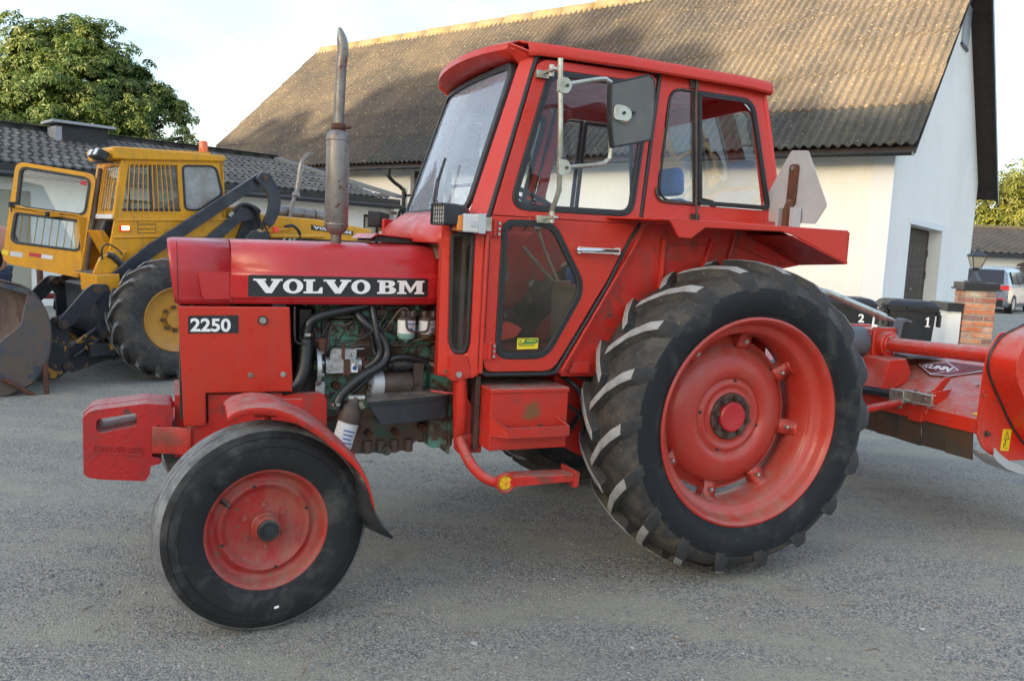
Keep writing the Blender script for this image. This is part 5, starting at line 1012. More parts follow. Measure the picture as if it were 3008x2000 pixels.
# roof: rounded slab with turned-down edge
ro_ = [(-.612, 2.318), (-.618, 2.326), (-.616, 2.352), (-.598, 2.374), (-.55, 2.382), (-.3, 2.392), (0, 2.396), (.3, 2.392), (.55, 2.382), (.598, 2.374), (.616, 2.352), (.618, 2.326), (.612, 2.318), (.54, 2.330), (-.54, 2.330)]
def rsec(x, dz, k=1.0): return [(x, y*k, z+dz) for y, z in ro_]
b = MB(); rows = [rsec(-1.035, .0, .93), rsec(-.98, .002, .965), rsec(-.55, .0), (rsec(.1, -.012)), rsec(.235, -.022), rsec(.243, -.03, .985)]
b.grid([r+[r[0]] for r in rows]); b.prism([(y, z-.025) for y, z in ro_], .236, .243, 'x'); b.obj('roof', 'cab_red', tr, smooth=40)
b = MB(); b.tube([(-.36, -.590, 2.388), (-.33, -.590, 2.388)], .004, 6)
# curved visor over the windscreen: a lip that bulges forward in the middle
b = MB(); rows = []
for k in range(13):
    y = -.505+1.01*k/12; t = 1-(y/.505)**2
    xf = -1.100-.085*t**.8; zf = 2.372+.012*t; rows.append([(-.99, y*1.13, 2.389-.016*(1-t)), (-1.04, y*1.06, 2.394-.014*(1-t)), (xf+.05, y, zf+.018), (xf+.005, y, zf+.002), (xf+.003, y, zf-.022), (xf+.035, y*.99, zf-.045), (-1.043, y*.97, 2.305+.005*t)])
b.grid(rows); b.obj('visor', 'cab_red', tr, smooth=50, thick=.008)
for s in (1, -1): b = MB(); b.add([(-1.03, s*.575, 2.335), (-1.10, s*.505, 2.376), (-1.105, s*.505, 2.35), (-1.043, s*.49, 2.300), (-1.0, s*.56, 2.315)], [(0, 1, 2, 3, 4)]); b.obj('visor_cheek', 'cab_red', tr, smooth=0, thick=.012)
# windscreen
fw_ = lambda u, v, w: (-1.262+.328*(v-1.65)-.030*(1-(u/.5)**2)+w, u, v)
ws = rnd([(-.525, 1.632), (-.478, 2.312), (.478, 2.312), (.525, 1.632)], [.09, .08, .08, .09], 8)
def dens(loop, n=5):
    out = []
    for i in range(len(loop)):
        a = Vector(loop[i]); c = Vector(loop[(i+1) % len(loop)]); m = max(1, int((c-a).length/.1))
        for k in range(m): q = a+(c-a)*k/m; out.append((q.x, q.y))
    return out
wsd = dens(ws); b = MB(); b.rim(wsd, inset(wsd, .030), -.012, .010, fw_); wsl = b.obj('windscreen_seal', 'seal', tr, smooth=40, bevel=.003)
b = MB(); rows = []
for i in range(15):
    z = 1.655+.633*i/14; hw = .503-.046*i/14
    for q in (0,): pass
    e = 0.0
    if i == 0: e = .05
    if i == 14: e = .05
    if i in (1, 13): e = .012
    rows.append([fw_(-(hw-e)+2*(hw-e)*k/14, z, 0) for k in range(15)])
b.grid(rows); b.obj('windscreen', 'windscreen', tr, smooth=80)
# header and cowl
lowx = lambda y: -1.392 if abs(y) > .53 else (-1.35 if abs(y) > .45 else -1.298)
b = MB(); b.grid([[(-1.02, y, 2.385), (-1.045, y*.97, 2.31)] for y in (-.50, 0, .50)]); b.obj('windscreen_header', 'cab_red', tr, thick=.01)
b = MB(); rows = []
for (y, dx) in ((-.548, 0), (-.50, -.022), (-.42, -.035), (-.345, -.045), (0, -.055), (.345, -.045), (.42, -.035), (.50, -.022), (.548, 0)):
    rows.append([(-1.262+dx*.6, y*.97, 1.648), (-1.285+dx*.8, y, 1.628), (-1.335+dx, y, 1.590), (-1.372+dx, y, 1.545), (-1.388+dx*.6 if abs(y) > .4 or 1 else 0, y, 1.505), (lowx(y), y, 1.495), (lowx(y), y, .93)])
b.grid(rows); b.obj('cowl', 'cab_red', tr, smooth=60, thick=.012)
# wiper
b = MB(); b.tube([(-1.335, -.40, 1.61), (-1.318, -.22, 1.70), (-1.285, -.15, 1.80)], .005, 6); b.cyl((-1.36, -.40, 1.60), (-1.33, -.40, 1.61), .014, n=12); wp = b.obj('wiper', 'black', tr)
b = MB(); b.tube([(-1.322, -.19, 1.66), (-1.298, -.16, 1.77), (-1.252, -.13, 1.90)], .007, 6); b.tube([(-1.312, -.18, 1.70), (-1.29, -.15, 1.80)], .010, 6); b.obj('wiper_blade', 'black', wp)
# rear wall of the cab with window
fr2 = lambda u, v, w: (.330-.115*(v-1.65)/.68*1.0+w, u, v)
b = MB(); b.prism([(-.655, 1.60), (-.57, 2.34), (.57, 2.34), (.655, 1.60)], 0, .02, fr2, [rnd([(-.52, 1.70), (-.47, 2.24), (.47, 2.24), (.52, 1.70)], .06)]); b.obj('rear_wall', 'interior_red', tr, smooth=0)
b = MB(); b.prism([(-.52, 1.70), (-.47, 2.24), (.47, 2.24), (.52, 1.70)], .008, .012, fr2); b.obj('rear_window', 'cab_glass', tr, smooth=0)
b = MB(); b.box(.30, .34, -.60, .60, .95, 1.62); b.box(-.60, .32, -.60, .60, .90, .93); b.obj('lower_rear_wall', 'interior_red', tr, smooth=0)
# interior
b = MB(); b.box(-1.36, -.55, -.60, .60, .945, .955); b.obj('cab_floor', 'floor_brown', tr, smooth=0)
b = MB(); b.box(-1.29, -1.27, -.54, .54, .95, 1.60); b.box(-1.27, -1.18, .35, .6, .95, 1.3); b.obj('firewall', 'interior_grey', tr, smooth=0)
b = MB(); b.prism([(-1.34, 1.60), (-1.12, 1.66), (-1.08, 1.60), (-1.10, 1.50), (-1.34, 1.42)], -.35, .40, 'y'); b.prism([(-1.20, 1.50), (-1.03, 1.52), (-1.00, 1.36), (-1.06, 1.22), (-1.20, 1.22)], -.40, .10, 'y'); b.obj('dashboard', 'interior_grey', tr, smooth=0, bevel=.015)
b = MB(); b.hexa([(-1.20, -.12, 1.0), (-1.06, -.12, 1.0), (-1.06, .0, 1.0), (-1.20, .0, 1.0), (-.90, -.12, 1.58), (-.76, -.12, 1.58), (-.76, .0, 1.58), (-.90, .0, 1.58)]); b.obj('steering_console', 'interior_red', tr, smooth=0, bevel=.02)
b = MB(); b.lathe([(.19+.012*math.cos(a), .012*math.sin(a)) for a in [k*PI/4 for k in range(8)]], (-.79, -.06, 1.73), (.45, 0, 1), 40, close=True); b.tube([(-1.0, -.06, 1.45), (-.79, -.06, 1.72)], .02, 8); b.tube([(-.96, -.06, 1.80), (-.62, -.06, 1.66)], .008, 6); b.tube([(-.79, .12, 1.73), (-.79, -.24, 1.73)], .008, 6); b.obj('steering_wheel', 'seal', tr)
b = MB(); b.box(-.42, .02, -.24, .24, 1.30, 1.42); st_ = b.obj('seat', 'seat_blue', tr, bevel=.05, seg=3)
b = MB(); b.hexa([(.02, -.22, 1.40), (.12, -.22, 1.40), (.12, .22, 1.40), (.02, .22, 1.40), (.02, -.20, 1.80), (.12, -.20, 1.80), (.12, .20, 1.80), (.02, .20, 1.80)]); b.obj('backrest', 'seat_blue', st_, bevel=.05, seg=3)
b = MB(); b.hexa([(.01, -.16, 1.815), (.10, -.16, 1.815), (.10, .06, 1.815), (.01, .06, 1.815), (.02, -.15, 1.965), (.09, -.15, 1.965), (.09, .05, 1.965), (.02, .05, 1.965)]); b.obj('headrest', 'seat_blue', st_, bevel=.04, seg=3)
b = MB(); b.box(-.35, 0, -.2, .2, .95, 1.30); b.obj('seat_base', 'black', st_, smooth=0)
b = MB(); b.box(-.72, -.40, -.62, -.28, 1.0, 1.33); b.box(-.50, .3, -.62, -.30, 1.3, 1.60); b.obj('side_console', 'interior_red', tr, smooth=0, bevel=.01)
b = MB(); b.box(-.735, -.725, -.60, -.30, .98, 1.335); b.obj('console_front', 'interior_grey', tr, smooth=0)
b = MB(); b.tube([(-.835, -.32, 1.585), (-.80, -.32, 1.50), (-.72, -.34, 1.34)], .008, 8); b.sphere((-.838, -.32, 1.592), .017); b.obj('gear_lever', 'steel', tr)
b = MB(); b.tube([(-.90, -.30, 1.50), (-.75, -.34, 1.34), (-.66, -.34, 1.338)], .009, 8); b.obj('range_lever', 'steel', tr)
b = MB(); b.sphere((-.655, -.42, 1.385), .03, (.5, 1, 1)); b.tube([(-.70, -.42, 1.31), (-.62, -.45, 1.32), (-.60, -.45, 1.28)], .016, 8); b.obj('hydraulic_knob', 'steel', tr)
b = MB(); b.prism(rnd([(-1.13, 1.06), (-1.00, 1.09), (-.97, 1.13), (-1.04, 1.16), (-1.15, 1.14)], .01), -.50, -.35, 'y'); b.obj('pedal', 'interior_red', tr)
b = MB(); b.prism(rnd([(.05, 1.715), (.06, 1.755), (.09, 1.80), (.17, 1.79), (.20, 1.75), (.19, 1.74), (.16, 1.775), (.10, 1.78), (.08, 1.72)], .006), -.30, -.27, 'y'); b.obj('hitch_handle', 'black', tr)
b = MB(); b.box(-.98, .2, -.52, .52, 2.315, 2.325); b.obj('headlining', 'interior_red', tr, smooth=0)

# ---- mirrors
for s in (1, -1):
    Y = s*-.785; m_ = MB(); m_.tube([(-.982, Y, 2.272), (-.966, Y, 2.02), (-.956, Y, 1.74), (-.953, s*-.70, 1.635)], [.011]*4, 12); mr_ = m_.obj('mirror_pole', 'zinc_pipe', tr)
    m_ = MB(); m_.tube(cr([(-.935, Y, 2.176), (-.79, Y, 2.213), (-.755, Y, 2.208), (-.737, Y, 2.175), (-.725, Y, 1.92), (-.738, Y, 1.882), (-.775, Y, 1.863), (-.915, Y, 1.840)], 5), .0095, 10); m_.obj('mirror_arm', 'zinc_pipe', mr_)
    for z in (2.165, 1.834):
        x = -.979+(2.27-z)*.05; m_ = MB(); m_.prism(rnd([(x-.012, z-.032), (x+.028, z-.032), (x+.048, z), (x+.028, z+.032), (x-.012, z+.032)], .014), Y-.016*s, Y+.012*s, 'y'); cl = m_.obj('mirror_clamp', 'zinc_pipe', mr_, bevel=.003)
        m_ = MB(); m_.cyl((x+.022, Y-s*.016, z), (x+.022, Y-s*.024, z), .007, n=6); m_.obj('clamp_bolt', 'brown_metal', mr_)
    for z, yb in ((1.625, -.662), (2.245, -.585)):
        m_ = MB(); m_.box(-1.005, -.945, min(s*yb, s*(yb-.02)), max(s*yb, s*(yb-.02)), z-.02, z+.012); m_.obox((-.962, s*(yb-.06), z+.004), (.02, .12, .012)); m_.cyl((-.955, s*(yb-.06), z-.02), (-.955, s*(yb-.06), z+.03), .013, n=10); m_.obj('pole_bracket', 'zinc_pipe', mr_, bevel=.002)
    pl_ = rnd([(-.765, 2.195), (-.572, 2.256), (-.538, 2.235), (-.527, 2.11), (-.538, 1.980), (-.735, 1.930), (-.760, 2.05)], [.012, .015, .02, .05, .015, .012, .05], 4)
    g_ = lambda u, v, w, s=s: (u, s*(-.800+.10*(u+.65)+w), v)
    m_ = MB(); m_.prism(pl_, -.018, .012, g_); mh = m_.obj('mirror_back', 'mirror_back', tr, smooth=30, bevel=.006)
    m_ = MB(); m_.rim(pl_, inset(pl_, .008), -.020, .016, g_); m_.obj('mirror_rim', 'seal', mh, smooth=40, bevel=.002)
    m_ = MB(); m_.prism(inset(pl_, .01), .012, .015, g_); m_.obj('mirror_glass', 'mirror_glass', mh, smooth=0)
    m_ = MB(); m_.lathe([(.038, 0), (.036, .012), (.028, .020), (.0, .02)], (-.690, s*-.816, 2.072), (0, -s, 0), 24); m_.prism(rnd([(-.745, 2.045), (-.69, 2.045), (-.668, 2.075), (-.69, 2.108), (-.745, 2.108)], .018), s*-.822, s*-.838, 'y'); m_.obj('mirror_joint', 'zinc_pipe', mh, bevel=.003)
    m_ = MB(); m_.cyl((-.642, s*-.816, 2.085), (-.642, s*-.824, 2.085), .008, n=12); m_.cyl((-.70, s*-.838, 2.076), (-.70, s*-.846, 2.076), .007, n=6); m_.obj('mirror_screw', 'black', mh)

# ---- lamps at the cowl
for s in (1, -1):
    m_ = MB(); ol = rnd([(-.058, -.045), (.058, -.045), (.058, .045), (-.058, .045)], .012)
    c0 = Vector((-1.40, s*-.645, 1.617)); R = Matrix.Rotation(s*.25, 3, 'Z')
    fl = lambda u, v, w: tuple(c0 + R @ Vector((w, u, v)))
    m_.prism(ol, -.030, .02, fl); m_.add([fl(u, v, .02) for u, v in ol]+[fl(u*.72, v*.72, .075) for u, v in ol], [(i, (i+1) % len(ol), len(ol)+(i+1) % len(ol), len(ol)+i) for i in range(len(ol))]+[tuple(range(len(ol), 2*len(ol)))])
    lm = m_.obj('work_lamp', 'black', tr, smooth=30)
    m_ = MB(); m_.prism(inset(ol, .006), -.028, -.034, fl); m_.obj('lamp_lens', 'clear_lens', lm, smooth=0)
    m_ = MB()
    for k in range(6): u = -.045+.018*k; m_.prism([(u-.0012, -.04), (u+.0012, -.04), (u+.0012, .04), (u-.0012, .04)], -.037, -.040, fl)
    for k in range(5): v_ = -.034+.017*k; m_.prism([(-.052, v_-.0012), (.052, v_-.0012), (.052, v_+.0012), (-.052, v_+.0012)], -.037, -.040, fl)
    m_.rim(ol, inset(ol, .006), -.030, -.042, fl); m_.obj('lamp_grid', 'black', lm, smooth=0)
    m_ = MB(); m_.tube([(-1.37, s*-.63, 1.575), (-1.36, s*-.60, 1.555), (-1.33, s*-.56, 1.56)], .009, 6); m_.obox((-1.315, s*-.585, 1.655), (.03, .05, .015)); m_.obj('lamp_bracket', 'brown_metal', lm)
    m_ = MB(); m_.hexa([(-1.372, s*-.700, 1.552), (-1.345, s*-.700, 1.552), (-1.345, s*-.63, 1.552), (-1.372, s*-.63, 1.552), (-1.366, s*-.700, 1.616), (-1.345, s*-.700, 1.618), (-1.345, s*-.63, 1.618), (-1.366, s*-.63, 1.616)]); tl = m_.obj('indicator_lens', 'orange_lens', tr, smooth=0, bevel=.005)
    m_ = MB(); m_.box(-1.345, -1.272, min(s*-.700, s*-.63), max(s*-.700, s*-.63), 1.548, 1.624); m_.obj('side_lens', 'clear_lens', tl, smooth=0, bevel=.006)
    m_ = MB(); m_.box(-1.275, -1.245, min(s*-.705, s*-.63), max(s*-.705, s*-.63), 1.545, 1.628); m_.box(-1.312, -1.285, min(s*-.7035, s*-.70), max(s*-.7035, s*-.70), 1.572, 1.598); m_.obj('lamp_housing', 'galv_sheet', tl, smooth=0, bevel=.005)
    m_ = MB(); m_.box(-1.245, -1.215, min(s*-.69, s*-.66), max(s*-.69, s*-.66), 1.558, 1.615); m_.obj('lamp_mount', 'zinc_pipe', tl, smooth=0)

# ---- stickers
b = MB(); b.prism([(-1.063, 1.055), (-.963, 1.058), (-.963, 1.106), (-1.063, 1.104)], -.6655, -.667, 'y'); sk = b.obj('sticker', 'sticker_yellow', tr, smooth=0)
b = MB(); b.prism([(-1.060, 1.080), (-.966, 1.083), (-.966, 1.103), (-1.060, 1.101)], -.667, -.6676, 'y'); b.obj('sticker_panel', 'sticker_green', sk, smooth=0)
text('sticker_print', 'OP', .022, wallM(-1.058, -.6678, 1.083), 'sticker_yellow', sk, off=.0012)
text('sticker_print', 'maskiner', .0125, wallM(-1.018, -.6678, 1.090), 'sticker_yellow', sk, off=.0002)
text('sticker_print', 'JORDBERGA 0410-72 44 00\nTOMELILLA  0417-108 30', .0068, wallM(-1.058, -.6676, 1.070), 'sticker_green', sk)

# ---- rear mudguards
for s in (1, -1):
    Yo, Yi = s*-.950, s*-.620
    skd = [(-.548, 1.646), (-.22, 1.650), (.470, 1.644), (.484, 1.628), (.474, 1.514), (.490, 1.496), (.482, 1.490), (.148, 1.611), (.082, 1.622), (-.328, 1.617), (-.394, 1.568), (-.463, 1.571), (-.502, 1.628), (-.520, 1.640)]
    b = MB(); b.prism(skd, Yo, Yo+s*.010, 'y'); b.box(-.545, .474, min(Yo, s*-.645), max(Yo, s*-.645), 1.638, 1.648); mg = b.obj('rear_mudguard', 'cab_red', tr, smooth=30, bevel=.006)
    b = MB(); b.hexa([(.148, Yo+s*.002, 1.609), (.478, Yo+s*.002, 1.496), (.470, Yi, 1.480), (.132, Yi, 1.610), (.148, Yo+s*.002, 1.603), (.478, Yo+s*.002, 1.490), (.470, Yi, 1.474), (.132, Yi, 1.605)]); b.obj('mudguard_pan', 'worn_red', mg, smooth=0)
    b = MB(); b.box(.470, .480, min(Yo, Yi), max(Yo, Yi), 1.49, 1.64); b.obj('mudguard_end', 'cab_red', mg, smooth=0)
    iw = [(-.838, .962), (-.50, 1.545), (-.46, 1.62), (-.40, 1.64), (.335, 1.64), (.47, 1.60), (.47, 1.474), (.30, 1.44), (.20, 1.20), (-.10, .97), (-.50, .925), (-.83, .93)]
    b = MB(); b.prism(iw, s*-.640, s*-.612, 'y'); b.obj('inner_wall', 'worn_red', mg, smooth=0)
    b = MB()
    for (x0, z0, x1, z1) in ((-.345, 1.0, -.335, 1.57), (-.02, 1.2, .06, 1.60), (-.16, 1.2, -.07, 1.58)): b.tube([(x0, s*-.642, z0), (x0*.3+x1*.7, s*-.646, z1-.1), (x1, s*-.646, z1)], .014, 8)
    b.tube([(-.30, s*-.642, 1.545), (.05, s*-.642, 1.56)], .006, 6); b.tube([(.06, s*-.642, 1.56), (.36, s*-.642, 1.475)], .006, 6)
    b.obj('wall_rib', 'worn_red', mg)
    b = MB(); b.hexa([(-.548, s*-.945, 1.640), (-.52, s*-.945, 1.640), (-.50, s*-.655, 1.645), (-.66, s*-.655, 1.645), (-.548, s*-.945, 1.646), (-.52, s*-.945, 1.646), (-.50, s*-.655, 1.651), (-.66, s*-.655, 1.651)]); b.obj('mudguard_corner', 'cab_red', mg, smooth=0)
    b = MB(); b.prism(rnd([(-.80, .948), (-.70, .948), (-.70, .995), (-.775, .995)], .006), s*-.64, s*-.668, 'y'); b.obj('wall_foot', 'worn_red', mg, bevel=.003)
# slow-vehicle sign seen from behind
SMV = [(-.597, 1.773), (-.774, 2.012), (-.886, 2.001), (-1.036, 1.748), (-.971, 1.665), (-.642, 1.682)]
b = MB(); b.prism(rnd(SMV, .012), .250, .253, 'x'); sg = b.obj('warning_sign', 'galv_sheet', tr, smooth=0)
b = MB(); b.prism(rnd([(-.782, 1.945), (-.842, 1.943), (-.835, 1.75), (-.778, 1.75)], .022), .238, .249, 'x'); b.tube([(.24, -.805, 1.76), (.215, -.82, 1.73), (.215, -.82, 1.65)], .022, 6); b.obj('sign_bracket', 'rust', sg, bevel=.002)
b = MB(); b.cyl((.24, -.812, 1.925), (.230, -.812, 1.925), .010, n=8); b.cyl((.24, -.806, 1.77), (.230, -.806, 1.77), .010, n=8); b.obj('sign_bolt', 'steel', sg)
for y_ in (-.885, -.79): b = MB(); b.box(.19, .24, y_, y_+.018, 1.65, 1.74); b.obj('sign_foot', 'galv_sheet', sg, smooth=0)
b = MB(); b.tube(cr([(.295, -.64, 1.83), (.315, -.66, 1.80), (.30, -.65, 1.77), (.33, -.66, 1.74)], 4), .004, 6); b.obox((.325, -.655, 1.79), (.03, .03, .05)); b.obj('rear_socket', 'black', tr)

# ---- chassis, step, tool box
b = MB(); b.box(-1.22, -.55, -.24, .24, .56, .93); b.box(-.60, .30, -.22, .22, .48, .95); b.lathe([(.0, -.75), (.10, -.75), (.12, -.45), (.17, -.3), (.17, .3), (.12, .45), (.10, .75), (0, .75)], (0, 0, .748), (0, 1, 0), 28); b.box(-.80, -.62, -.34, .34, .60, .96); b.obj('transmission', 'worn_red', tr, bevel=.01)
for s in (1, -1):
    b = MB(); b.prism([(-1.298, .915), (-1.245, .915), (-1.238, .820), (-1.186, .757), (-1.171, .657), (-1.168, .579), (-1.280, .581)], s*-.50, s*-.555, 'y'); bk_ = b.obj('step_bracket', 'worn_red', tr, bevel=.006)
    b = MB(); b.prism([(-1.283, .665), (-1.170, .662), (-1.170, .577), (-1.280, .579)], s*-.555, s*-.568, 'y'); b.obj('bracket_plate', 'worn_red', bk_, smooth=0, bevel=.002)
    b = MB()
    for (x, z) in ((-1.266, .644), (-1.198, .640), (-1.204, .726)): b.cyl((x, s*-.556, z), (x, s*-.582, z), .014, n=6); b.cyl((x, s*-.556, z), (x, s*-.572, z), .018, n=16)
    b.obj('bracket_bolt', 'steel', bk_)
    b = MB(); b.tube(cr([(-1.300, s*-.612, .935), (-1.292, s*-.612, .85), (-1.284, s*-.60, .76), (-1.276, s*-.575, .69), (-1.272, s*-.54, .66)], 4), .024, 14); b.obj('grab_tube', 'cab_red', tr)
    b = MB(); b.tube(cr([(-1.270, s*-.565, .640), (-1.276, s*-.62, .615), (-1.262, s*-.68, .565), (-1.225, s*-.72, .520), (-1.18, s*-.745, .496), (-1.12, s*-.755, .488)], 5), .023, 14); stp = b.obj('step_tube', 'worn_red', tr)
    b = MB(); b.prism([(-1.11, .478), (-.80, .484), (-.80, .515), (-1.10, .523), (-1.12, .505)], s*-.70, s*-.79, 'y'); b.prism([(-.812, .455), (-.792, .462), (-.788, .525), (-.815, .533)], s*-.66, s*-.80, 'y'); b.obj('step_tread', 'worn_red', stp, smooth=0, bevel=.004)
    b = MB(); b.lathe([(.0, -.02), (.036, -.018), (.042, .0), (.042, .018), (.036, .020), (.033, .010)], (-1.137, s*-.775, .497), (0, -s, 0), 32); b.obj('reflector_cup', 'worn_red', stp)
    b = MB(); b.lathe([(.032, .008), (.027, .014), (.0, .016)], (-1.137, s*-.775, .497), (0, -s, 0), 32); rf = b.obj('reflector', 'reflector_yellow', stp)
    b = MB()
    for k in range(6): a = PI/6+k*PI/3; b.obox((-1.137+.016*math.cos(a), s*-.7915, .497+.016*math.sin(a)), (.026, .0012, .0018), (0, -a, 0))
    b.sphere((-1.137, s*-.791, .497), .005, (1, .5, 1), 8, 6); b.obj('reflector_ribs', 'orange_lens', stp, smooth=0)
# tool box with its rust patch
tb_m = mat('toolbox_red', (0.52, 0.026, 0.014), 0.45, col2=(0.42, 0.035, 0.022), ns=8, bump=0.1, bs=30, dust=(0.30, 0.27, 0.23), dustamt=1.0, speck=(0.13, 0.06, 0.04), speckscale=24, speckt=0.64)
def rust_spot(m, c, r):
    t = m.node_tree; n = t.nodes; l = t.links.new; b = n['Principled BSDF']; src = b.inputs['Base Color'].links[0].from_socket
    tcn = n.new('ShaderNodeTexCoord'); d = n.new('ShaderNodeVectorMath'); d.operation = 'DISTANCE'; l(tcn.outputs['Object'], d.inputs[0]); d.inputs[1].default_value = c
    ns_ = n.new('ShaderNodeTexNoise'); ns_.inputs['Scale'].default_value = 28; ns_.inputs['Detail'].default_value = 8; l(tcn.outputs['Object'], ns_.inputs['Vector'])
    a = n.new('ShaderNodeMath'); a.operation = 'MULTIPLY_ADD'; l(ns_.outputs['Fac'], a.inputs[0]); a.inputs[1].default_value = r*1.7; l(d.outputs['Value'], a.inputs[2])
    mr = n.new('ShaderNodeMapRange'); mr.inputs[1].default_value = r*1.25; mr.inputs[2].default_value = r*1.8; mr.inputs[3].default_value = 1; mr.inputs[4].default_value = 0; l(a.outputs[0], mr.inputs[0])
    mx = n.new('ShaderNodeMix'); mx.data_type = 'RGBA'; l(mr.outputs[0], mx.inputs[0]); l(src, mx.inputs[6]); mx.inputs[7].default_value = (.20, .085, .03, 1); l(mx.outputs[2], b.inputs['Base Color'])
rust_spot(tb_m, (-1.0, -.72, .792), .055)
b = MB(); b.box(-1.195, -.826, -.72, -.42, .622, .878); tb = b.obj('tool_box', 'toolbox_red', tr, smooth=0, bevel=.005)
b = MB(); b.box(-1.198, -.823, -.725, -.40, .872, .892); b.obj('box_lid', 'toolbox_red', tb, smooth=0, bevel=.004)
b = MB(); b.box(-1.134, -.846, -.785, -.720, .690, .696); b.box(-1.134, -.846, -.785, -.779, .690, .732); b.add([(-1.194, -.721, .772), (-1.136, -.785, .732), (-1.134, -.785, .690), (-1.190, -.721, .692)], [(0, 1, 2, 3)]); b.add([(-.846, -.785, .732), (-.880, -.721, .76), (-.846, -.721, .69), (-.846, -.785, .69)], [(0, 1, 2, 3)]); b.obj('box_ledge', 'toolbox_red', tb, smooth=0, thick=.003)
b = MB(); b.box(-1.222, -1.200, -.60, -.42, .60, .93); b.obj('box_bracket', 'brown_metal', tr, smooth=0)
b = MB(); b.tube(cr([(-.80, -.55, .93), (-.72, -.60, .86), (-.70, -.62, .78), (-.73, -.55, .65)], 5), .012, 8); b.tube(cr([(-1.2, -.5, .93), (-1.0, -.52, .925), (-.8, -.54, .935), (-.66, -.60, .90)], 5), .009, 8); b.tube(cr([(-.83, -.6, .80), (-.76, -.62, .78), (-.70, -.62, .72), (-.68, -.6, .60)], 4), .008, 8); b.obj('brake_hose', 'hose', tr)
b = MB(); b.prism([(-.80, .955), (-.60, .93), (-.60, .50), (-.70, .55), (-.755, .60)], -.46, -.50, 'y'); b.obj('mudguard_stay', 'worn_red', tr, smooth=0)

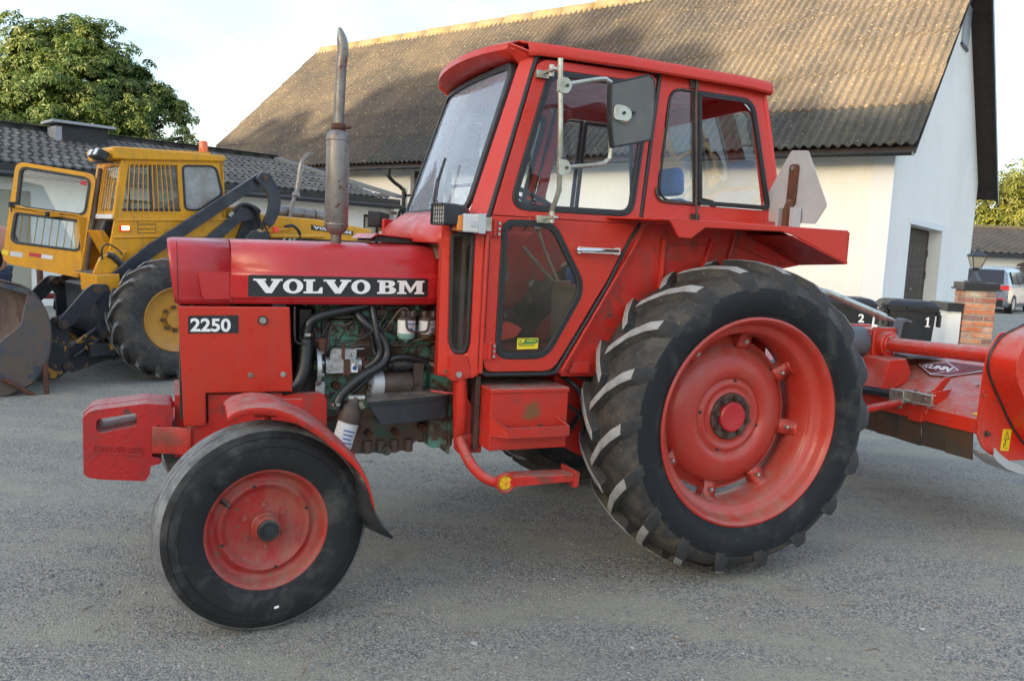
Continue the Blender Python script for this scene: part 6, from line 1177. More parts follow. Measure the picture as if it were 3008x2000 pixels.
# ---- rear wheels
def rear_wheel(loc, rz, near):
    W2 = .200
    prf = [(.474, .165), (.492, .180), (.520, .197), (.555, .208), (.590, .211), (.620, .206), (.645, .194), (.664, .178), (.680, .155), (.694, .10), (.699, 0)]
    prf = prf+[(r, -h) for r, h in prf[::-1][1:]]
    b = MB(); b.lathe(prf, n=96); nseg = len(prf)-1
    for i in range(len(b.f)):
        k = i % nseg
        if 5 <= k <= 14: b.m[i] = 1
    t = b.obj('rear_wheel', ['rubber', 'rubber_muddy'], tr, smooth=50, loc=loc); t.rotation_euler = (0, 0, rz)
    # one lug, swept from the shoulder to the centre line
    def lug(side_):
        b = MB(); secs = []
        for (yy, th, rt, rb, wt, wb) in ((.208, -.085, .596, .585, .008, .018), (.209, -.065, .630, .600, .016, .032), (.203, -.04, .668, .628, .022, .040), (.190, -.01, .697, .652, .025, .042), (.15, .04, .722, .676, .025, .040), (.08, .125, .737, .692, .022, .037), (.03, .20, .742, .699, .020, .036), (-.018, .262, .742, .699, .019, .035)):
            y = -yy*side_
            ring = []
            for (dw, r) in ((-wb, rb), (-wt, rt), (wt, rt), (wb, rb)):
                a = PI+th+dw/.70; ring.append((r*math.cos(a), y, r*math.sin(a)))
            secs.append(ring)
        v = [p for r in secs for p in r]; F = []; m = []
        for i in range(len(secs)-1):
            for k in range(3): F.append((i*4+k, i*4+k+1, (i+1)*4+k+1, (i+1)*4+k)); m.append(1 if (k == 1 and i >= 3) else 0)
        F += [(0, 1, 2, 3), tuple(len(v)-4+k for k in (3, 2, 1, 0))]; m += [0, 0]
        b.v = v; b.f = F; b.m = m; return b.mesh('tread_lug', ['rubber_muddy', 'lug_top'], 25)
    for sd_i in (1, -1):
        me = lug(sd_i)
        for k in range(18):
            o = link('tread_lug', me, t, bevel=.003, seg=1, rot=(0, -(k*2*PI/18+(PI/18 if sd_i < 0 else 0)), 0))
    b = MB(); b.lathe([(.478, .162), (.486, .170), (.486, .180), (.478, .184), (.468, .176), (.462, .160), (.455, .135), (.448, .120), (.436, .112), (.416, .104), (.412, .096), (.418, .088), (.410, .078), (.406, .02), (.400, -.02), (.412, -.08), (.44, -.11), (.455, -.13), (.468, -.17), (.480, -.175)], n=96); b.obj('wheel_rim', 'rim_red', t, smooth=45, thick=.006)
    b = MB(); b.lathe([(.372, -.055), (.365, -.060), (.357, -.052), (.340, -.046), (.332, -.030), (.308, -.002), (.27, .016), (.228, .026), (.197, .024), (.185, .010), (.178, .002), (.170, .004), (.160, .014), (.150, .014), (.142, .006), (.128, .004), (.112, .010), (.108, .018), (.0, .018)], n=88); dc = b.obj('wheel_disc', 'rim_red', t, smooth=50, thick=.006)
    b = MB(); b.lathe([(.112, .016), (.108, .022), (.070, .024)], n=40); b.obj('hub_flange', 'brown_metal', t, thick=.003)
    b = MB(); b.lathe([(.072, .020), (.071, .040), (.064, .046), (.035, .045), (.012, .041), (.0, .041)], n=40); b.obj('hub_cap', 'hood_red', t, smooth=30)
    nm = MB(); nm.cyl((0, -.022, 0), (0, -.040, 0), .0155, n=6); nm.cyl((0, -.040, 0), (0, -.050, 0), .009, n=12); nme = nm.mesh('wheel_nut', 'brown_metal', 30)
    for k in range(8): a = 1.35+k*PI/4; link('wheel_nut', nme, t, loc=(.091*math.cos(a), 0, .091*math.sin(a)))
    hm = MB(); hm.cyl((0, -.013, 0), (0, -.0185, 0), .008, n=12); hme = hm.mesh('disc_hole', 'seal', 30)
    for a in (1.45, 3.0, -1.9, -.30): link('disc_hole', hme, t, loc=(.168*math.cos(a), .004, .168*math.sin(a)))
    for r_, h_ in ((.4595, .150), (.4415, .1155), (.4175, .098)):
        b = MB(); b.lathe([(r_+.0045, h_+.002), (r_-.001, h_), (r_+.0045, h_-.003)], n=90); b.obj('rim_grime', 'brown_metal', t)
    # clamps between disc and rim
    cm = MB(); cm.grid([[(x, y, z) for z in (-.036, .036)] for x, y in ((.322, .030), (.334, .010), (.345, .004), (.392, .004), (.400, -.010), (.404, -.03))]); cme = cm.mesh('rim_clamp', 'rim_red', 35)
    wm_ = MB()
    for sg in (1, -1): wm_.prism([(.335, .012), (.400, .012), (.404, .055), (.345, .052)], .034*sg, .037*sg, lambda u, v, w: (u, v, w))
    wme_ = wm_.mesh('clamp_web', 'rim_red', 0)
    bm2 = MB(); bm2.cyl((.362, .002, 0), (.362, -.014, 0), .0125, n=6); bm2.sphere((.362, -.014, 0), .009, (1, 1, 1), 10, 6); bme = bm2.mesh('clamp_bolt', 'steel', 30)
    for k in range(8):
        a = rad(11)+k*PI/4
        link('rim_clamp', cme, t, thick=.005, rot=(0, a, 0)); link('clamp_web', wme_, t, rot=(0, a, 0)); link('clamp_bolt', bme, t, rot=(0, a, 0))
    b = MB(); b.tube([(.30*.9, .10, -.28*.5), (.31*.9, .06, -.27*.5)], .01, 6)
    b = MB()
    for r, h in ((.503, .187), (.512, .1925)): b.lathe([(r-.0015, h-.002), (r, h+.0012), (r+.0015, h-.002)], n=80)
    b.obj('sidewall_ring', 'rubber', t)
rear_wheel((0, -.775, .748), 0, True)
rear_wheel((0, .775, .748), PI, False)

# ---- linkage at the back
b = MB(); b.tube([(.22, -.30, .62), (.9, -.42, .62), (1.50, -.42, .70)], .022, 10); b.tube([(.22, .30, .62), (.9, .42, .62), (1.50, .42, .70)], .022, 10); b.obj('lift_arm', 'worn_red', tr)
b = MB(); b.tube([(.35, -.08, 1.25), (1.0, -.10, 1.345), (1.21, -.10, 1.308), (1.66, -.10, 1.175)], .024, 14); tl_ = b.obj('top_link', 'zinc_pipe', tr)
b = MB()
for s in (-1, 1): b.tube([(1.655, -.10+s*.018, 1.178), (1.72, -.10+s*.018, 1.158)], .010, 8)
b.cyl((1.705, -.14, 1.16), (1.705, -.06, 1.16), .008); b.obj('link_fork', 'steel', tl_)

# ================================================================ RED FLAIL MOWER on the linkage (drawn in the tractor's frame, hung 0.4 m up)
def frame_root(name, label, cat, base):      # root stands under the thing, children keep the tractor's frame
    c, s_ = math.cos(TPSI), math.sin(TPSI)
    t = thing(name, label, cat, (0.747+c*base[0]-s_*base[1], 4.558+s_*base[0]+c*base[1], base[2]), (0, 0, TPSI)); return t
MBASE = Vector((1.9, 0, 0))
mw = frame_root('flail_mower', 'orange-red flail mower with rubber flaps hanging behind the red tractor', 'mower', MBASE)
def mo(b, name, m, par=None, **k):
    if par is None or par is mw: b.v = [tuple(Vector(p)-MBASE) for p in b.v]; return b.obj(name, m, mw, **k)
    b.v = [tuple(Vector(p)-MBASE) for p in b.v]; return b.obj(name, m, par, **k)
deck = [(1.575, .612), (1.582, .680), (1.75, .765), (1.95, .862), (2.15, .935), (2.35, .955), (2.50, .90), (2.62, .70), (2.60, .50), (2.58, .50), (2.60, .69), (2.48, .885), (2.34, .935), (2.16, .915), (1.96, .842), (1.76, .745), (1.595, .665), (1.590, .612)]
b = MB(); b.prism(deck, -.895, 1.15, 'y'); dk = mo(b, 'mower_deck', 'mower_red', smooth=0, bevel=.004)
def on_deck(d, y):     # point on the sloping front sheet
    a = [(1.582, .680), (1.75, .765), (1.95, .862), (2.15, .935)]
    for i in range(3):
        L_ = math.hypot(a[i+1][0]-a[i][0], a[i+1][1]-a[i][1])
        if d <= L_ or i == 2: k = d/L_; return Vector((a[i][0]+(a[i+1][0]-a[i][0])*k, y, a[i][1]+(a[i+1][1]-a[i][1])*k))
        d -= L_
b = MB(); b.grid([[(1.572, y, .615), (1.578, y, .690), (1.60, y, .70)] for y in (-.89, 1.15)]); mo(b, 'deck_lip', 'mower_red', smooth=0, thick=.006)
fw2 = .168
fm = MB(); fm.grid([[(0, 0, 0), (0.004, -fw2+.004, 0)], [(.018, 0, -.09), (.020, -fw2+.004, -.09)], [(.03, .006, -.185), (.045, -fw2+.006, -.190)]])
for i in range(11):
    fme = MB(); sk_ = random.uniform(-.01, .01)
    fme.grid([[(0, 0, 0), (0.004, -fw2+.004, 0)], [(.012, 0, -.075), (.014+sk_, -fw2+.004, -.075)], [(.02, .003, -.15+random.uniform(-.006, .006)), (.03+sk_, -fw2+.006, -.152+random.uniform(-.008, .004))]])
    fme.v = [(p[0]+1.584+.006*(i % 2)-MBASE.x, p[1]+1.0-fw2*i, p[2]+.614) for p in fme.v]; fme.obj('rubber_flap', 'flap', mw, smooth=0, thick=.008)
b = MB()
for d, y in ((.50, -.02), (.40, -.37), (.33, -.62), (.30, .30)): p = on_deck(d, y); b.cyl(p, p+Vector((-.005, 0, .010)), .010, n=6)
mo(b, 'deck_bolts', 'steel', dk)
# name panel printed on the deck
Mk = Matrix.Translation(on_deck(.43, -.155)-MBASE+Vector((-.002, 0, .005))) @ Matrix.Rotation(-PI/2, 4, 'Z') @ Matrix.Rotation(rad(22.5), 4, 'X')
def onsheet(u, v, w): q = Mk @ Vector((u, v, w)); return tuple(q)
dia = [(-.03, .0), (.11, .093), (.25, .018), (.133, -.088)]
b = MB(); b.prism([(-.045, -.005), (.11, .105), (.50, .12), (.38, .05), (.26, -.075), (.133, -.10)], .0005, .0022, onsheet); np_ = b.obj('name_panel', 'dark_red', dk, smooth=0)
np_.parent = mw
b = MB(); b.rim(dia, inset(dia, .005), .0024, .0034, onsheet); dl = b.obj('name_outline', 'white_print', np_, smooth=0)
me = text_mesh('KUHN', .066, .0028, .0008, 'LEFT', 1.05); me.transform(Mk @ Matrix.Translation((.008, -.022, .0034)) @ Matrix.Rotation(.04, 4, 'Z')); me.materials.clear(); me.materials.append(MATS['white_print']); link('name_lettering', me, np_)
b = MB(); b.prism([(.133, -.094), (.26, -.070), (.38, .048), (.50, .112), (.50, .118), (.375, .054), (.258, -.064), (.133, -.088)], .0024, .0032, onsheet); b.obj('name_stripe', 'white_print', np_, smooth=0)
# side plate and belt guard
pl2 = rnd([(1.75, 1.185), (1.628, 1.165), (1.555, 1.06), (1.543, .95), (1.538, .70), (1.545, .615), (1.60, .54), (1.70, .482), (1.81, .458), (2.6, .44), (2.6, 1.0), (2.3, 1.185)], .03, 4)
b = MB(); b.prism(pl2, -.895, -.905, 'y'); spl = mo(b, 'side_plate', 'mower_red', smooth=0, bevel=.002)
cir = cr([(2.05, 1.245), (1.86, 1.225), (1.73, 1.185), (1.632, 1.138), (1.575, 1.063), (1.563, 1.00), (1.592, .922), (1.679, .806), (1.807, .650), (1.93, .541), (2.05, .47)], 4)
gd = [(p.x, p.y) for p in cir]+[(2.35, .47), (2.5, .75), (2.45, 1.10)]
b = MB(); b.prism(gd, -.905, -1.065, 'y'); bgd = mo(b, 'belt_guard', 'mower_red', smooth=40, bevel=.012, seg=3)
b = MB(); b.tube([(p.x-.006, -.912, p.y+.003) for p in cir], .0065, 6); mo(b, 'guard_seal', 'black', bgd)
b = MB()
for i in range(15):
    for j in range(22):
        x = 1.66+.026*i+(.013 if j % 2 else 0); z = .84+.0165*j
        if math.hypot(x-1.92, (z-1.03)) < .27 and x > 1.60 and z-.80 > -(x-1.66)*.9+.02: b.cyl((x, -1.0655, z), (x, -1.0662, z), .0048, n=6)
mo(b, 'guard_perforation', 'seal', bgd, kind='stuff', smooth=0)
b = MB(); b.prism(rnd([(1.740, .640), (1.808, .634), (1.802, .514), (1.735, .521)], .003), -.9055, -.9065, 'y'); ws_ = mo(b, 'warning_sticker', 'sticker_yellow', spl, smooth=0); 
b = MB(); tri = [(1.752, .585), (1.796, .582), (1.775, .628)]; b.rim(tri, inset(tri, .003), -.9066, -.9072, 'y'); b.box(1.773, 1.776, -.9072, -.9066, .597, .612); b.box(1.772, 1.777, -.9072, -.9066, .590, .594)
b.cyl((1.768, -.9066, .572), (1.768, -.9072, .572), .006, n=10); b.box(1.765, 1.771, -.9072, -.9066, .545, .565); b.box(1.755, 1.760, -.9072, -.9066, .530, .560); b.box(1.776, 1.79, -.9072, -.9066, .528, .533); b.box(1.74, 1.805, -.9072, -.9066, .5795, .581); mo(b, 'sticker_symbol', 'seal', spl, smooth=0)
b = MB()
for x, z, r in ((1.611, .619, .013), (1.707, .495, .012)): b.cyl((x, -.905, z), (x, -.925, z), r, n=6); b.cyl((x, -.905, z), (x, -.909, z), r*1.4, n=16)
mo(b, 'plate_bolt', 'brown_metal', spl)
b = MB(); b.cyl((1.605, -.905, .577), (1.605, -.9062, .577), .006, n=12); b.lathe([(.012, 0), (.017, .003), (.021, 0)], (1.559, -.905, .838), (0, -1, 0), 20); mo(b, 'plate_hole', 'worn_red', spl)
b = MB(); pth = [(1.655, .50), (1.69, .47), (1.77, .425), (1.93, .375), (2.15, .36), (2.45, .37)]; b.grid([[(x, y, z) for x, z in pth] for y in (-.80, -.93)]); b.grid([[(x, -.93, z), (x, -.93, z+.045)] for x, z in pth]); mo(b, 'skid_shoe', 'galv_sheet', smooth=0, thick=.010)
b = MB(); b.prism([(0, 0), (.035, .05), (.04, 0)], 0, .001, lambda u, v, w: (1.62+v*.9, -.80-u, .705+v*.45+w)); mo(b, 'warning_triangle', 'sticker_yellow', dk, smooth=0)
# drive: gearbox and cross tube to the belt guard
b = MB(); b.tube([(1.75, -.02, .998), (1.75, -.90, 1.030)], .045, 24); mo(b, 'drive_tube', 'mower_red')
b = MB(); b.tube([(1.75, .05, .995), (1.75, -.09, 1.0)], .080, 24); b.box(1.66, 1.84, -.01, .17, .90, 1.09); b.box(1.655, 1.845, -.04, -.018, .885, 1.105); b.box(1.655, 1.845, .17, .19, .885, 1.105)
b.tube([(1.75, -.085, 1.0), (1.75, -.10, 1.0)], .062, 24); gb = mo(b, 'gearbox', 'mower_red', smooth=30, bevel=.008)
for a in range(6): b = MB(); b.cyl((1.75+.052*math.cos(a), -.095, 1.0+.052*math.sin(a)), (1.75+.052*math.cos(a), -.108, 1.0+.052*math.sin(a)), .008, n=6); mo(b, 'gearbox_bolt', 'steel', gb)
b = MB(); b.cyl((1.70, -.03, 1.09), (1.70, -.03, 1.115), .010, n=6); mo(b, 'gearbox_plug', 'steel', gb)
b = MB(); b.cyl((1.50, .08, 1.0), (1.66, .08, 1.0), .10, n=28); b.cyl((.60, .02, .75), (1.50, .08, 1.0), .045, n=14); mo(b, 'shaft_guard', 'lead')
# headstock
b = MB(); b.prism([(1.55, .70), (1.62, .92), (1.75, .93), (1.80, .84), (1.78, .78)], .0, -.22, 'y');  mo(b, 'headstock', 'mower_red', smooth=0, bevel=.008); b = MB(); b.prism([(1.55, .70), (1.62, .92), (1.75, .93), (1.80, .84), (1.78, .78)], .45, .60, 'y'); mo(b, 'headstock', 'mower_red', smooth=0, bevel=.008)
b = MB(); b.prism([(1.80, .93), (1.86, 1.155), (1.885, 1.165), (1.95, 1.15), (1.95, 1.13), (1.90, 1.145), (1.875, 1.135), (1.85, .93)], .0, -.06, 'y'); b.box(1.78, 2.1, -.20, .12, .925, .945); mo(b, 'top_bracket', 'lead', smooth=0, bevel=.004)
b = MB(); b.tube([(1.60, .45, .64), (1.555, .10, .71), (1.53, -.35, .733)], .026, 16); rm_ = mo(b, 'shift_ram', 'bin_plastic')
b = MB(); b.cyl((1.55, .02, .712), (1.549, .012, .7125), .028, n=16); b.obox((1.528, -.40, .735), (.07, .10, .075)); b.cyl((1.53, -.345, .733), (1.53, -.385, .735), .036, n=16); mo(b, 'ram_eye', 'zinc_pipe', rm_, smooth=30, bevel=.004); b = MB(); b.cyl((1.53, -.40, .70), (1.53, -.40, .66), .014, n=6); mo(b, 'ram_bolt', 'steel', rm_); b = MB(); b.box(1.505, 1.555, -.62, -.44, .715, .722); b.box(1.505, 1.555, -.62, -.44, .772, .779); b.obox((1.53, -.52, .748), (.012, .20, .065)); mo(b, 'ram_end', 'zinc_pipe', rm_, smooth=30, bevel=.004)
b = MB()
for y in (-.50, -.595): b.cyl((1.53, y, .70), (1.53, y, .795), .009, n=6); b.cyl((1.50, y, .75), (1.485, y, .75), .013, n=6)
mo(b, 'ram_pin', 'steel', rm_)
b = MB(); b.prism([(1.535, .735), (1.56, .78), (1.62, .80), (1.70, .865), (1.73, .868), (1.74, .85), (1.66, .76), (1.60, .68), (1.56, .66), (1.54, .70)], -.535, -.55, 'y'); b.prism([(1.56, .65), (1.60, .78), (1.75, .80), (1.72, .75)], -.47, -.56, 'y'); b.hexa([(1.560, -.44, .60), (1.560, -.53, .60), (1.60, -.53, .61), (1.60, -.44, .61), (1.555, -.44, .70), (1.555, -.53, .70), (1.64, -.53, .72), (1.64, -.44, .72)]); mo(b, 'ram_lug', 'mower_red', smooth=0, bevel=.003)

# ================================================================ YELLOW LOADER (x to its rear, y away from the viewer, nose slightly down)
LPSI, LAL = rad(44), rad(3.5)
ld = thing('wheel_loader', 'yellow wheel loader with black lift arms and open cab door left of the tractor', 'loader', (-3.428, 8.063, 0), (0, -LAL, LPSI))
CW0, CW1 = .45, 1.18
# chassis
b = MB(); b.box(-.45, 1.3, .55, 1.55, .45, .95); b.box(1.0, 3.2, .60, 1.5, .55, 1.15); b.obj('chassis', 'loader_black', ld, smooth=0, bevel=.02)
def lwheel(x, y, R_, s, half=.20):
    k = R_/.625
    prf = [(.325*k, -half*.85), (.345*k, -half*.95), (.40*k, -half*1.08), (.47*k, -half*1.08), (.53*k, -half), (.565*k, -half*.88), (.58*k, -half*.6), (.585*k, 0)]
    prf = prf+[(r, -h) for r, h in prf[::-1][1:]]
    b = MB(); b.lathe(prf, n=64); t = b.obj('wheel', 'rubber_muddy', ld, smooth=50, loc=(x, y, R_)); t.rotation_euler = (0, 0, 0 if s > 0 else PI)
    for sg in (1, -1):
        b = MB(); secs = []
        for (yy, th, rt, rb, wt, wb) in ((half*1.04, -.07, .50, .49, .01, .02), (half*1.0, -.05, .575, .52, .020, .035), (half*.9, 0, .612, .565, .024, .040), (half*.5, .12, .622, .58, .024, .040), (half*.05, .27, .625, .583, .024, .040), (-half*.1, .32, .624, .583, .022, .038)):
            ring = []
            for dw, r in ((-wb, rb), (-wt, rt), (wt, rt), (wb, rb)): a = PI+th+dw/.6; ring.append((r*k*math.cos(a), -yy*sg, r*k*math.sin(a)))
            secs.append(ring)
        b.v = [p for q in secs for p in q]
        for i in range(len(secs)-1):
            for q in range(3): b.f.append((i*4+q, i*4+q+1, (i+1)*4+q+1, (i+1)*4+q)); b.m.append(1 if q == 1 and i else 0)
        b.f += [(0, 1, 2, 3), tuple(len(b.v)-4+q for q in (3, 2, 1, 0))]; b.m += [0, 0]
        me = b.mesh('tread_lug', ['rubber_muddy', 'tread_grey'], 25)
        for q in range(16): link('tread_lug', me, t, bevel=.004, seg=1, rot=(0, -(q*PI/8+(PI/16 if sg < 0 else 0)), 0))
    b = MB(); b.lathe([(.335*k, half*.88), (.325*k, half*.92), (.315*k, half*.80), (.29*k, half*.45), (.27*k, half*.38), (.13*k, half*.36), (.125*k, half*.30), (.0, half*.30)], n=56); b.obj('wheel_rim', 'yellow_rim', t, smooth=40, thick=.006)
    b = MB(); b.cyl((0, -half*.30, 0), (0, -half*.62, 0), .085*k, n=28); b.obj('hub', 'yellow_rim', t)
    nm = MB(); nm.cyl((0, -half*.36, 0), (0, -half*.36-.03, 0), .020*k, n=6); nme = nm.mesh('wheel_nut', 'brown_metal', 30)
    for q in range(8): a = q*PI/4; link('wheel_nut', nme, t, loc=(.155*k*math.cos(a)*.78, 0, .155*k*math.sin(a)*.78))
lwheel(.15, .175, .615, 1, .165); lwheel(.15, 1.90, .615, -1, .165); lwheel(2.35, .25, .50, 1, .16); lwheel(2.35, 1.85, .50, -1, .16)
# cab
fl_ = lambda u, v, w: (u, CW0+w, v); fr_l = lambda u, v, w: (u, CW1-w, v)
rk = lambda z: -.365+.33*(z-1.10)*.62          # raked front edge
for f_, nm_ in ((fl_, 0), (fr_l, 1)):
    out = [(rk(1.02), 1.02), (-.10, 2.19), (.895, 2.235), (.89, 1.90), (.895, 1.02)]
    h1 = [(-.075, 2.145), (-.165, 1.690), (.415, 1.690), (.410, 2.160)]
    h2 = rnd([(.455, 2.165), (.825, 2.172), (.878, 1.87), (.61, 1.698), (.455, 1.70)], [.06, .08, .05, .03, .06], 5)
    b = MB(); b.prism(out, 0, .04, f_, [h1, h2]); cs = b.obj('cab_side', 'yellow', ld, smooth=0, bevel=.006)
    for z0 in (1.600, 1.432):
        b = MB(); b.tube([f_(rk(z0)+.03, z0, -.002), f_(.88, z0, -.002)], .012, 8); b.obj('pressed_rib', 'yellow', cs)
    b = MB(); b.rim(inset(h2, -.004), inset(h2, .016), -.008, .006, f_); b.obj('window_seal', 'seal', cs, smooth=30)
    b = MB(); b.prism(h2, .006, .010, f_); b.obj('window_glass', 'loader_film', cs, smooth=0)
    b = MB(); b.prism(h1, .030, .034, f_); b.obj('window_glass', 'loader_glass', cs, smooth=0)
    b = MB(); b.prism([(-.168, 1.690), (.415, 1.690), (.415, 1.715), (-.165, 1.715)], .0, .03, f_); b.prism([(.125, 1.70), (.15, 1.70), (.15, 2.15), (.125, 2.15)], .034, .05, f_); b.obj('window_frame', 'black', cs, smooth=0)
    if nm_ == 0:
        for i in range(10):
            x0 = -.062+.0425*i; x1 = -.125+.052*i+.0
            b = MB(); b.tube([f_(x0, 2.175, -.012), f_(x0*.5+x1*.5, 1.94, -.014), f_(x1, 1.675, -.012)], .0048, 6); b.obj('guard_bar', 'yellow', ld)
# front face
ff = lambda u, v, w: (rk(v)*1.0+(.0 if v < 2.19 else 0)+w, u, v)
b = MB(); b.prism([(CW0, 1.62), (CW0, 2.19), (CW1, 2.19), (CW1, 1.62)], 0, .04, ff, [[(.50, 1.69), (.93, 1.69), (.93, 2.13), (.50, 2.13)], [(1.00, 1.69), (1.13, 1.69), (1.13, 2.13), (1.00, 2.13)]]); cf = b.obj('cab_front', 'yellow', ld, smooth=0, bevel=.006)
b = MB(); b.prism([(.50, 1.69), (.93, 1.69), (.93, 2.13), (.50, 2.13)], .015, .019, ff); b.prism([(1.00, 1.69), (1.13, 1.69), (1.13, 2.13), (1.00, 2.13)], .015, .019, ff); b.obj('windscreen', 'loader_glass', cf, smooth=0)
for i in range(6):
    b = MB(); b.tube([ff(.54+.07*i, 1.66, -.015), ff(.54+.07*i, 2.15, -.015)], .0045, 6); b.obj('guard_bar', 'yellow', ld)
b = MB(); b.prism([(.46, 1.615), (.97, 1.615), (.97, 1.66), (.46, 1.66)], -.012, .02, ff); b.obj('front_rail', 'white_paint', cf, smooth=0)
b = MB(); b.tube([(rk(1.05)-.02, .97, 1.05), (rk(2.1)-.02, .97, 2.12)], .022, 8); b.obj('hinge_post', 'brown_board', cf)
b = MB(); b.box(-.42, -.36, .98, CW1, 1.0, 1.62); b.box(.86, .90, CW0, CW1, 1.02, 2.2); b.box(-.30, .86, CW0, CW1, 1.0, 1.03); b.obj('cab_rear_and_floor', 'yellow', ld, smooth=0)
b = MB(); b.prism([(CW0+.02, 1.25), (CW0+.02, 1.60), (CW1-.02, 1.60), (CW1-.02, 1.25)], .26, .28, 'x'); b.obj('seat_panel', 'interior_grey', ld, smooth=0)
b = MB(); b.prism([(-.33, 1.42), (-.25, 1.60), (-.12, 1.60), (-.04, 1.42), (-.16, 1.25)], .72, .95, 'y'); b.obj('console', 'black', ld, smooth=0, bevel=.02)
b = MB(); b.hexa([(-.36, .62, 1.50), (-.30, .62, 1.50), (-.30, .95, 1.50), (-.36, .95, 1.50), (-.18, .62, 1.10), (-.06, .62, 1.10), (-.06, .95, 1.10), (-.18, .95, 1.10)]); b.obj('dash_bracket', 'yellow', ld, smooth=0)
b = MB(); b.box(-.50, -.28, .30, .80, .90, 1.08); b.prism([(-.50, 1.08), (-.30, 1.08), (-.16, 1.30), (-.30, 1.30), (-.42, 1.24)], .40, .44, 'y'); b.obj('step_box', 'yellow', ld, smooth=0, bevel=.01)
b = MB(); b.box(-.49, -.20, .50, .95, 1.082, 1.09); b.obj('step_mat', 'lead', ld, smooth=0)
b = MB(); b.tube(cr([(-.40, .40, 1.22), (-.40, .38, 1.33), (-.34, .38, 1.37), (-.24, .38, 1.30), (-.22, .38, 1.26)], 4), .008, 6); b.tube([(-.35, .40, 1.27), (-.30, .40, 1.25), (-.14, .40, 1.07)], [.03, .035, .03], 10); b.obj('control_lever', 'black', ld)
b = MB(); rf_ = [(-.215, 2.195), (-.235, 2.29), (-.21, 2.318), (.0, 2.315), (.90, 2.285), (.925, 2.27), (.92, 2.225), (.89, 2.215), (-.10, 2.19)]
b.prism(rf_, CW0-.03, CW1+.03, 'y'); rf2 = b.obj('cab_roof', 'yellow', ld, smooth=30, bevel=.015)
b = MB(); b.box(.05, .85, CW0+.2, CW1-.2, 2.29, 2.325); b.obj('roof_hatch', 'yellow', rf2, smooth=0)
for y in (.52, .68):
    b = MB(); b.obox((-.30, y, 2.235), (.10, .11, .085), (0, .5, 0)); wl = b.obj('work_lamp', 'black', ld, bevel=.008)
    b = MB(); b.obox((-.352, y, 2.263), (.008, .085, .065), (0, .5, 0)); b.obj('lamp_lens', 'clear_lens', wl, smooth=0)
b = MB(); b.tube([(-.20, .50, 2.17), (-.30, .52, 2.165), (-.32, .80, 2.165)], .012, 6); b.obj('lamp_rail', 'worn_yellowblack', ld)
b = MB(); b.lathe([(.0, .0), (.068, .0), (.062, .025), (.052, .038), (0, .038)], (1.03-.12, .95, 2.30), (0, 0, 1), 24); bcn = b.obj('beacon_base', 'bin_plastic', ld)
b = MB(); b.lathe([(.050, .036), (.046, .15), (.040, .163), (.0, .166)], (1.03-.12, .95, 2.30), (0, 0, 1), 24); b.obj('beacon_lens', 'beacon_orange', bcn)
b = MB(); b.box(-.207, -.103, CW0-.018, CW0, 1.492, 1.552); ml = b.obj('side_marker', 'tail_red', ld, smooth=0, bevel=.005)
b = MB(); b.box(-.190, -.118, CW0-.024, CW0-.017, 1.503, 1.542); b.obj('marker_glow_lens', 'flash_glow_orange', ml, smooth=0, bevel=.004)  # unlit lens, made to glow in place of the flash glint
b = MB(); b.prism([(-.03, 1.470), (.15, 1.470), (.15, 1.600), (-.03, 1.600)], CW0-.001, CW0-.003, 'y'); ws2 = b.obj('warning_sign', 'sticker_yellow', ld, smooth=0)
ws2.data.materials.clear(); ws2.data.materials.append(MATS['yellow'])
b = MB(); sq = [(-.03, 1.470), (.15, 1.470), (.15, 1.600), (-.03, 1.600)]; b.rim(sq, inset(sq, .004), CW0-.003, CW0-.0045, 'y'); b.obj('sign_border', 'seal', ws2, smooth=0)
text('sign_lettering', 'G\u00c5 EJ UNDER', .026, wallM(.06, CW0-.004, 1.549), 'seal', ws2, align='CENTER'); text('sign_lettering', 'H\u00c4NGANDE LAST', .0225, wallM(.06, CW0-.004, 1.503), 'seal', ws2, align='CENTER')
# open door, hinged on the raked post
Hb = Vector((rk(1.02)-.03, .99, 1.02)); Ht = Vector((rk(2.13)-.03, .99, 2.13))
ax = (Ht-Hb).normalized()
# world-facing direction of the leaf, brought into the loader frame
Rl = (Matrix.Rotation(LPSI, 3, 'Z') @ Matrix.Rotation(-LAL, 3, 'Y')); wd = Vector((-math.cos(rad(6)), -math.sin(rad(6)), 0.155)); dl_ = (Rl.transposed() @ wd); dl_ = (dl_-ax*dl_.dot(ax)).normalized(); dn = ax.cross(dl_)
fd = lambda u, v, w: tuple(Hb+dl_*u+ax*v+dn*w)
DW, DH = .79, 1.06
do = rnd([(0.02, -.02), (DW, .02), (DW, DH), (.0, DH-.0)], [.05, .10, .09, .10], 6)
dh1 = rnd([(.055, .62), (DW-.06, .60), (DW-.05, DH-.045), (.05, DH-.05)], [.08, .03, .07, .08], 6); dh2 = rnd([(.06, .25), (DW-.055, .235), (DW-.06, .545), (.055, .565)], [.06, .08, .04, .05], 6)
b = MB(); b.prism(do, 0, .035, fd, [dh1, dh2]); dor = b.obj('cab_door', 'yellow', ld, smooth=0, bevel=.006)
for hh in (dh1, dh2):
    b = MB(); b.rim(inset(hh, -.006), inset(hh, .018), -.008, .043, fd); b.obj('window_seal', 'seal', dor, smooth=30)
    b = MB(); b.prism(hh, .014, .018, fd); b.obj('window_glass', 'loader_glass', dor, smooth=0)
sdn = -1 if (Rl @ dn).y > 0 else 1
def fdc(u, v, w): return fd(u, v, (.035+w) if sdn > 0 else -w)     # on the face towards the viewer
for i in range(9):
    b = MB(); b.tube([fd(.10+.072*i, .26, .055 if sdn < 0 else -.02), fd(.10+.072*i, .545, .055 if sdn < 0 else -.02)], .0045, 6); b.obj('guard_bar', 'yellow', dor)
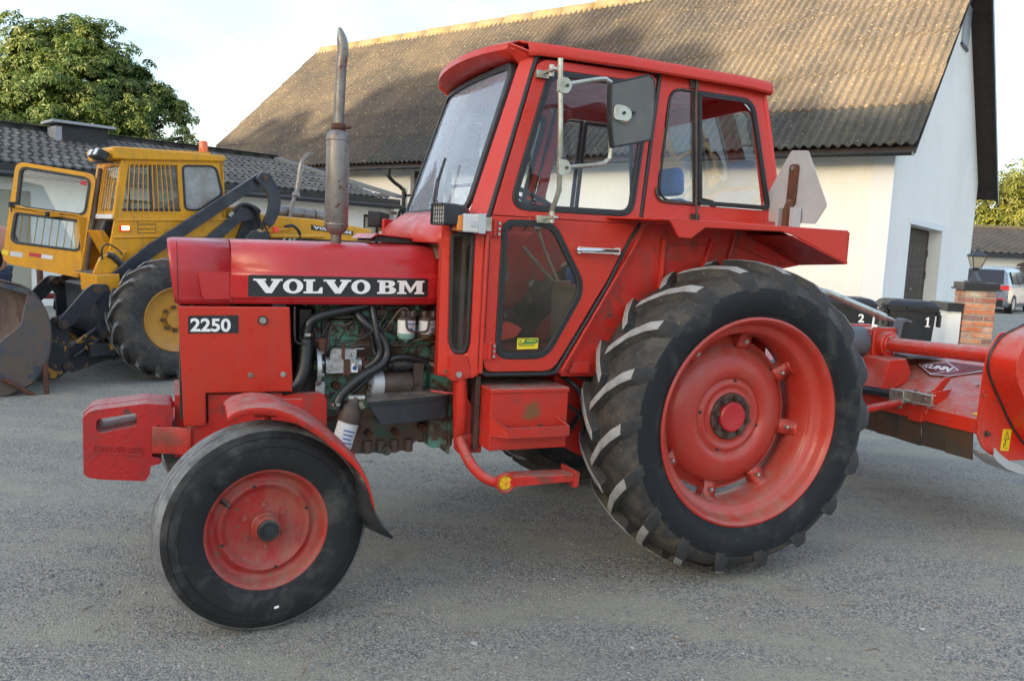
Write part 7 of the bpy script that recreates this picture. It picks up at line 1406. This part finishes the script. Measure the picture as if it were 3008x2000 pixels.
b = MB(); b.tube([fdc(.05, .60, .02), fdc(.12, .615, .04), fdc(.60, .60, .04), fdc(.72, .60, .02)], .008, 8); b.tube([fdc(.10, .58, .02), fdc(.40, .58, .045), fdc(.76, .62, .02)], .006, 6); b.obox(fdc(.33, .585, .05), (.09, .05, .05)); b.obj('door_rail', 'yellow', dor)
b = MB(); b.obox(fdc(.37, .582, .06), (.08, .05, .05)); b.obj('rail_clamp', 'black', dor, bevel=.008); b = MB(); b.obox(fdc(.76, .62, .015), (.06, .05, .05)); b.tube([fdc(.76, .60, .03), fdc(.74, .54, .05)], .008, 6); b.obj('door_latch', 'black', dor, bevel=.008)
b = MB(); b.prism([(.60, .10), (.72, .10), (.72, .15), (.60, .15)], .001, .002, fdc); b.obj('door_sticker', 'galv_sheet', dor, smooth=0)
b = MB(); b.prism([(.74, .10), (.80, .105), (.80, .155), (.74, .15)], .001, .002, fdc); b.obj('door_sticker', 'sticker_yellow', dor, smooth=0)
b = MB(); b.prism([(.42, .125), (.54, .125), (.54, .165), (.42, .165)], .001, .002, fdc); b.obj('door_sticker', 'sticker_red', dor, smooth=0)
b = MB(); b.prism([(.31, .125), (.42, .125), (.42, .165), (.31, .165)], .001, .002, fdc); b.obj('door_sticker', 'white_paint', dor, smooth=0)
b = MB(); b.prism([(.09, .93), (.155, .93), (.155, .975), (.09, .975)], -.016 if sdn > 0 else .0, -.015 if sdn > 0 else .001, fdc); b.obj('door_sticker', 'sticker_red', dor, smooth=0)
b = MB(); b.tube([fdc(.06, .02, .02), tuple(Hb+Vector((.10, -.30, .02)))], .010, 8); b.obj('door_stay', 'yellow', dor)
# bonnet and engine bay
b = MB(); b.prism([(.92, 1.38), (.92, 1.74), (1.22, 1.75), (1.40, 1.66), (2.10, 1.60), (2.85, 1.475), (2.87, 1.05), (1.9, 1.05), (1.0, 1.05)], .55, 1.50, 'y'); bn = b.obj('bonnet', 'yellow', ld, smooth=0, bevel=.02)
b = MB(); b.prism([(1.35, 1.05), (2.84, 1.05), (2.84, 1.32), (1.9, 1.38), (1.4, 1.44)], .545, .549, 'y'); b.obj('engine_opening', 'grime', bn, smooth=0)
b = MB(); b.prism([(1.99, 1.480), (2.57, 1.405), (2.57, 1.458), (1.99, 1.540)], .549, .545, 'y'); lp2 = b.obj('name_plate', 'decal_black', bn, smooth=0)
slab_text('lettering', 'VOLVO BM', .53, .034, 2.015, 1.492, .545, 'white_print', lp2, dz=-.072)
text('model_lettering', '646', .13, wallM(1.60, .543, 1.30, 0, 0), 'white_print', bn, off=.006)
b = MB(); b.tube([(1.74, .90, 1.70), (2.40, .90, 1.62)], .075, 24); b.obj('silencer', 'exhaust', ld)
b = MB(); b.lathe([(.078, 0), (.082, .01), (.078, .02)], (2.22, .90, 1.642), (1, 0, -.12), 24); b.obj('silencer_strap', 'rust', ld)
b = MB(); b.tube(cr([(1.84, .80, 1.58), (1.90, .80, 1.80), (1.97, .80, 1.96), (2.02, .80, 2.20), (2.06, .80, 2.30), (2.16, .80, 2.39)], 4), [.022]*8+[.030]*11+[.026, .014], 14); b.lathe([(.02, 0), (.052, .0), (.048, .02), (.022, .08)], (1.945, .80, 1.875), (.25, 0, 1), 20); b.obj('exhaust_pipe', 'exhaust', ld)
b = MB(); b.tube([(1.2, .50, 1.46), (1.62, .44, 1.49)], .016, 8); b.tube([(1.42, .46, 1.42), (2.10, .46, 1.40)], .024, 8); b.obj('hydraulic_ram', 'yellow', ld)
b = MB(); b.tube(cr([(.95, .42, 1.66), (1.05, .38, 1.76), (1.18, .37, 1.74), (1.24, .38, 1.62), (1.25, .40, 1.48)], 6), .022, 10); b.obj('hydraulic_hose', 'hose', ld); b = MB(); b.tube(cr([(1.60, .46, 1.52), (1.70, .45, 1.53), (1.78, .45, 1.45), (1.76, .46, 1.34), (1.70, .48, 1.30)], 5), .018, 10); b.obj('hydraulic_hose', 'hose', ld)
b = MB(); b.cyl((.93, .425, 1.64), (.97, .415, 1.68), .027, n=14); b.cyl((1.25, .40, 1.50), (1.25, .40, 1.44), .025, n=14); b.obj('hose_fitting', 'zinc_pipe', ld)
b = MB(); b.box(1.45, 1.51, .43, .47, 1.46, 1.52); b.obj('rear_marker', 'tail_red', ld, smooth=0, bevel=.004)
# lift arms and linkage, one set per side
for y0, s in ((.34, 1), (1.66, -1)):
    Y1, Y2 = y0, y0+.05*s
    b = MB(); b.prism([(-.47, .985), (-.42, .925), (1.28, 1.985), (1.33, 2.06), (1.25, 2.105), (.02, 1.355)], Y1, Y2, 'y'); al = b.obj('long_link', 'loader_black', ld, smooth=0, bevel=.008)
    b = MB(); b.prism(rnd([(1.19, 2.04), (1.26, 2.125), (1.36, 2.09), (1.44, 1.97), (1.475, 1.82), (1.45, 1.67), (1.37, 1.54), (1.24, 1.46), (1.14, 1.49), (1.05, 1.42), (1.02, 1.36), (1.26, 1.36), (1.33, 1.42), (1.25, 1.58), (1.31, 1.68), (1.335, 1.80), (1.31, 1.92), (1.24, 1.98)], .03, 3), Y1-.06*s, Y1-.015*s, 'y'); b.obj('curved_lever', 'loader_black', ld, smooth=30, bevel=.008)
    b = MB(); b.prism(rnd([(.45, 1.26), (.60, 1.22), (1.05, 1.58), (1.25, 1.62), (1.30, 1.70), (1.22, 1.765), (1.12, 1.77), (1.02, 1.70)], .02), Y2+.02*s, Y2+.12*s, 'y'); b.prism(rnd([(.45, 1.26), (.60, 1.22), (.10, .55), (-.40, .36), (-.46, .50), (-.05, .72)], .04), Y2+.02*s, Y2+.12*s, 'y'); b.obj('lift_arm', 'loader_black', ld, smooth=0, bevel=.01)
    b = MB(); b.prism([(1.03, 1.38), (1.22, 1.75), (1.30, 1.72), (1.38, 1.50), (1.26, 1.37)], Y2+.13*s, Y2+.18*s, 'y'); b.obj('arm_mount', 'loader_black', ld, smooth=0)
    b = MB(); b.prism(rnd([(-.58, .90), (-.55, .99), (-.40, .99), (-.38, .90), (-.405, .60), (-.40, .46), (-.50, .44), (-.52, .52), (-.51, .80)], .03, 3), Y1-.01*s, Y1-.05*s, 'y'); b.obj('tilt_lever', 'loader_black', ld, smooth=30, bevel=.006)
    b = MB(); b.prism(rnd([(-.885, .66), (-.84, .60), (-.78, .60), (-.44, .915), (-.46, .99), (-.55, 1.0), (-.62, .95)], .03, 3), Y1-.06*s, Y1-.10*s, 'y'); b.obj('tilt_link', 'loader_black', ld, smooth=30, bevel=.006)
    b = MB(); b.prism(rnd([(-.90, .70), (-.80, .70), (-.76, .60), (-.78, .30), (-.76, .20), (-.90, .10), (-1.08, .10), (-1.05, .30)], .03, 3), Y1-.0*s, Y1+.04*s, 'y'); b.prism(rnd([(-.82, .40), (-.40, .56), (-.33, .42), (-.36, .30), (-.46, .22), (-.76, .14), (-.84, .22)], .03, 3), Y2+.0*s, Y2+.06*s, 'y'); b.obj('bucket_ear', 'worn_yellowblack', ld, smooth=30, bevel=.006)
    b = MB(); b.box(-.62, -.34, min(Y1, Y1-.10*s), max(Y1, Y1-.10*s), .30, .42); b.tube([(-.80, Y2, .36), (-.42, Y2, .60)], .022, 8); b.tube([(-.74, Y2-.04*s, .30), (-.38, Y2-.04*s, .52)], .02, 8); b.obj('arm_step', 'worn_yellowblack', ld, smooth=0)
    for (x, z, r, o_) in ((-.515, .945, .040, -.11), (-.43, .945, .038, -.06), (-.835, .635, .042, -.11), (-.455, .50, .040, -.06), (-.80, .22, .045, -.02), (1.29, 2.06, .036, -.07)):
        b = MB(); b.cyl((x, Y2, z), (x, Y1+o_*s, z), r, n=20); b.cyl((x, Y1+o_*s, z), (x, Y1+(o_-.012)*s, z), r*.55, n=6); b.obj('link_pin', 'brown_metal', ld)
# bucket: curved trough with side plates, opening to the left
bpt = [(-1.17, 1.01), (-1.06, .83), (-1.03, .65), (-1.05, .44), (-1.12, .28), (-1.22, .17), (-1.40, .10), (-1.75, .05), (-2.05, .03)]
sdp = [(-1.17, 1.02)]+[(x, z) for x, z in bpt[1:]]+[(-2.05, .06), (-1.60, .30), (-1.42, .58), (-1.26, .70)]
for i, y in enumerate((-.10, 2.20)):
    b = MB(); b.prism(sdp, y, y+.03, 'y'); b.obj('bucket_side', 'bucket_steel', ld, smooth=0, bevel=.006)
b = MB(); b.grid([[(p.x, y, p.y) for p in cr([(-1.38, 1.10)]+bpt, 3)] for y in (-.08, 2.20)]); b.obj('bucket_shell', 'bucket_inside', ld, smooth=60, thick=.02)
b = MB(); b.hexa([(-1.40, -.10, 1.09), (-1.15, -.10, 1.00), (-1.15, 2.22, 1.00), (-1.40, 2.22, 1.09), (-1.40, -.10, 1.045), (-1.15, -.10, .945), (-1.15, 2.22, .945), (-1.40, 2.22, 1.045)]); b.obj('bucket_lip', 'bucket_steel', ld, smooth=0, bevel=.006)
b = MB(); b.tube([(-1.10, -.12, .34), (-1.11, -.12, .05)], .022, 8); b.tube([(-1.09, -.12, .05), (-1.20, -.12, .06), (-1.44, -.12, .25)], .02, 8); b.tube([(-2.05, -.12, .02), (-1.10, -.12, .045)], .018, 8); b.obj('bucket_brace', 'rust', ld)

# ================================================================ red implement standing behind the loader's arms
q = at(215, 905, 12.4)
im = thing('red_implement', 'red iron farm implement standing by the white wall behind the loader linkage', 'implement', (q.x, q.y, 0), (0, 0, .5))
b = MB(); b.box(-.5, .9, -.05, .05, .42, .50); b.box(-.5, -.42, -.3, .3, .1, .5); b.box(.8, .88, -.3, .3, .1, .5); b.obj('beam', 'dark_red', im, smooth=0, bevel=.01)
b = MB(); b.tube([(-.42, 0, .45), (-.44, 0, 1.02)], .045, 12); b.obj('jack_leg', 'rust', im)
b = MB(); b.cyl((-.44, 0, 1.0), (-.44, 0, 1.12), .02, n=10); b.obj('jack_handle', 'brown_metal', im)
for x in (-.1, .25, .6):
    b = MB(); b.tube(cr([(x, 0, .5), (x+.05, -.05, .62), (x+.16, -.06, .58), (x+.18, -.06, .3), (x+.05, -.06, .05)], 4), .022, 8); b.obj('tine', 'dark_red', im)

# ================================================================ man at the left edge, looking down at a phone
def man():
    q = at(-25, 900, 8.9); t = thing('person', 'bald man in black shirt looking down at a phone behind the loader bucket', 'person', (q.x, q.y, 0), (0, 0, rad(-50)))
    # faces -x (local); skeleton of the trunk, legs and arms as one skin
    J = {'pelvis': (0, 0, .93, .15, .12), 'belly': (-.02, 0, 1.08, .165, .14), 'chest': (-.02, 0, 1.28, .185, .13), 'neck0': (-.05, 0, 1.45, .075, .075), 'neck1': (-.09, 0, 1.53, .062, .062),
         'sL': (0, .18, 1.39, .075, .075), 'eL': (-.02, .27, 1.12, .05, .05), 'wL': (-.27, .14, 1.16, .032, .032), 'sR': (0, -.18, 1.39, .075, .075), 'eR': (-.02, -.27, 1.12, .05, .05), 'wR': (-.27, -.12, 1.16, .032, .032),
         'hL': (0, .10, .88, .10, .10), 'kL': (-.03, .12, .48, .065, .065), 'aL': (.02, .12, .08, .045, .045), 'hR': (0, -.10, .88, .10, .10), 'kR': (-.03, -.12, .48, .065, .065), 'aR': (.02, -.12, .08, .045, .045)}
    E_ = [('pelvis', 'belly'), ('belly', 'chest'), ('chest', 'neck0'), ('neck0', 'neck1'), ('chest', 'sL'), ('sL', 'eL'), ('eL', 'wL'), ('chest', 'sR'), ('sR', 'eR'), ('eR', 'wR'), ('pelvis', 'hL'), ('hL', 'kL'), ('kL', 'aL'), ('pelvis', 'hR'), ('hR', 'kR'), ('kR', 'aR')]
    def skin(name, names, edges, m, grow=1.0, root=None):
        me = bpy.data.meshes.new(name); ix = {n: i for i, n in enumerate(names)}
        me.from_pydata([J[n][:3] for n in names], [(ix[a], ix[c]) for a, c in edges], []); o = link(name, me, t)
        md = o.modifiers.new('skin', 'SKIN'); me.skin_vertices or None
        if not me.skin_vertices:
            bmx = bmesh.new(); bmx.from_mesh(me); bmx.verts.layers.skin.verify(); bmx.to_mesh(me); bmx.free()
        for n in names:
            sv = me.skin_vertices[0].data[ix[n]]; sv.radius = (J[n][4]*grow, J[n][3]*grow); sv.use_root = (n == (root or names[0]))
        o.modifiers.new('sub', 'SUBSURF').levels = 2; o.modifiers['sub'].render_levels = 2; me.materials.append(MATS[m]); me.polygons.foreach_set('use_smooth', [True]*len(me.polygons)); return o
    body = skin('body', list(J), E_, 'skin', 1.0, 'pelvis')
    J['eL2'] = (-.02, .262, 1.17, .055, .055); J['eR2'] = (-.02, -.262, 1.17, .055, .055)
    skin('shirt', ['pelvis', 'belly', 'chest', 'sL', 'eL2', 'sR', 'eR2'], [('pelvis', 'belly'), ('belly', 'chest'), ('chest', 'sL'), ('sL', 'eL2'), ('chest', 'sR'), ('sR', 'eR2')], 'shirt_black', 1.13, 'pelvis')
    J['pelvis2'] = (0, 0, .90, .155, .125)
    skin('trousers', ['pelvis2', 'hL', 'kL', 'aL', 'hR', 'kR', 'aR'], [('pelvis2', 'hL'), ('hL', 'kL'), ('kL', 'aL'), ('pelvis2', 'hR'), ('hR', 'kR'), ('kR', 'aR')], 'jeans', 1.16, 'pelvis2')
    # head tilted down
    R = Matrix.Rotation(rad(38), 3, 'Y').transposed(); hc = Vector((-.135, 0, 1.625))
    b = MB(); rows = []; prof_ = [(-.118, .02, .030, .02), (-.108, .055, .045, -.035), (-.085, .078, .056, -.03), (-.05, .088, .066, -.018), (0, .098, .074, 0), (.04, .100, .078, .004), (.08, .088, .070, .008), (.108, .058, .048, .012), (.120, .015, .012, .014)]
    for z, rx, ry, ox in prof_: rows.append([hc + R @ Vector((ox+rx*math.cos(a), ry*math.sin(a), z)) for a in [2*PI*k/18 for k in range(19)]])
    b.grid(rows); hd = b.obj('head', 'skin', t, smooth=80)
    b = MB(); P = lambda x, y, z: hc + R @ Vector((x, y, z)); b.add([P(-.092, -.010, .03), P(-.092, .010, .03), P(-.118, .016, -.022), P(-.118, -.016, -.022), P(-.088, .018, -.028), P(-.088, -.018, -.028)], [(0, 1, 2, 3), (3, 2, 4, 5), (1, 4, 2), (0, 3, 5)]); b.obj('nose', 'skin', hd, smooth=80, bevel=.004)
    for s in (-1, 1):
        b = MB(); b.sphere(P(.01, s*.078, -.005), .028, (.6, .3, 1)); b.obj('ear', 'skin', hd)
        b = MB(); b.sphere(P(-.088, s*.030, .018), .010, (.5, 1, .6)); b.obj('eye', 'white_paint', hd)
        b = MB(); b.tube([P(-.094, s*.015, .040), P(-.096, s*.032, .044), P(-.085, s*.048, .038)], .004, 6); b.obj('eyebrow', 'bark', hd)
    b = MB(); b.tube([P(-.094, -.024, -.058), P(-.104, 0, -.056), P(-.094, .024, -.058)], .005, 6); b.obj('mouth', 'sticker_red', hd)
    # hands with five fingers round the phone
    for s in (-1, 1):
        w = Vector((-.27, s*.13, 1.16)); c = Vector((-.33, s*.075, 1.18)); b = MB(); b.tube([w, (w+c)/2, c], [.030, .036, .034], 12); hnd = b.obj('hand', 'skin', t, smooth=60)
        for k, (dx, dz, ln) in enumerate(((-.03, .022, .05), (-.03, .004, .056), (-.025, -.014, .054), (-.018, -.032, .044))):
            b = MB(); p0 = c+Vector((dx, 0, dz)); b.tube(cr([p0, p0+Vector((-ln*.5, -s*.012, .0)), p0+Vector((-ln*.62, -s*.035, .004)), p0+Vector((-ln*.4, -s*.055, .006))], 3), [.0095]*6+[.009, .0085, .008, .006], 8); b.obj('finger', 'skin', hnd, smooth=60)
        b = MB(); p0 = w+Vector((-.02, -s*.01, .025)); b.tube(cr([p0, p0+Vector((-.02, -s*.03, .025)), p0+Vector((-.035, -s*.055, .028))], 3), [.013, .012, .012, .011, .010, .009, .007], 8); b.obj('thumb', 'skin', hnd, smooth=60)
    for s in (-1, 1):
        b = MB(); b.tube(cr([(.06, s*.12, .05), (0, s*.12, .06), (-.10, s*.13, .045), (-.20, s*.135, .035)], 4), [.045]*4+[.05, .052, .05, .048, .046, .042, .038, .034, .025], 12); b.obj('shoe', 'black', t)
    ph = MB(); ph.obox((0, 0, 0), (.075, .15, .009), (0, 0, 0)); o = ph.obj('phone', 'bin_plastic', None, bevel=.004); q2 = t.matrix_basis @ Vector((-.375, 0, 1.20)); o.location = q2; o.rotation_euler = (0, rad(-35), rad(-50)); tag(o, 'black phone held in the hands of the bald man', 'phone')
man()
